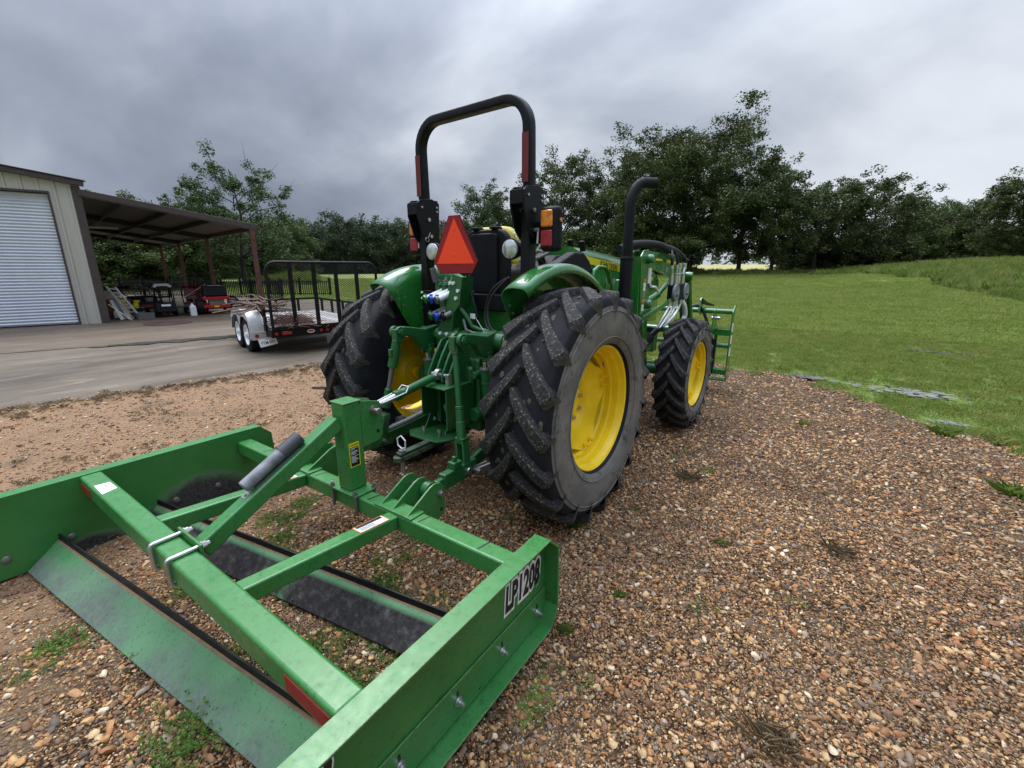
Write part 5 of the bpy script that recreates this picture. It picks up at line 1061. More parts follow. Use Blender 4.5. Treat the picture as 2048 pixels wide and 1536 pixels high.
m = MB(); m.prism([(.66 + .07 * cos(t), .405 + .035 * sin(t)) for t in [2 * pi * i / 20 for i in range(20)]], 'y', .027, .0299); lb = m.build('oval_badge', WHT, bmp)
m = MB(); m.prism([(.66 + .058 * cos(t), .405 + .018 * sin(t)) for t in [2 * pi * i / 20 for i in range(20)]], 'y', .0255, .0268); m.build('badge_band', REDP, lb)
m = MB(); m.b2((.36, .018, .39), (.56, .03, .43)); m.build('latch_handle', BLK, bmp, bev=.006)
for x_ in (0.0, WD): m = MB(); m.b2((x_ - .03, .09, .34), (x_ + .03, LN, .46)); U(m, 'side_frame', BLK, .004)
m = MB(); m.b2((0, LN - .06, .34), (WD, LN, .46)); U(m, 'front_frame', BLK, .004)
for i in range(13):
    x0_ = .035 + i * (WD - .07) / 13; m = MB(); m.b2((x0_, .10, .462), (x0_ + (WD - .07) / 13 - .008, LN - .01, .490)); U(m, 'deck_plank', WOODG if i % 3 else simple('bleached_wood', (.46, .44, .41), .8, scale=12, bump=.3) if 'bleached_wood' not in bpy.data.materials else bpy.data.materials['bleached_wood'])
for x_ in (0.0, WD):
    m = MB(); m.beam((x_, .5, .80), (x_, LN, .80), .05, .05); U(m, 'side_rail', BLK, .004)
    for y_ in (.5, 1.2, 1.9, 2.6, 3.3): m = MB(); m.b2((x_ - .025, y_ - .025, .46), (x_ + .025, y_ + .025, .78)); U(m, 'stake', BLK)
m = MB(); m.beam((0, LN, .80), (WD, LN, .80), .05, .05); U(m, 'front_rail', BLK)
for x_ in (.5, 1.02, 1.55): m = MB(); m.b2((x_ - .025, LN - .03, .46), (x_ + .025, LN + .02, .78)); U(m, 'stake', BLK)
m = MB(); m.beam((-.02, .12, .50), (-.02, .75, .80), .03, .03); m.b2((-.05, .30, .42), (-.01, .36, .70)); U(m, 'gate_brace', BLK)
m = MB(); m.beam((.45, LN, .42), (WD / 2, LN + 1.3, .42), .06, .1); m.beam((WD - .45, LN, .42), (WD / 2, LN + 1.3, .42), .06, .1); U(m, 'tongue', BLK, .004)
ALU = NT('tread_plate'); ALU.set(col=ALU.mix(ALU.ramp(ALU.noise(3, 5), [(.3, 0.), (.7, 1.)]), (.62, .61, .59), (.45, .44, .42)), rough=.45, metal=.35); ALU.bump(ALU.vor(42, out='Distance'), .5, .006); ALU = ALU.m
for sd in (0, 1):
    xi_, xo = (-.05, -.29) if sd == 0 else (WD + .05, WD + .29)
    pf = [(.42, .30), (.43, .50), (.50, .66), (.62, .76), (.80, .80), (1.64, .80), (1.84, .74), (1.97, .62), (2.05, .45), (2.06, .36)]
    m = MB(); vs = [(xi_, a_, b_) for a_, b_ in pf] + [(xo, a_, b_) for a_, b_ in pf] + [(xi_, a_, b_ - .006) for a_, b_ in pf] + [(xo, a_, b_ - .006) for a_, b_ in pf]; n = len(pf)
    fs = []
    for i in range(n - 1): fs += [(i, i + 1, n + i + 1, n + i), (2 * n + i, 3 * n + i, 3 * n + i + 1, 2 * n + i + 1)]
    m.add(vs, fs); fo = U(m, 'fender', ALU, sharp=50)
    m = MB(); lipo = [(xo, a_, b_) for a_, b_ in pf]; lipi = [(xo, .5 * (a_ - 1.24) * 1.86 + 1.24, b_ - (.125 if b_ > .7 else .05)) for a_, b_ in pf]; m.add(lipo + lipi, [(i, i + 1, n + i + 1, n + i) for i in range(n - 1)]); m.build('fender_lip', ALU, fo)
    m = MB(); m.add([(xo, 1.02, .725), (xo, 1.43, .725), (xo, 1.225, .47)], [(0, 1, 2)]); m.build('fender_gusset', ALU, fo)
    for yy in (.87, 1.59):
        m = MB(); xc = (xi_ + xo) / 2; sg = -1 if sd == 0 else 1
        m.lathe([(.19, -.09), (.285, -.10), (.315, -.085), (.32, 0), (.315, .085), (.285, .10), (.19, .09), (.19, -.09)], (xc, yy, .322), 'x', 36); tw = U(m, 'trailer_tyre', RUB)
        m = MB(); m.lathe([(.195, .085), (.20, .098), (.19, .098), (.175, .05), (.12, .055), (.10, .075), (.05, .08), (.05, .12), (0, .125)], (0, 0, 0), 'x', 30, Matrix.Scale(sg, 4, (1, 0, 0))); w_ = m.build('trailer_rim', WHTP, tw); w_.location = (xc, yy, .325)
m = MB(); m.cyl((-.19, .41, .345), (-.19, .395, .345), .040, 18, .034); U(m, 'fender_lamp', LENSR)
m = MB(); m.cyl((-.10, .40, .40), (-.10, .39, .40), .02, 12); m.b2((-.28, .40, .27), (-.03, .42, .42)); U(m, 'lamp_bracket', ALU, .004)
m = MB(); M_ = Matrix.Rotation(radians(-9), 4, 'Y') @ Matrix.Rotation(radians(-12), 4, 'X'); m.box((0, 0, 0), (.305, .003, .152)); lp_ = U(m, 'license_plate', WHT, .001); lp_.matrix_local = Matrix.Translation((-.035, .33, .235)) @ M_
text('FTM-031', .085, basis((0, -.0018, -.018), (1, 0, 0), (0, 0, 1)), BLKS, lp_, off=.001, sx=.78, ext=.0003)
text('TEXAS', .030, basis((0, -.0018, .052), (1, 0, 0), (0, 0, 1)), BLKS, lp_, ext=.0003, off=.0005)
# brush on the trailer deck
BRANCH = simple('dead_branch', (.15, .095, .065), .85, scale=30); RBR = simple('red_brown_brush', (.13, .065, .045), .9, scale=30)
def brush(name, label, n, cx, cy, sx, sy, sz, mat, seed, L=(.4, 1.2), r=.006, z0=.50):
    rr_ = random.Random(seed); m = MB()
    for i in range(n):
        p = Vector((cx + rr_.gauss(0, sx), cy + rr_.gauss(0, sy), z0 + abs(rr_.gauss(0, sz)))); a_ = rr_.gauss(1.45, .55); l_ = rr_.uniform(*L); d = Vector((cos(a_), sin(a_), rr_.uniform(-.25, .35)))
        pts = [p - d * l_ / 2, p - d * l_ * .1 + Vector((rr_.gauss(0, .03), rr_.gauss(0, .03), rr_.gauss(.02, .03))), p + d * l_ * .3 + Vector((rr_.gauss(0, .05), rr_.gauss(0, .05), rr_.gauss(.0, .04))), p + d * l_ / 2]
        for q_ in pts: q_.z = max(q_.z, z0 + .01)
        k = rr_.uniform(.6, 2.0); m.frame(pts, [r * k, r * k, r * k * .7, r * k * .3], 4)
    o = m.build(name, mat); o.location = TR.location; o.rotation_euler = TR.rotation_euler; return tag(o, label, 'branches')
brush('brush_pile', 'heap of reddish brown dead brush on the trailer deck behind the mesh gate', 260, .55, .75, .20, .35, .08, RBR, 3, (.25, .8), .0035)
brush('branches', 'grey bare branches lying over the left side rail of the trailer', 26, .02, 1.0, .10, .35, .10, BRANCH, 5, (.8, 1.7), .010, .80)
# ---------------------------------------------------------------- things under the carport
def at(al, dep, z=0.0): return F3(al, dep, z)
RZ = atan2(DA.y, DA.x)
def yard(name, label, cat, al, dep, rz=0, group=None): p = at(al, dep); return thing(name, label, cat, (p.x, p.y, .046), RZ + rz, group)
# local axes there: x along the facade to the right, y away from the viewer
def push_mower(label, al, dep, rz, col, bag=True):
    t = yard('lawn_mower', label, 'lawn mower', al, dep, rz)
    m = MB(); m.prism(rprof(.25, .0, .52, .08), 'z', .14, .24); m.cyl((0, .3, .24), (0, .3, .38), .12, 18, .10); m.build('mower_deck', col, t, bev=.02)
    m = MB(); m.cyl((0, .3, .36), (0, .3, .44), .11, 18, .09); m.build('engine_cover', BLKP, t, bev=.01)
    for x_ in (-.29, .29):
        for y_, r_ in ((.02, .13), (.48, .10)): m = MB(); m.lathe([(0, -.03), (r_ * .6, -.03), (r_, -.022), (r_, .022), (r_ * .6, .03), (0, .03)], (x_, y_, r_), 'x', 20); m.build('wheel', BLKP, t)
    if bag: m = MB(); m.prism([(-.38, .16), (-.02, .16), (.0, .40), (-.10, .48), (-.34, .46)], 'x', -.27, .27); b_ = m.build('grass_bag', BLKP, t, bev=.04); m = MB(); m.b2((-.12, -.375, .36), (.12, -.365, .42)); m.build('bag_label', WHT, b_)
    m = MB(); m.frame([(-.24, .05, .22), (-.24, -.35, .72), (-.22, -.52, .92), (-.16, -.55, .96), (.16, -.55, .96), (.22, -.52, .92), (.24, -.35, .72), (.24, .05, .22)], .013, 8); m.build('handle', BLK, t)
    return t
push_mower('black push mower with rear grass bag standing left of the hand truck', 1.50, 1.20, .1, REDP)
push_mower('second red push mower half hidden behind the bagging mower', 1.25, 2.3, -.3, REDP, False)
t = yard('riding_mower', 'red zero turn riding mower with black engine cover at the right post', 'riding mower', 2.95, 1.25, .05)
m = MB(); m.b2((-.34, .0, .22), (.34, 1.0, .34)); m.b2((-.38, -.08, .20), (.38, .0, .30)); m.build('chassis', REDP, t, bev=.02)
m = MB(); m.b2((-.40, -.12, .50), (.40, -.06, .60)); m.b2((-.40, -.12, .22), (.40, -.06, .33)); m.build('rear_bumper', REDP, t, bev=.012)
m = MB(); m.b2((-.09, -.128, .245), (.05, -.1205, .30)); m.build('caution_decal', YELS, t)
m = MB(); m.b2((-.22, -.05, .30), (.24, .30, .55)); m.build('engine', STEELD, t, bev=.03)
m = MB(); m.prism([(-.10, .62), (.38, .62), (.36, .92), (.25, .98), (-.02, .96)], 'x', -.36, .36); m.build('engine_cover', BLKP, t, bev=.05)
m = MB(); m.prism([(.38, .50), (.82, .50), (.80, .60), (.50, .62), (.44, .95), (.34, .95)], 'x', -.24, .24); m.build('seat', BLKP, t, bev=.04)
m = MB(); m.b2((-.2, -.02, .965), (.22, .2, .985)); m.build('cover_lid', GRYM, t, bev=.01)
for x_ in (-.48, .48):
    m = MB(); m.lathe([(.12, -.12), (.24, -.12), (.27, -.09), (.27, .09), (.24, .12), (.12, .12), (.12, -.12)], (x_, .15, .27), 'x', 28); m.build('rear_tyre', BLKP, t)
    m = MB(); m.lathe([(0, -.05), (.06, -.05), (.12, -.1), (.12, .1), (.06, .05), (0, .05)], (x_, .15, .27), 'x', 20); m.build('wheel_rim', REDP, t)
    m = MB(); m.lathe([(0, -.05), (.08, -.05), (.10, -.03), (.10, .03), (.08, .05), (0, .05)], (x_ * .8, 1.35, .10), 'x', 18); m.build('caster', BLKP, t)
    m = MB(); m.frame([(x_ * .7, .55, .5), (x_ * .72, .75, .9), (x_ * .3, .95, .98)], .012, 8); m.build('control_lever', BLK, t)
m = MB(); m.prism([(-.62, .75), (.62, .75), (.62, 1.35), (.45, 1.5), (-.45, 1.5), (-.62, 1.35)], 'z', .12, .24); m.build('mower_deck', REDP, t, bev=.02)
m = MB(); m.prism([(.48, .60), (.62, .60), (.78, .42), (.86, .12), (.98, .04), (.60, .04), (.52, .3)], 'y', .5, .54); m.build('discharge_chute', BLKP, t, bev=.008)
t = yard('hand_truck', 'dark green steel hand truck standing upright between the mowers', 'hand truck', 1.98, 1.7, .1)
for x_ in (-.2, .2): m = MB(); m.frame([(x_, 0, .1), (x_, .04, 1.1), (x_ * .8, .02, 1.25)], .016, 8); m.build('upright', simple('dark_green_steel', (.015, .05, .045), .45) if 'dark_green_steel' not in bpy.data.materials else bpy.data.materials['dark_green_steel'], t)
DGS = bpy.data.materials['dark_green_steel']
for z_ in (.25, .55, .85, 1.1): m = MB(); m.b2((-.2, .0, z_), (.2, .03, z_ + .03)); m.build('crossbar', DGS, t)
m = MB(); m.b2((-.24, -.22, .02), (.24, .02, .035)); m.build('toe_plate', DGS, t)
m = MB(); m.frame([(-.16, .02, 1.25), (-.12, -.02, 1.33), (.12, -.02, 1.33), (.16, .02, 1.25)], .016, 8); m.build('handle', DGS, t)
for x_ in (-.27, .27): m = MB(); m.lathe([(0, -.03), (.09, -.03), (.12, -.02), (.12, .02), (.09, .03), (0, .03)], (x_, .1, .12), 'x', 18); m.build('wheel', BLKP, t)
t = yard('wheelbarrow', 'dark red wheelbarrow tipped up behind the hand truck', 'wheelbarrow', 2.45, 2.4, .5)
m = MB(); m.add([(-.35, 0, .25), (.35, 0, .25), (.30, .25, .95), (-.30, .25, .95), (-.22, .28, .33), (.22, .28, .33), (.18, .42, .85), (-.18, .42, .85)], [(0, 1, 5, 4), (1, 2, 6, 5), (2, 3, 7, 6), (3, 0, 4, 7), (4, 5, 6, 7)]); m.build('tray', simple('deep_red', (.16, .008, .008), .45), t)
m = MB(); m.frame([(-.3, .3, .1), (-.25, .45, .8), (-.28, .35, 1.35)], .02, 8); m.build('handle', RUSTR, t); m = MB(); m.frame([(.3, .3, .1), (.25, .45, .8), (.28, .35, 1.35)], .02, 8); m.build('handle', RUSTR, t)
m = MB(); m.lathe([(0, -.04), (.14, -.04), (.18, -.02), (.18, .02), (.14, .04), (0, .04)], (0, .5, .18), 'x', 20); m.build('wheel', BLKP, t)
def jug(label, al, dep, h, w_, mat, capm=WHTP):
    t = yard('jug', label, 'jug', al, dep, .2)
    m = MB(); m.prism(rprof(w_, .0, h * .62, .01), 'y', -w_, w_) if False else m.box((0, 0, h * .36), (w_ * 2, w_ * 2, h * .72)); m.add([(-w_, -w_, h * .72), (w_, -w_, h * .72), (w_, w_, h * .72), (-w_, w_, h * .72), (-.03, -.03, h * .90), (.03, -.03, h * .90), (.03, .03, h * .90), (-.03, .03, h * .90)], [(0, 1, 5, 4), (1, 2, 6, 5), (2, 3, 7, 6), (3, 0, 4, 7), (4, 5, 6, 7)]); m.build('jug_body', mat, t, bev=.012)
    m = MB(); m.cyl((0, 0, h * .90), (0, 0, h), .03, 14); m.build('cap', capm, t); return t
jug('tall white plastic jug standing left of the riding mower', 2.23, .98, .42, .085, WHTP)
jug('large white jug behind the lime green pole', .50, 1.9, .40, .13, WHTP)
jug('small white jug left of the larger one', .22, 1.75, .26, .09, WHTP)
t = yard('gas_cylinder', 'yellow gas cylinder beside the white jugs', 'gas cylinder', .75, 2.1)
m = MB(); m.lathe([(0, 0), (.12, .01), (.15, .06), (.15, .34), (.11, .42), (0, .44)], (0, 0, 0), 'z', 24); m.build('tank', YELS, t); m = MB(); m.lathe([(.09, .41), (.10, .52), (.09, .52)], (0, 0, 0), 'z', 20); m.cyl((0, 0, .43), (0, 0, .50), .02, 10); m.build('collar', YELS, t)
t = yard('concrete_block', 'grey concrete block with one dark open end in front of the mower', 'block', .98, .55, .35)
m = MB(); m.b2((-.21, -.1, 0), (.21, -.07, .2)); m.b2((-.21, .07, 0), (.21, .1, .2)); m.b2((-.21, -.07, 0), (-.18, .07, .2)); m.b2((.18, -.07, 0), (.21, .07, .2)); m.b2((-.015, -.07, 0), (.015, .07, .2)); m.build('block_body', simple('grey_block', (.11, .105, .10), .9, scale=20), t)
t = yard('work_table', 'weathered wooden table with crossed legs along the fence side', 'table', .62, 5.0, 0)
for i in range(5): m = MB(); m.b2((-.95, -.35 + .14 * i, .78), (.95, -.22 + .14 * i, .82)); m.build('table_board', simple('dark_wood', (.09, .06, .045), .8, scale=12) if 'dark_wood' not in bpy.data.materials else bpy.data.materials['dark_wood'], t)
DWD = bpy.data.materials['dark_wood']
for x_ in (-.7, .7):
    m = MB(); m.beam((x_, -.35, 0.02), (x_, .30, .78), .04, .09); m.build('leg', DWD, t); m = MB(); m.beam((x_ + .045, .35, 0.02), (x_ + .045, -.30, .78), .04, .09); m.build('leg', DWD, t)
t = yard('ladder', 'folded aluminium ladder leaning low against the brown corner trim', 'ladder', .42, .75, -.25)
m = MB(); m.beam((-.28, .1, 1.02), (.28, -.1, .02), .03, .09, (0, 1, 0)); m.build('ladder_rail', STEEL, t); m = MB(); m.beam((-.14, .32, .98), (.42, .12, .02), .03, .09, (0, 1, 0)); m.build('ladder_rail', STEEL, t)
for k in range(8): q_ = .06 + k * .12; m = MB(); m.beam(Vector((-.28, .1, 1.02)).lerp(Vector((.28, -.1, .02)), q_), Vector((-.14, .32, .98)).lerp(Vector((.42, .12, .02)), q_), .03, .03); m.build('rung', STEEL, t)
for i, (x_, mt, lb_) in enumerate(((.50, WHTP, 'white plastic trim board leaning beside the ladder'), (.585, GRYM, 'grey plastic trim board leaning right of the ladder'), (.66, WHTP, 'narrow white board leaning next to the yellow one'), (.74, simple('amber_board', (.75, .42, .02), .5), 'amber yellow board leaning upright near the white jugs'))):
    m = MB(); m.beam((-.10, .20, .60), (.10, -.10, .01), .085, .02, (0, 1, 0)); o = m.build('leaning_board', mt, None, bev=.004); p = at(x_ - .32 + .12, .85 + .05 * i); o.location = (p.x, p.y, .046); o.rotation_euler = (0, 0, RZ); tag(o, lb_, 'board')
m = MB(); m.beam((-.25, .1, .5), (.22, -.1, .015), .02, .05, (0, 1, 0)); o = m.build('yellow_strip', simple('cream_yellow', (.75, .68, .25), .5), None); p = at(.42, .45); o.location = (p.x, p.y, .046); o.rotation_euler = (0, 0, RZ); tag(o, 'cream yellow strip leaning in front of the ladder', 'strip')
m = MB(); a_, b_ = at(.30, 2.2, .60), at(1.17, .75, .01); m.cyl(a_, b_, .016, 8); o = m.build('green_pole', simple('lime_green', (.30, .50, .06), .5)); tag(o, 'long lime green pole slanting down to the floor', 'pole')
m = MB(); m.cyl(at(1.85, 1.5, .45), at(2.75, 1.9, 1.02), .014, 8); o = m.build('wooden_pole', WOODG); tag(o, 'pale wooden pole leaning across the hand truck', 'pole')
m = MB(); m.cyl(at(.95, 3.2, .95), at(1.6, 2.4, .55), .012, 8); o = m.build('thin_pole', WOODG); tag(o, 'thin pale pole slanting from the work table', 'pole')
m = MB(); m.frame([at(.35, 1.1, .05), at(.6, 1.0, .14), at(.9, .95, .15), at(1.05, 1.0, .05)], .07, 10); m.frame([at(.4, 1.3, .05), at(.7, 1.25, .12), at(1.0, 1.2, .04)], .05, 10); o = m.build('garden_hose', DGS); tag(o, 'dark green coiled hose bundle on the carport floor', 'hose')
t = yard('tiller', 'black and orange garden tiller behind the yellow gas cylinder', 'tiller', .95, 2.9, .3)
m = MB(); m.b2((-.45, -.1, .35), (.35, .3, .62)); m.build('engine_body', BLKP, t, bev=.06); m = MB(); m.frame([(-.35, -.12, .12), (-.1, -.16, .30), (.2, -.16, .25), (.35, -.12, .08)], .02, 8); m.build('guard', ORGS, t)
for x_ in (-.3, .35): m = MB(); m.lathe([(0, -.05), (.12, -.05), (.16, -.03), (.16, .03), (.12, .05), (0, .05)], (x_, .0, .16), 'x', 20); m.build('wheel', BLKP, t)
m = MB(); m.frame([(-.3, .2, .55), (-.7, .5, .85), (-.9, .6, .9)], .014, 8); m.build('handle', BLK, t)
t = yard('storage_box', 'beige cardboard box on a red tool chest near the corner', 'box', .15, 2.2, .1)
m = MB(); m.b2((-.3, -.2, .58), (.2, .2, .80)); m.build('carton', simple('cardboard', (.33, .27, .21), .8), t); m = MB(); m.b2((-.35, -.25, 0), (.45, .25, .57)); m.build('chest', simple('dull_dark_red', (.12, .03, .025), .5), t, bev=.01)
t = yard('garden_chair', 'grey folded chair with white cushion on top of the stored machines', 'chair', 1.45, 2.6, .2)
m = MB(); m.b2((-.25, -.2, .0), (-.22, -.17, 1.0)); m.b2((.22, -.2, .0), (.25, -.17, 1.0)); m.b2((-.25, .2, .0), (-.22, .23, .7)); m.b2((.22, .2, .0), (.25, .23, .7)); m.build('chair_frame', BLK, t); m = MB(); m.prism([(-.3, .92), (-.18, 1.04), (.18, 1.04), (.3, .94), (.22, .90), (.12, .96), (-.12, .96), (-.22, .90)], 'y', -.25, -.1); m.build('cushion', WHTP, t, bev=.01); m = MB(); m.b2((-.25, -.2, .55), (.25, .2, .60)); m.build('seat', BLKP, t, bev=.01)
m = MB(); m.lathe([(0, 0), (.56, 0), (.58, .006), (.58, .014), (.56, .018), (0, .018)], (0, 0, 0), 'z', 48); o = m.build('steel_disc', simple('rusty_disc', (.075, .035, .03), .6, var=.3, scale=5)); o.location = (-13.7, 1.85, .046); tag(o, 'round rusty steel lid lying flat on the concrete apron', 'lid')

def dark_machine(name, label, cat, al, dep, rz, w_, h_, mats, seed):
    t = yard(name, label, cat, al, dep, rz); r_ = random.Random(seed)
    m = MB(); m.b2((-w_ * .5, -.15, h_ * .35), (w_ * .5, .25, h_ * .75)); m.build('body', mats[0], t, bev=.03)
    m = MB(); m.cyl((w_ * .1, .05, h_ * .75), (w_ * .1, .05, h_ * .95), w_ * .22, 14); m.build('engine', mats[1], t, bev=.01)
    m = MB(); m.b2((-w_ * .45, -.165, h_ * .45), (w_ * .2, -.150, h_ * .60)); m.build('panel', mats[2], t)
    for x_ in (-w_ * .52, w_ * .52): m = MB(); m.lathe([(0, -.03), (.10, -.03), (.14, -.02), (.14, .02), (.10, .03), (0, .03)], (x_, .0, .14), 'x', 18); m.build('wheel', BLKP, t)
    m = MB(); m.frame([(-w_ * .4, .2, h_ * .7), (-w_ * .5, .5, h_ * 1.25), (w_ * .3, .55, h_ * 1.35), (w_ * .45, .2, h_ * .7)], .014, 8); m.build('handle', BLK, t)
    return t
dark_machine('generator', 'black generator with red panel just left of the bagging mower', 'generator', 1.05, 2.0, .2, .5, .62, (BLKP, STEELD, bpy.data.materials['deep_red']), 1)
dark_machine('edger', 'small dark red edger between the hand truck and the tall white jug', 'edger', 2.20, 1.9, -.3, .32, .55, (bpy.data.materials['deep_red'], BLKP, STEELD), 2)
dark_machine('pressure_washer', 'dark pressure washer with grey engine behind the leaning boards', 'pressure washer', .38, 2.9, .4, .5, .60, (BLKP, GRYM, STEELD), 3)
dark_machine('snow_blower', 'low dark machine with red front left of the riding mower', 'machine', 2.48, 1.55, .1, .34, .50, (REDP, BLKP, BLKP), 4)
for i, (al, dep, r__, h__, mt, lb) in enumerate(((.80, 1.25, .13, .30, BLKP, 'black bucket behind the concrete block'), (1.18, 1.45, .10, .22, STEELD, 'small grey pail left of the bagging mower'), (.62, 1.7, .12, .28, DGS, 'dark green bucket beside the large white jug'))):
    t = yard('bucket', lb, 'bucket', al, dep); m = MB(); m.lathe([(0, 0), (r__ * .85, 0), (r__, h__), (r__ * .96, h__), (r__ * .82, .01)], (0, 0, 0), 'z', 22); m.build('pail', mt, t); m = MB(); m.frame([(r__ * cos(a_), 0, h__ - r__ * .8 * sin(a_) * -.3) for a_ in [radians(q) for q in range(0, 181, 20)]], .004, 5); m.build('bail', STEEL, t)
for k, (x_, z_) in enumerate(((-.6, .0), (-.35, .02), (-.1, .0), (.25, .03), (.55, .0))):
    m = MB(); m.b2((-.10 - .02 * k, -.08, 0), (.09 + .01 * k, .10, .05 + .03 * (k % 3))); m.cyl((-.03, 0, .04), (.06 + .02 * k, .05, .13 + .02 * (k % 2)), .02, 8); o = m.build('hand_tool', (STEELD, BLKP, RUSTR, GRYM, BLKP)[k], None, bev=.008); p = at(.62 + x_, 5.0, 0); o.location = (p.x, p.y, .046 + .822); o.rotation_euler = (0, 0, RZ + k)
    tag(o, ('grey tool at the left end of the wooden table', 'black tool left of centre on the wooden table', 'rusty tool in the middle of the wooden table', 'grey tool right of centre on the wooden table', 'black tool at the right end of the wooden table')[k], 'tool')
# ---------------------------------------------------------------- vegetation
def leafmat(name, dark, light, edge=None):
    t = NT(name); a = t.n('ShaderNodeAttribute', attribute_name='v')
    f = t.math('ADD', t.math('MULTIPLY', a.outputs['Fac'], .6), t.math('MULTIPLY', t.noise(.9, 3), .4))
    c = t.ramp(f, [(.2, dark), (.62, light), (.95, edge or tuple(x * 1.25 for x in light))]); t.set(col=c, rough=.55, spec=.25)
    tr = t.n('ShaderNodeBsdfTranslucent'); t.l(c, tr.inputs[0]); mx = t.n('ShaderNodeMixShader'); mx.inputs[0].default_value = .22
    t.l(t.b.outputs[0], mx.inputs[1]); t.l(tr.outputs[0], mx.inputs[2]); t.l(mx.outputs[0], t.t.nodes['Material Output'].inputs[0]); return t.m
OAK = leafmat('oak_leaves', (.030, .044, .013), (.084, .108, .030)); BUSH = leafmat('bush_leaves', (.032, .050, .013), (.092, .130, .034)); PECAN = leafmat('pecan_leaves', (.03, .055, .016), (.075, .115, .035)); WOODS = leafmat('wood_leaves', (.026, .042, .020), (.062, .088, .040))
BARK = simple('bark', (.045, .038, .03), .9, var=.3, scale=6)
def qmesh(name, V, nper, vals, mat):
    """n polygons with nper own vertices each"""
    n = len(V) // nper; me = bpy.data.meshes.new(name); me.vertices.add(len(V)); me.vertices.foreach_set('co', V.astype(np.float32).ravel())
    me.loops.add(n * nper); me.loops.foreach_set('vertex_index', np.arange(n * nper, dtype=np.int32)); me.polygons.add(n)
    me.polygons.foreach_set('loop_start', np.arange(0, n * nper, nper, dtype=np.int32))
    me.update(calc_edges=True); at = me.attributes.new('v', 'FLOAT', 'POINT'); at.data.foreach_set('value', np.repeat(vals, nper).astype(np.float32)); me.materials.append(mat); return me
def leaves(name, cen, rad, per, size, mat, g, flat=.75):
    n = len(cen); per = int(per); C_ = np.repeat(cen, per, 0); R_ = np.repeat(rad, per); N = n * per
    d = g.normal(size=(N, 3)); d /= np.linalg.norm(d, axis=1)[:, None]; rr = R_ * (g.random(N) ** .55); P_ = C_ + d * rr[:, None] * np.array([1, 1, flat])
    u = g.normal(size=(N, 3)); u[:, 2] *= .6; u /= np.linalg.norm(u, axis=1)[:, None]; w_ = g.normal(size=(N, 3)); w_ = np.cross(u, w_); w_ /= np.linalg.norm(w_, axis=1)[:, None]
    s_ = size * g.uniform(.55, 1.35, N); shp = np.array([(-1, -.1), (.1, -.62), (1, .12), (-.1, .6)])
    V = P_[:, None, :] + (u[:, None, :] * shp[None, :, 0:1] + w_[:, None, :] * shp[None, :, 1:2]) * s_[:, None, None] * .5
    V = V + (g.normal(size=V.shape) * (s_[:, None, None] * .08))
    cv = np.repeat(g.random(n), per) * .6 + g.random(N) * .4 
    return qmesh(name, V.reshape(-1, 3), 4, cv, mat)
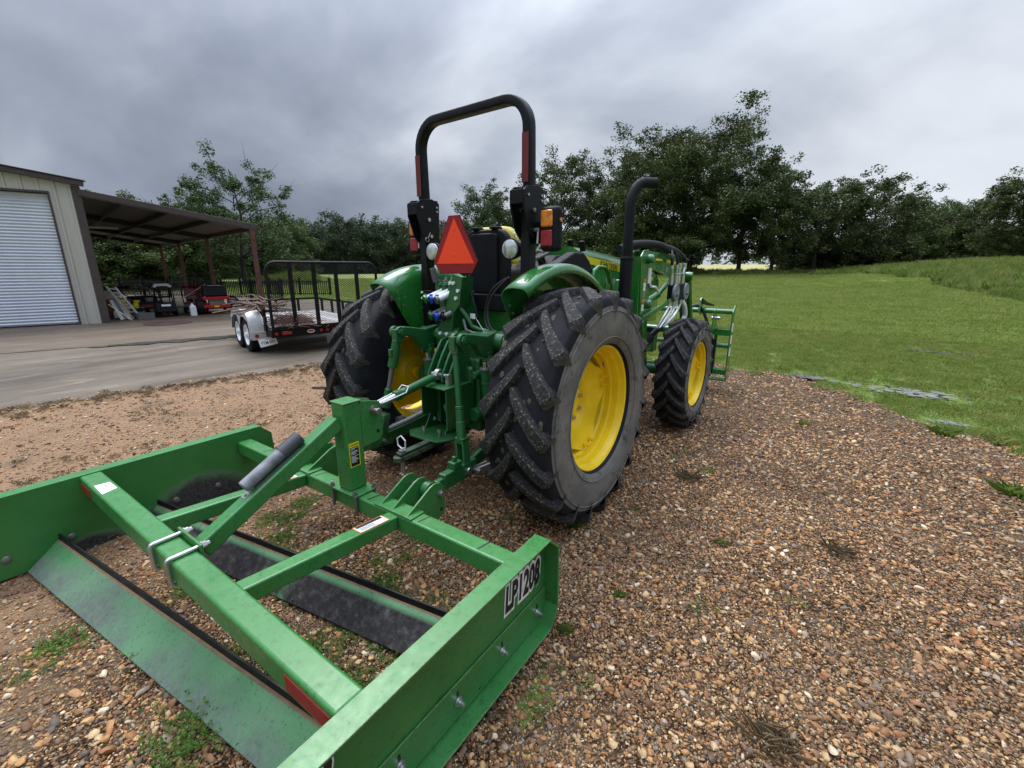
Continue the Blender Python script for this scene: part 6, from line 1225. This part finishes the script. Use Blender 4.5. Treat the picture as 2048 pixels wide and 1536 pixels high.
def tree_meshes(seed, H, R, base=.25, ncl=150, per=60, size=.22, clr=(.5, 1.0), mat=None, lean=(0, 0), dead=0, low=0, nlimb=8, wdt=.32, upz=1.0, fill=.45):
    r_ = random.Random(seed); g = np.random.default_rng(seed); m = MB(); tips = []
    tr = max(.12, H * .022) * (wdt / .32); top = Vector((lean[0] * .4, lean[1] * .4, H * base))
    m.frame([(0, 0, -.3), (0, 0, .25), top * .5, top], [tr * 1.5, tr * 1.1, tr * .95, tr * .85], 7)
    lead = Vector((lean[0], lean[1], H * .93)); m.frame([top, top.lerp(lead, .5) + Vector((r_.gauss(0, .3), r_.gauss(0, .3), 0)), lead], [tr * .8, tr * .4, .03], 6)
    for k in range(nlimb * 3):
        t = (k + .5) / (nlimb * 3); az = k * 2.399 + r_.uniform(-.4, .4); zz = H * (base + (1 - base) * t ** 1.0 * .92)
        env = R * (sqrt(max(0.0, 1 - ((t - .38) / .66) ** 2))) * r_.uniform(.80, 1.08)
        st = top.lerp(lead, max(0, t - .22)); end = Vector((lean[0] * t + cos(az) * env, lean[1] * t + sin(az) * env, zz + r_.uniform(-.03, .05) * H * upz))
        mid = st.lerp(end, .5) + Vector((0, 0, r_.uniform(.0, .06) * H)); lr = tr * .45 * (1 - .6 * t)
        m.frame([st, mid, end], [lr, lr * .6, .02], 5)
        for j in range(4):
            q = r_.uniform(.35, 1.0); p0 = st.lerp(mid, q * 2) if q < .5 else mid.lerp(end, q * 2 - 1); L = R * r_.uniform(.16, .38)
            d = Vector((cos(az + r_.gauss(0, .9)), sin(az + r_.gauss(0, .9)), r_.uniform(-.1, .9))); e_ = p0 + d * L; m.frame([p0, p0.lerp(e_, .5) + Vector((0, 0, .06 * L)), e_], [lr * .4, lr * .25, .012], 4); tips.append(e_)
            if dead and r_.random() < dead:
                e2 = e_ + d * L * .8 + Vector((0, 0, .4)); m.frame([e_, e2], [.02, .006], 3)
        tips += [end, mid.lerp(end, .6)]
    tm = m.mesh('trunk', 60); tm.materials.append(BARK)
    cen = np.array([tuple(p) for p in tips]); g.shuffle(cen)
    ex = ncl - len(cen)
    if ex > 0:
        a = cen[g.integers(0, len(cen), ex)] ; cen = np.concatenate([cen, a + g.normal(size=a.shape) * R * .09])
    else: cen = cen[:ncl]
    if low:
        k = int(ncl * low); a_ = g.random(k) * 6.283; q = R * .95 * g.random(k) ** .5; cen = np.concatenate([cen, np.stack([np.cos(a_) * q, np.sin(a_) * q, g.uniform(.2, H * base * 1.3, k)], 1)])
    if fill:
        k = int(ncl * fill); d = g.normal(size=(k, 3)); d /= np.linalg.norm(d, axis=1)[:, None]; q = g.random(k) ** .42; hz = H * (1 - base) * .46
        f_ = d * q[:, None] * np.array([R * .86, R * .86, hz]); f_ += np.array([lean[0] * .5, lean[1] * .5, H * base + hz * 1.02]); cen = np.concatenate([cen, f_])
    rad = g.uniform(clr[0], clr[1], len(cen)); return tm, leaves('crown', cen, rad, per, size, mat or OAK, g)
def tree(meshes, x, y, label, cat='tree', group=None, s=1.0, sz=None, rz=0, name='tree'):
    t = thing(name, label, cat, (x, y, float(terrain(x, y)) - .05), rz, group); t.scale = (s, s, sz or s)
    obj('trunk', meshes[0], t); obj('crown', meshes[1], t); return t
def az(a, d): return cxm + d * sin(radians(a)), cym + d * cos(radians(a))
big = tree_meshes(11, 16.6, 7.5, .15, 620, 84, .24, (.55, 1.2), OAK, lean=(.3, 0), low=.0, dead=.2, nlimb=10, fill=.6)
x_, y_ = az(-16.6, 55); tree(big, x_, y_, 'tallest dark oak of the right tree line, behind the exhaust stack', name='oak_tree', sz=.92)
m1 = tree_meshes(12, 14.8, 5.8, .15, 340, 74, .23, (.5, 1.0), OAK, low=.10, dead=.2, fill=.3); m2 = tree_meshes(13, 10.4, 5.0, .23, 280, 72, .22, (.42, .92), OAK, low=.03, dead=.1, fill=.3); m3 = tree_meshes(14, 8.6, 3.8, .10, 240, 75, .21, (.5, 1.0), BUSH, low=.30)
m4 = tree_meshes(15, 11.6, 4.4, .12, 260, 70, .21, (.45, .95), PECAN, low=.2, dead=.2); m5 = tree_meshes(16, 5.0, 3.0, .06, 180, 75, .20, (.4, .9), BUSH, low=.5, wdt=.2)
GR = 'trees of the right tree line'
for (a, d, ms, s, sz, rz, lb) in (
    (-30.6, 62, m1, 1.0, 1.02, .4, 'tall rounded oak rising behind the right roll bar leg'), (-25.4, 61, m1, .82, .86, 2.2, 'oak filling the gap left of the tallest oak'),
    (-20.9, 58, m1, .95, 1.02, 3.9, 'tall oak standing against the left flank of the tallest oak'), (-40.2, 60, m4, .85, .98, .6, 'pale green leafy tree behind the orange triangle'),
    (-36.0, 64, m2, .9, .9, 4.0, 'dark tree behind the tractor seat'), (-10.4, 56, m2, 1.0, 1.14, 1.0, 'oak with windblown top on the right of the tallest oak'),
    (-7.2, 57, m2, .85, .88, 2.4, 'oak between the tallest oak and the round topped tree'), (-3.4, 62, m2, .95, .94, 3.4, 'dark oak left of the round topped tree'),
    (.6, 66, m2, 1.02, .98, 5.0, 'round topped tree with sky showing through near its trunk'), (3.4, 74, m3, 1.0, .95, .3, 'low dark tree on the right slope of the round topped tree'),
    (6.0, 85, m3, 1.0, .88, 1.7, 'small dark tree at the lowest dip of the tree line'), (8.3, 80, m2, .85, .80, 2.9, 'tree with open crown near the right end of the tree line'),
    (11.2, 70, m2, .88, .84, 4.4, 'tree at the right edge of the picture'), (13.8, 68, m2, .95, .9, .9, 'last tree beyond the right edge'),
    (-17.4, 53, m5, .9, 1.0, .2, 'low leafy tree under the tallest oak'), (-22.6, 53, m5, 1.1, 1.2, 1.2, 'low green tree behind the hood')):
    x_, y_ = az(a, d); tree(ms, x_, y_, lb, group=GR, s=s, sz=sz, rz=rz)
rr_ = random.Random(5)
for i, (a, d) in enumerate(((-33.5, 58), (-28, 57), (-19.5, 60), (-4.0, 66), (-1.5, 68), (2.6, 69), (4.8, 78), (7.2, 80), (9.6, 76), (12.4, 72), (15, 70), (-24.0, 64), (-38, 66), (-43, 68))):
    x_, y_ = az(a, d); tree(m5, x_, y_, 'low dark bushy tree filling the foot of the right tree line', group='bushy trees at the foot of the tree line', s=rr_.uniform(.9, 1.25), sz=rr_.uniform(.75, 1.05), rz=rr_.uniform(0, 6), name='bushy_tree')
# left side
p1_ = tree_meshes(21, 9.6, 4.4, .22, 190, 75, .18, (.32, .7), PECAN, dead=.3, nlimb=8, fill=.12); p2_ = tree_meshes(22, 8.0, 3.0, .2, 95, 55, .17, (.3, .62), PECAN, dead=.7, nlimb=6, fill=.0)
x_, y_ = az(-67.4, 47); tree(p1_, x_, y_, 'tall open tree with bare twigs behind the right carport post', sz=1.06, rz=.5)
x_, y_ = az(-74.2, 52); tree(p2_, x_, y_, 'thin pale half bare tree above the middle of the carport roof', sz=1.0, rz=1.2)
x_, y_ = az(-70.6, 47); tree(p1_, x_, y_, 'smaller leafy tree above the carport roof left of the tall open one', s=.7, sz=.82, rz=3)
x_, y_ = az(-77.2, 60); tree(m3, x_, y_, 'tree top just showing over the carport roof', s=.9, sz=.98, rz=2)
for i, (a, d, ms, s, sz, lb) in enumerate(((-79.5, 46, m3, .9, .62, 'dense tree right beside the brown corner trim of the building'), (-76.8, 44, m3, .85, .58, 'dense tree seen through the left part of the carport'), (-73.4, 47, m3, .9, .66, 'dense tree between the two farthest carport posts'), (-70.2, 72, m4, 1.1, .66, 'lighter green tree between the two middle carport posts'), (-66.0, 80, m3, 1.3, 1.0, 'dense tree directly behind the nearest carport post'), (-63.2, 88, m3, 1.3, 1.1, 'green tree above the left corner of the trailer gate'), (-68.2, 84, m3, 1.3, 1.05, 'darker tree in the second row between the two nearest posts'), (-72, 78, m2, 1.1, .80, 'second row tree behind the middle of the carport'), (-75, 58, m2, .9, .66, 'second row tree behind the farthest carport post'), (-78, 60, m2, .9, .68, 'second row tree near the building corner'))):
    x_, y_ = az(a, d); tree(ms, x_, y_, lb, group='trees behind the carport', s=s, sz=sz, rz=i * 1.3)
w1 = tree_meshes(31, 12.5, 6.2, .10, 230, 60, .38, (.8, 1.6), WOODS, low=.35); w2 = tree_meshes(32, 11.0, 6.8, .08, 230, 60, .38, (.8, 1.6), WOODS, low=.4)
for i in range(15):
    a = -66.5 + i * 1.72; d = 128 + 12 * ((i * 7) % 3 - 1); x_, y_ = az(a, d); tree((w1, w2)[i % 2], x_, y_, 'dark tree in the distant wood beyond the mown rise', group='trees of the distant wood', s=1.0 + .08 * ((i * 5) % 3), sz=.95 + .09 * ((i * 11) % 4) / 1.5, rz=i * .9)
# far wood closing the horizon all round
g = np.random.default_rng(3); n = 620; A_ = g.uniform(-180, 180, n); D_ = g.uniform(230, 300, n); X_ = cxm + D_ * np.sin(np.radians(A_)); Y_ = cym + D_ * np.cos(np.radians(A_)); Z_ = terrain(X_, Y_)
cen = np.repeat(np.stack([X_, Y_, Z_], 1), 5, 0) + g.normal(size=(n * 5, 3)) * np.array([4, 4, 0]) + np.stack([np.zeros(n * 5), np.zeros(n * 5), g.uniform(1.0, 9.5, n * 5)], 1)
tag(obj('far_wood', leaves('far_wood', cen, g.uniform(2.2, 4.0, len(cen)), 16, 1.9, WOODS, g)), 'far dark wood closing the horizon beyond the hay field', None, kind='stuff')
# ---------------------------------------------------------------- scatter by geometry nodes
def protos(name, meshes):
    col = bpy.data.collections.new(name)
    for m_ in meshes: col.objects.link(bpy.data.objects.new(name, m_))
    return col
def scatter(name, P_, scale, rot, col, label=None, kind='stuff'):
    me = bpy.data.meshes.new(name); me.vertices.add(len(P_)); me.vertices.foreach_set('co', np.asarray(P_, np.float32).ravel()); me.update()
    a = me.attributes.new('sc', 'FLOAT_VECTOR', 'POINT'); a.data.foreach_set('vector', np.asarray(scale, np.float32).ravel()); a = me.attributes.new('rt', 'FLOAT_VECTOR', 'POINT'); a.data.foreach_set('vector', np.asarray(rot, np.float32).ravel())
    o = obj(name, me); tag(o, label, None, kind=kind)
    ng = bpy.data.node_groups.new(name, 'GeometryNodeTree'); ng.interface.new_socket('Geometry', in_out='INPUT', socket_type='NodeSocketGeometry'); ng.interface.new_socket('Geometry', in_out='OUTPUT', socket_type='NodeSocketGeometry')
    N = ng.nodes; i = N.new('NodeGroupInput'); q = N.new('NodeGroupOutput'); ip = N.new('GeometryNodeInstanceOnPoints'); ci = N.new('GeometryNodeCollectionInfo'); ci.inputs['Collection'].default_value = col; ci.inputs['Separate Children'].default_value = True; ci.inputs['Reset Children'].default_value = True
    s1 = N.new('GeometryNodeInputNamedAttribute'); s1.data_type = 'FLOAT_VECTOR'; s1.inputs[0].default_value = 'sc'; s2 = N.new('GeometryNodeInputNamedAttribute'); s2.data_type = 'FLOAT_VECTOR'; s2.inputs[0].default_value = 'rt'
    L = ng.links.new; L(i.outputs[0], ip.inputs['Points']); L(ci.outputs[0], ip.inputs['Instance']); ip.inputs['Pick Instance'].default_value = True; L(s2.outputs[0], ip.inputs['Rotation']); L(s1.outputs[0], ip.inputs['Scale']); L(ip.outputs[0], q.inputs[0])
    md = o.modifiers.new('scatter', 'NODES'); md.node_group = ng; return o
def rockmesh(seed):
    bm = bmesh.new(); bmesh.ops.create_icosphere(bm, subdivisions=2, radius=1); r_ = random.Random(seed); pl = [(Vector((r_.gauss(0, 1), r_.gauss(0, 1), r_.gauss(0, 1))).normalized(), r_.uniform(.55, .85)) for _ in range(7)]
    for v in bm.verts:
        for n_, d_ in pl:
            k = v.co.dot(n_)
            if k > d_: v.co -= n_ * (k - d_)
        v.co = Vector((v.co.x * 1.2, v.co.y * .9, v.co.z * .62)) * (1 + .05 * mnoise.noise(v.co * 3))
    me = bpy.data.meshes.new('pebble'); bm.to_mesh(me); bm.free(); me.polygons.foreach_set('use_smooth', [True] * len(me.polygons)); me.set_sharp_from_angle(angle=radians(32)); return me
t = NT('pebble'); oi = t.n('ShaderNodeObjectInfo')
pc = t.ramp(oi.outputs['Random'], [(0.0, (0.130, 0.053, 0.016)), (.11, (0.302, 0.131, 0.040)), (.23, (0.464, 0.233, 0.080)), (.35, (0.205, 0.097, 0.040)), (.45, (0.572, 0.330, 0.124)), (.55, (0.389, 0.150, 0.046)), (.64, (0.092, 0.068, 0.048)), (.72, (0.216, 0.170, 0.128)), (.78, (0.605, 0.407, 0.200)), (.87, (0.162, 0.082, 0.036)), (.93, (0.389, 0.306, 0.216)), (.975, (0.778, 0.621, 0.416))], 'CONSTANT')
gp = t.n('ShaderNodeNewGeometry'); wn = t.noise(1.1, 5, .6, vec=gp.outputs['Position'])
pc = t.mix(t.ramp(wn, [(.44, 0.), (.64, .45)]), pc, (.17, .10, .055))
t.set(col=t.mix(t.ramp(t.noise(1.4, 4), [(.35, .0), (.7, .45)]), pc, (.12, .072, .040)), rough=.5, spec=.4); t.bump(t.noise(5, 3), .2, .05); PEB = t.m
rm = [rockmesh(s) for s in range(8)]
for q in rm: q.materials.append(PEB)
RC = protos('pebble', rm)
def polar(n, r0, r1, a0, a1, g):
    r = np.sqrt(g.uniform(r0 * r0, r1 * r1, n)); a = np.radians(g.uniform(a0, a1, n)); return cxm + r * np.sin(a), cym + r * np.cos(a), r
g = np.random.default_rng(9); PX, PY, SC = [], [], []
for r0, r1, dens, med in ((.75, 2.2, 12500, .0037), (2.2, 3.6, 7000, .0045), (3.6, 6.0, 2900, .0062), (6.0, 9.5, 1000, .0085)):
    n = int(dens * .5 * 2.35 * (r1 * r1 - r0 * r0)); x, y, r = polar(n, r0, r1, -98, 37, g); ok = gmask(x, y) > .0
    sand = 1 / (1 + np.exp(-(-x - 1.3 + 1.2 * vnoise(x, y, 1.1, 21)) * 2.2)); patch = vnoise(x, y, .45, 22) + .5
    ok &= g.random(n) > np.maximum(sand * .52, (patch > .68) * .35); x, y = x[ok], y[ok]
    s = med * np.exp(g.normal(0, .55, len(x))) * (1 - .25 * sand[ok]); PX.append(x); PY.append(y); SC.append(np.minimum(s, .018))
x, y, r = polar(420, .8, 4.5, -94, 21, g); ok = gmask(x, y) > .1; x, y = x[ok], y[ok]; PX.append(x); PY.append(y); SC.append(np.minimum(np.abs(g.normal(.008, .005, len(x))) + .006, .019))
for (cx0, cy0, sg, n) in ((.62, -1.22, .11, 90), (.2, -2.25, .25, 110), (.75, -1.7, .2, 70)):
    PX.append(g.normal(cx0, sg, n)); PY.append(g.normal(cy0, sg * .7, n)); SC.append(np.minimum(np.abs(g.normal(.009, .005, n)) + .005, .02))
x, y, s = map(np.concatenate, (PX, PY, SC)); n = len(x); z = zgravel(x, y) + s * .22
scatter('gravel_stones', np.stack([x, y, z], 1), s[:, None] * g.uniform(.75, 1.3, (n, 3)), np.stack([g.normal(0, .35, n), g.normal(0, .35, n), g.uniform(0, 6.28, n)], 1), RC, 'loose brown and tan gravel stones covering the yard')
# ---------------------------------------------------------------- grass
def blades(seed, n, h, spread, mat, wd=.004, curl=.5, name='grass_clump', lo=.5):
    g = np.random.default_rng(seed); V, K = [], []
    a = g.random(n) * 6.283; q = spread * g.random(n) ** .5; bx, by = np.cos(a) * q, np.sin(a) * q; hh = h * g.uniform(lo, 1.1, n); d = g.random(n) * 6.283; lean = g.uniform(.1, 1, n) * curl * hh
    dx, dy = np.cos(d), np.sin(d); px, py = -dy, dx; w_ = wd * g.uniform(.6, 1.3, n)
    def p(t, s): k = lean * t * t; return np.stack([bx + dx * k + px * w_ * s, by + dy * k + py * w_ * s, hh * t * (1 - .25 * curl * t)], 1)
    T_ = [p(0, -.5), p(.5, -.42), p(1, -.05), p(1, .05), p(.5, .42), p(0, .5)]
    V = np.stack(T_, 1).reshape(-1, 3); return qmesh(name, V, 6, g.random(n), mat)
def bladem(name, a, b, c):
    t = NT(name); at = t.n('ShaderNodeAttribute', attribute_name='v'); oi = t.n('ShaderNodeObjectInfo'); f = t.math('ADD', t.math('MULTIPLY', at.outputs['Fac'], .5), t.math('MULTIPLY', oi.outputs['Random'], .5))
    cl = t.ramp(f, [(.1, a), (.5, b), (.85, c)]); t.set(col=cl, rough=.5, spec=.3); tr = t.n('ShaderNodeBsdfTranslucent'); t.l(cl, tr.inputs[0]); mx = t.n('ShaderNodeMixShader'); mx.inputs[0].default_value = .42
    t.l(t.b.outputs[0], mx.inputs[1]); t.l(tr.outputs[0], mx.inputs[2]); t.l(mx.outputs[0], t.t.nodes['Material Output'].inputs[0]); return t.m
LAWN = bladem('lawn_blades', (.148, .232, .038), (.265, .352, .068), (.43, .41, .16)); TALL = bladem('tall_grass', (.15, .25, .045), (.27, .37, .08), (.44, .43, .18)); DRY = bladem('dry_grass', (.14, .10, .06), (.28, .21, .125), (.46, .37, .23)); WEED = bladem('weed_leaf', (.05, .13, .02), (.10, .21, .035), (.18, .29, .06))
LC = protos('grass_clump', [blades(s, 46, .055, .10, LAWN, .0045, .9) for s in range(4)])
LC2 = protos('grass_patch', [blades(s + 10, 60, .07, .26, LAWN, .011, .9) for s in range(3)])
TC = protos('tall_clump', [blades(s + 20, 50, .42, .22, TALL, .014, .6) for s in range(4)])
DC = protos('dry_tuft', [blades(s + 30, 26, .05, .04, DRY, .0022, 1.2, lo=.3) for s in range(5)])
g = np.random.default_rng(31)
def lay(n, r0, r1, a0, a1, keep):
    x, y, r = polar(n, r0, r1, a0, a1, g); ok = keep(x, y, r); return x[ok], y[ok], r[ok]
def notwater(x, y): 
    o = np.ones_like(x, bool)
    for (a, b, c, d) in ((2.95, 5.20, .78, .34), (1.85, 5.42, .55, .20), (3.75, 9.15, .7, .22), (3.22, 3.88, .3, .2)): o &= ((((x - a) / c) ** 2 + ((y - b) / d) ** 2) > 1) | (g.random(len(x)) < .16 + .35 * (vnoise(x, y, .12, 63) > .2))
    return o
bank = lambda x, y: (x - (7.7 - (y - 21) * .172)) + vnoise(x, y, 4, 41) * 2.2
GM = lambda x, y, r: (gmask(x, y) < .05 + .35 * g.random(len(x)) ** 4) & (slabmask(x, y) < -.15) & notwater(x, y)
a1 = lay(13000, 5.2, 14, -48, 22, GM); a2 = lay(16000, 14, 34, -40, 20, lambda x, y, r: GM(x, y, r) & (bank(x, y) < 0)); a3 = lay(9000, 34, 62, -32, 18, lambda x, y, r: bank(x, y) < 0)
def put(nm, L_, sc, sj, col, lab, zs=1.0, z0=0.0):
    x, y, r = L_; n = len(x); s = sc(r) * g.uniform(1 - sj, 1 + sj, n); scatter(nm, np.stack([x, y, zgrass(x, y) + z0], 1), np.stack([s, s, s * zs * g.uniform(.7, 1.25, n)], 1), np.stack([np.zeros(n), np.zeros(n), g.uniform(0, 6.28, n)], 1), col, lab)
put('mown_grass', a1, lambda r: 1.0 + 0 * r, .3, LC, 'short mown green grass around the puddles')
put('field_grass', (np.concatenate([a2[0], a3[0]]), np.concatenate([a2[1], a3[1]]), np.concatenate([a2[2], a3[2]])), lambda r: .7 + r / 30, .3, LC2, 'mown green grass of the field running to the tree line')
lf = lay(5500, 22, 60, -84, -44, lambda x, y, r: (slabmask(x, y) < -.1))
put('lawn_grass', lf, lambda r: .8 + r / 40, .35, LC2, 'rough green grass on the rise behind the trailer')
tb = lay(9000, 17, 64, -9, 22, lambda x, y, r: bank(x, y) > 0)
put('tall_grass', tb, lambda r: .55 + r / 75, .4, TC, 'tall uncut grass on the low bank at the right')
fr = lay(1600, 50, 66, -42, 16, lambda x, y, r: r > 0)
put('rough_grass', fr, lambda r: 1.1 + 0 * r, .5, TC, 'rough grass at the foot of the tree line')
md = lay(1500, 40, 47, -74, -60, lambda x, y, r: (((x + 40.5) / 5.0) ** 2 + ((y - 19.5) / 3.4) ** 2) < 1.6)
put('mound_weeds', md, lambda r: .9 + 0 * r, .5, TC, 'dry weeds covering the dirt mound')
# tufts in the gravel
def gz(x, y): return float(zgravel(np.array([x]), np.array([y]))[0])
x, y, r = lay(2600, 1.2, 9, -94, 20, lambda x, y, r: gmask(x, y) > 0); k = (vnoise(x, y, .6, 51) > .05) & ((x < -1.2) | (g.random(len(x)) < .16)); x, y = x[k], y[k]
ys = g.uniform(-3.5, 3.0, 420); xe = -4.98 + .2 * ys + np.abs(g.normal(0, .14, 420)); x = np.concatenate([x, xe]); y = np.concatenate([y, ys]); n = len(x); s = g.uniform(.5, 1.3, n)
scatter('dry_grass_tufts', np.stack([x, y, zgravel(x, y)], 1), np.stack([s, s, s * g.uniform(.5, 1.2, n)], 1), np.stack([np.zeros(n), np.zeros(n), g.uniform(0, 6.28, n)], 1), DC, 'small dry grass tufts scattered over the gravel')
gt = [blades(60 + i, 120, .15, .06, TALL, .0045, 1.2, 'grass_tuft', .25) for i in range(2)]; dt = [blades(70 + i, 110, .09, .07, DRY, .0018, 1.5, 'dry_tuft', .2) for i in range(2)]
def weedmesh(seed, n, h, sp, ls, flowers=0):
    g = np.random.default_rng(seed); c = np.stack([g.normal(0, sp, n), g.normal(0, sp, n), np.abs(g.normal(0, h, n)) + .006], 1); return leaves('weed', c, np.full(n, .012), 7, ls, WEED, g)
WM2 = 0
wm = [weedmesh(81, 150, .022, .055, .010), weedmesh(82, 110, .014, .04, .009), weedmesh(83, 260, .03, .075, .011)]
for (x_, y_, ms, s, lb) in ((3.09, 3.36, gt[0], .9, 'leafy green grass tuft at the wet edge below the puddle'), (3.47, 3.42, gt[1], 1.0, 'green grass tuft where the lawn meets the gravel at right'), (3.30, 2.03, gt[0], .95, 'green grass tuft in the gravel by the right edge'),
    (1.95, 2.9, gt[1], .45, 'tiny green tuft left of the wet gravel patch'), (.95, -.25, gt[1], .40, 'small green plant beside the rear tyre'), (1.75, .12, gt[0], .28, 'little green sprout in open gravel right of the tyre'), (1.43, -.64, gt[1], .30, 'small green sprout right of the land plane front corner'),
    (1.33, .85, dt[0], 1.0, 'brown dry tuft right of the big tyre'), (2.15, -1.0, dt[1], 1.0, 'pale dry tuft at the bottom of the picture'), (2.3, .45, dt[0], .8, 'dry brown tuft in the middle of the open gravel'), (1.30, -.95, gt[0], .35, 'thin green sprout near the lower flange of the side plate'),
    (-1.35, -1.55, dt[1], 1.0, 'dry straw tuft inside the far side plate')):
    o = obj('grass_tuft', ms); o.location = (x_, y_, gz(x_, y_) - .004); o.scale = (s, s, s); tag(o, lb, 'grass tuft')
for (x_, y_, k, s, lb) in ((.50, -2.22, 2, 1.0, 'bushy green weed with small leaves at the bottom left'), (-.42, -2.38, 1, 1.2, 'flat green weed left of the rear blade'), (.42, -1.30, 0, .9, 'green weed between the braces and the white stones'), (.85, -1.52, 2, .8, 'green weed beyond the front blade near the side plate'), (.12, -1.62, 1, .9, 'small green weed between the two blades'), (.75, -1.72, 0, .8, 'green weed by the rear beam inside the frame'), (-.10, -2.15, 1, 1.0, 'green weed just behind the rear blade'), (.25, -2.02, 0, 1.1, 'dark green weed behind the rear blade')):
    o = obj('weed', wm[k]); o.location = (x_, y_, gz(x_, y_) - .002); o.scale = (s, s, s); tag(o, lb, 'weed')
LW = protos('low_weed', [weedmesh(90 + i, 60, .010, .045, .009) for i in range(4)] + [blades(95 + i, 30, .045, .05, TALL, .0028, 1.5, 'sprout', .3) for i in range(3)])
x, y, r = lay(2900, .9, 4.2, -94, 18, lambda x, y, r: (gmask(x, y) > .1)); lx_ = x + .088; k = ((vnoise(x, y, .32, 71) > .16) & (np.abs(lx_) < 1.2) & (y < -.7) & (y > -2.6)) | ((vnoise(x, y, .32, 72) > .33) & (g.random(len(x)) < .10)); x, y = x[k], y[k]; n = len(x); s = g.uniform(.35, 1.0, n)
scatter('ground_weeds', np.stack([x, y, zgravel(x, y)], 1), np.stack([s, s, s], 1), np.stack([np.zeros(n), np.zeros(n), g.uniform(0, 6.28, n)], 1), LW, 'thin green weeds and sprouts growing through the gravel under the frame')
m = MB(); m.frame([(-3.55, .55, .02), (-3.3, .68, .03), (-3.1, .82, .025)], [.014, .017, .010], 6); o = m.build('stick', BARK); tag(o, 'short dark stick lying on the tan gravel near the driveway', 'stick')
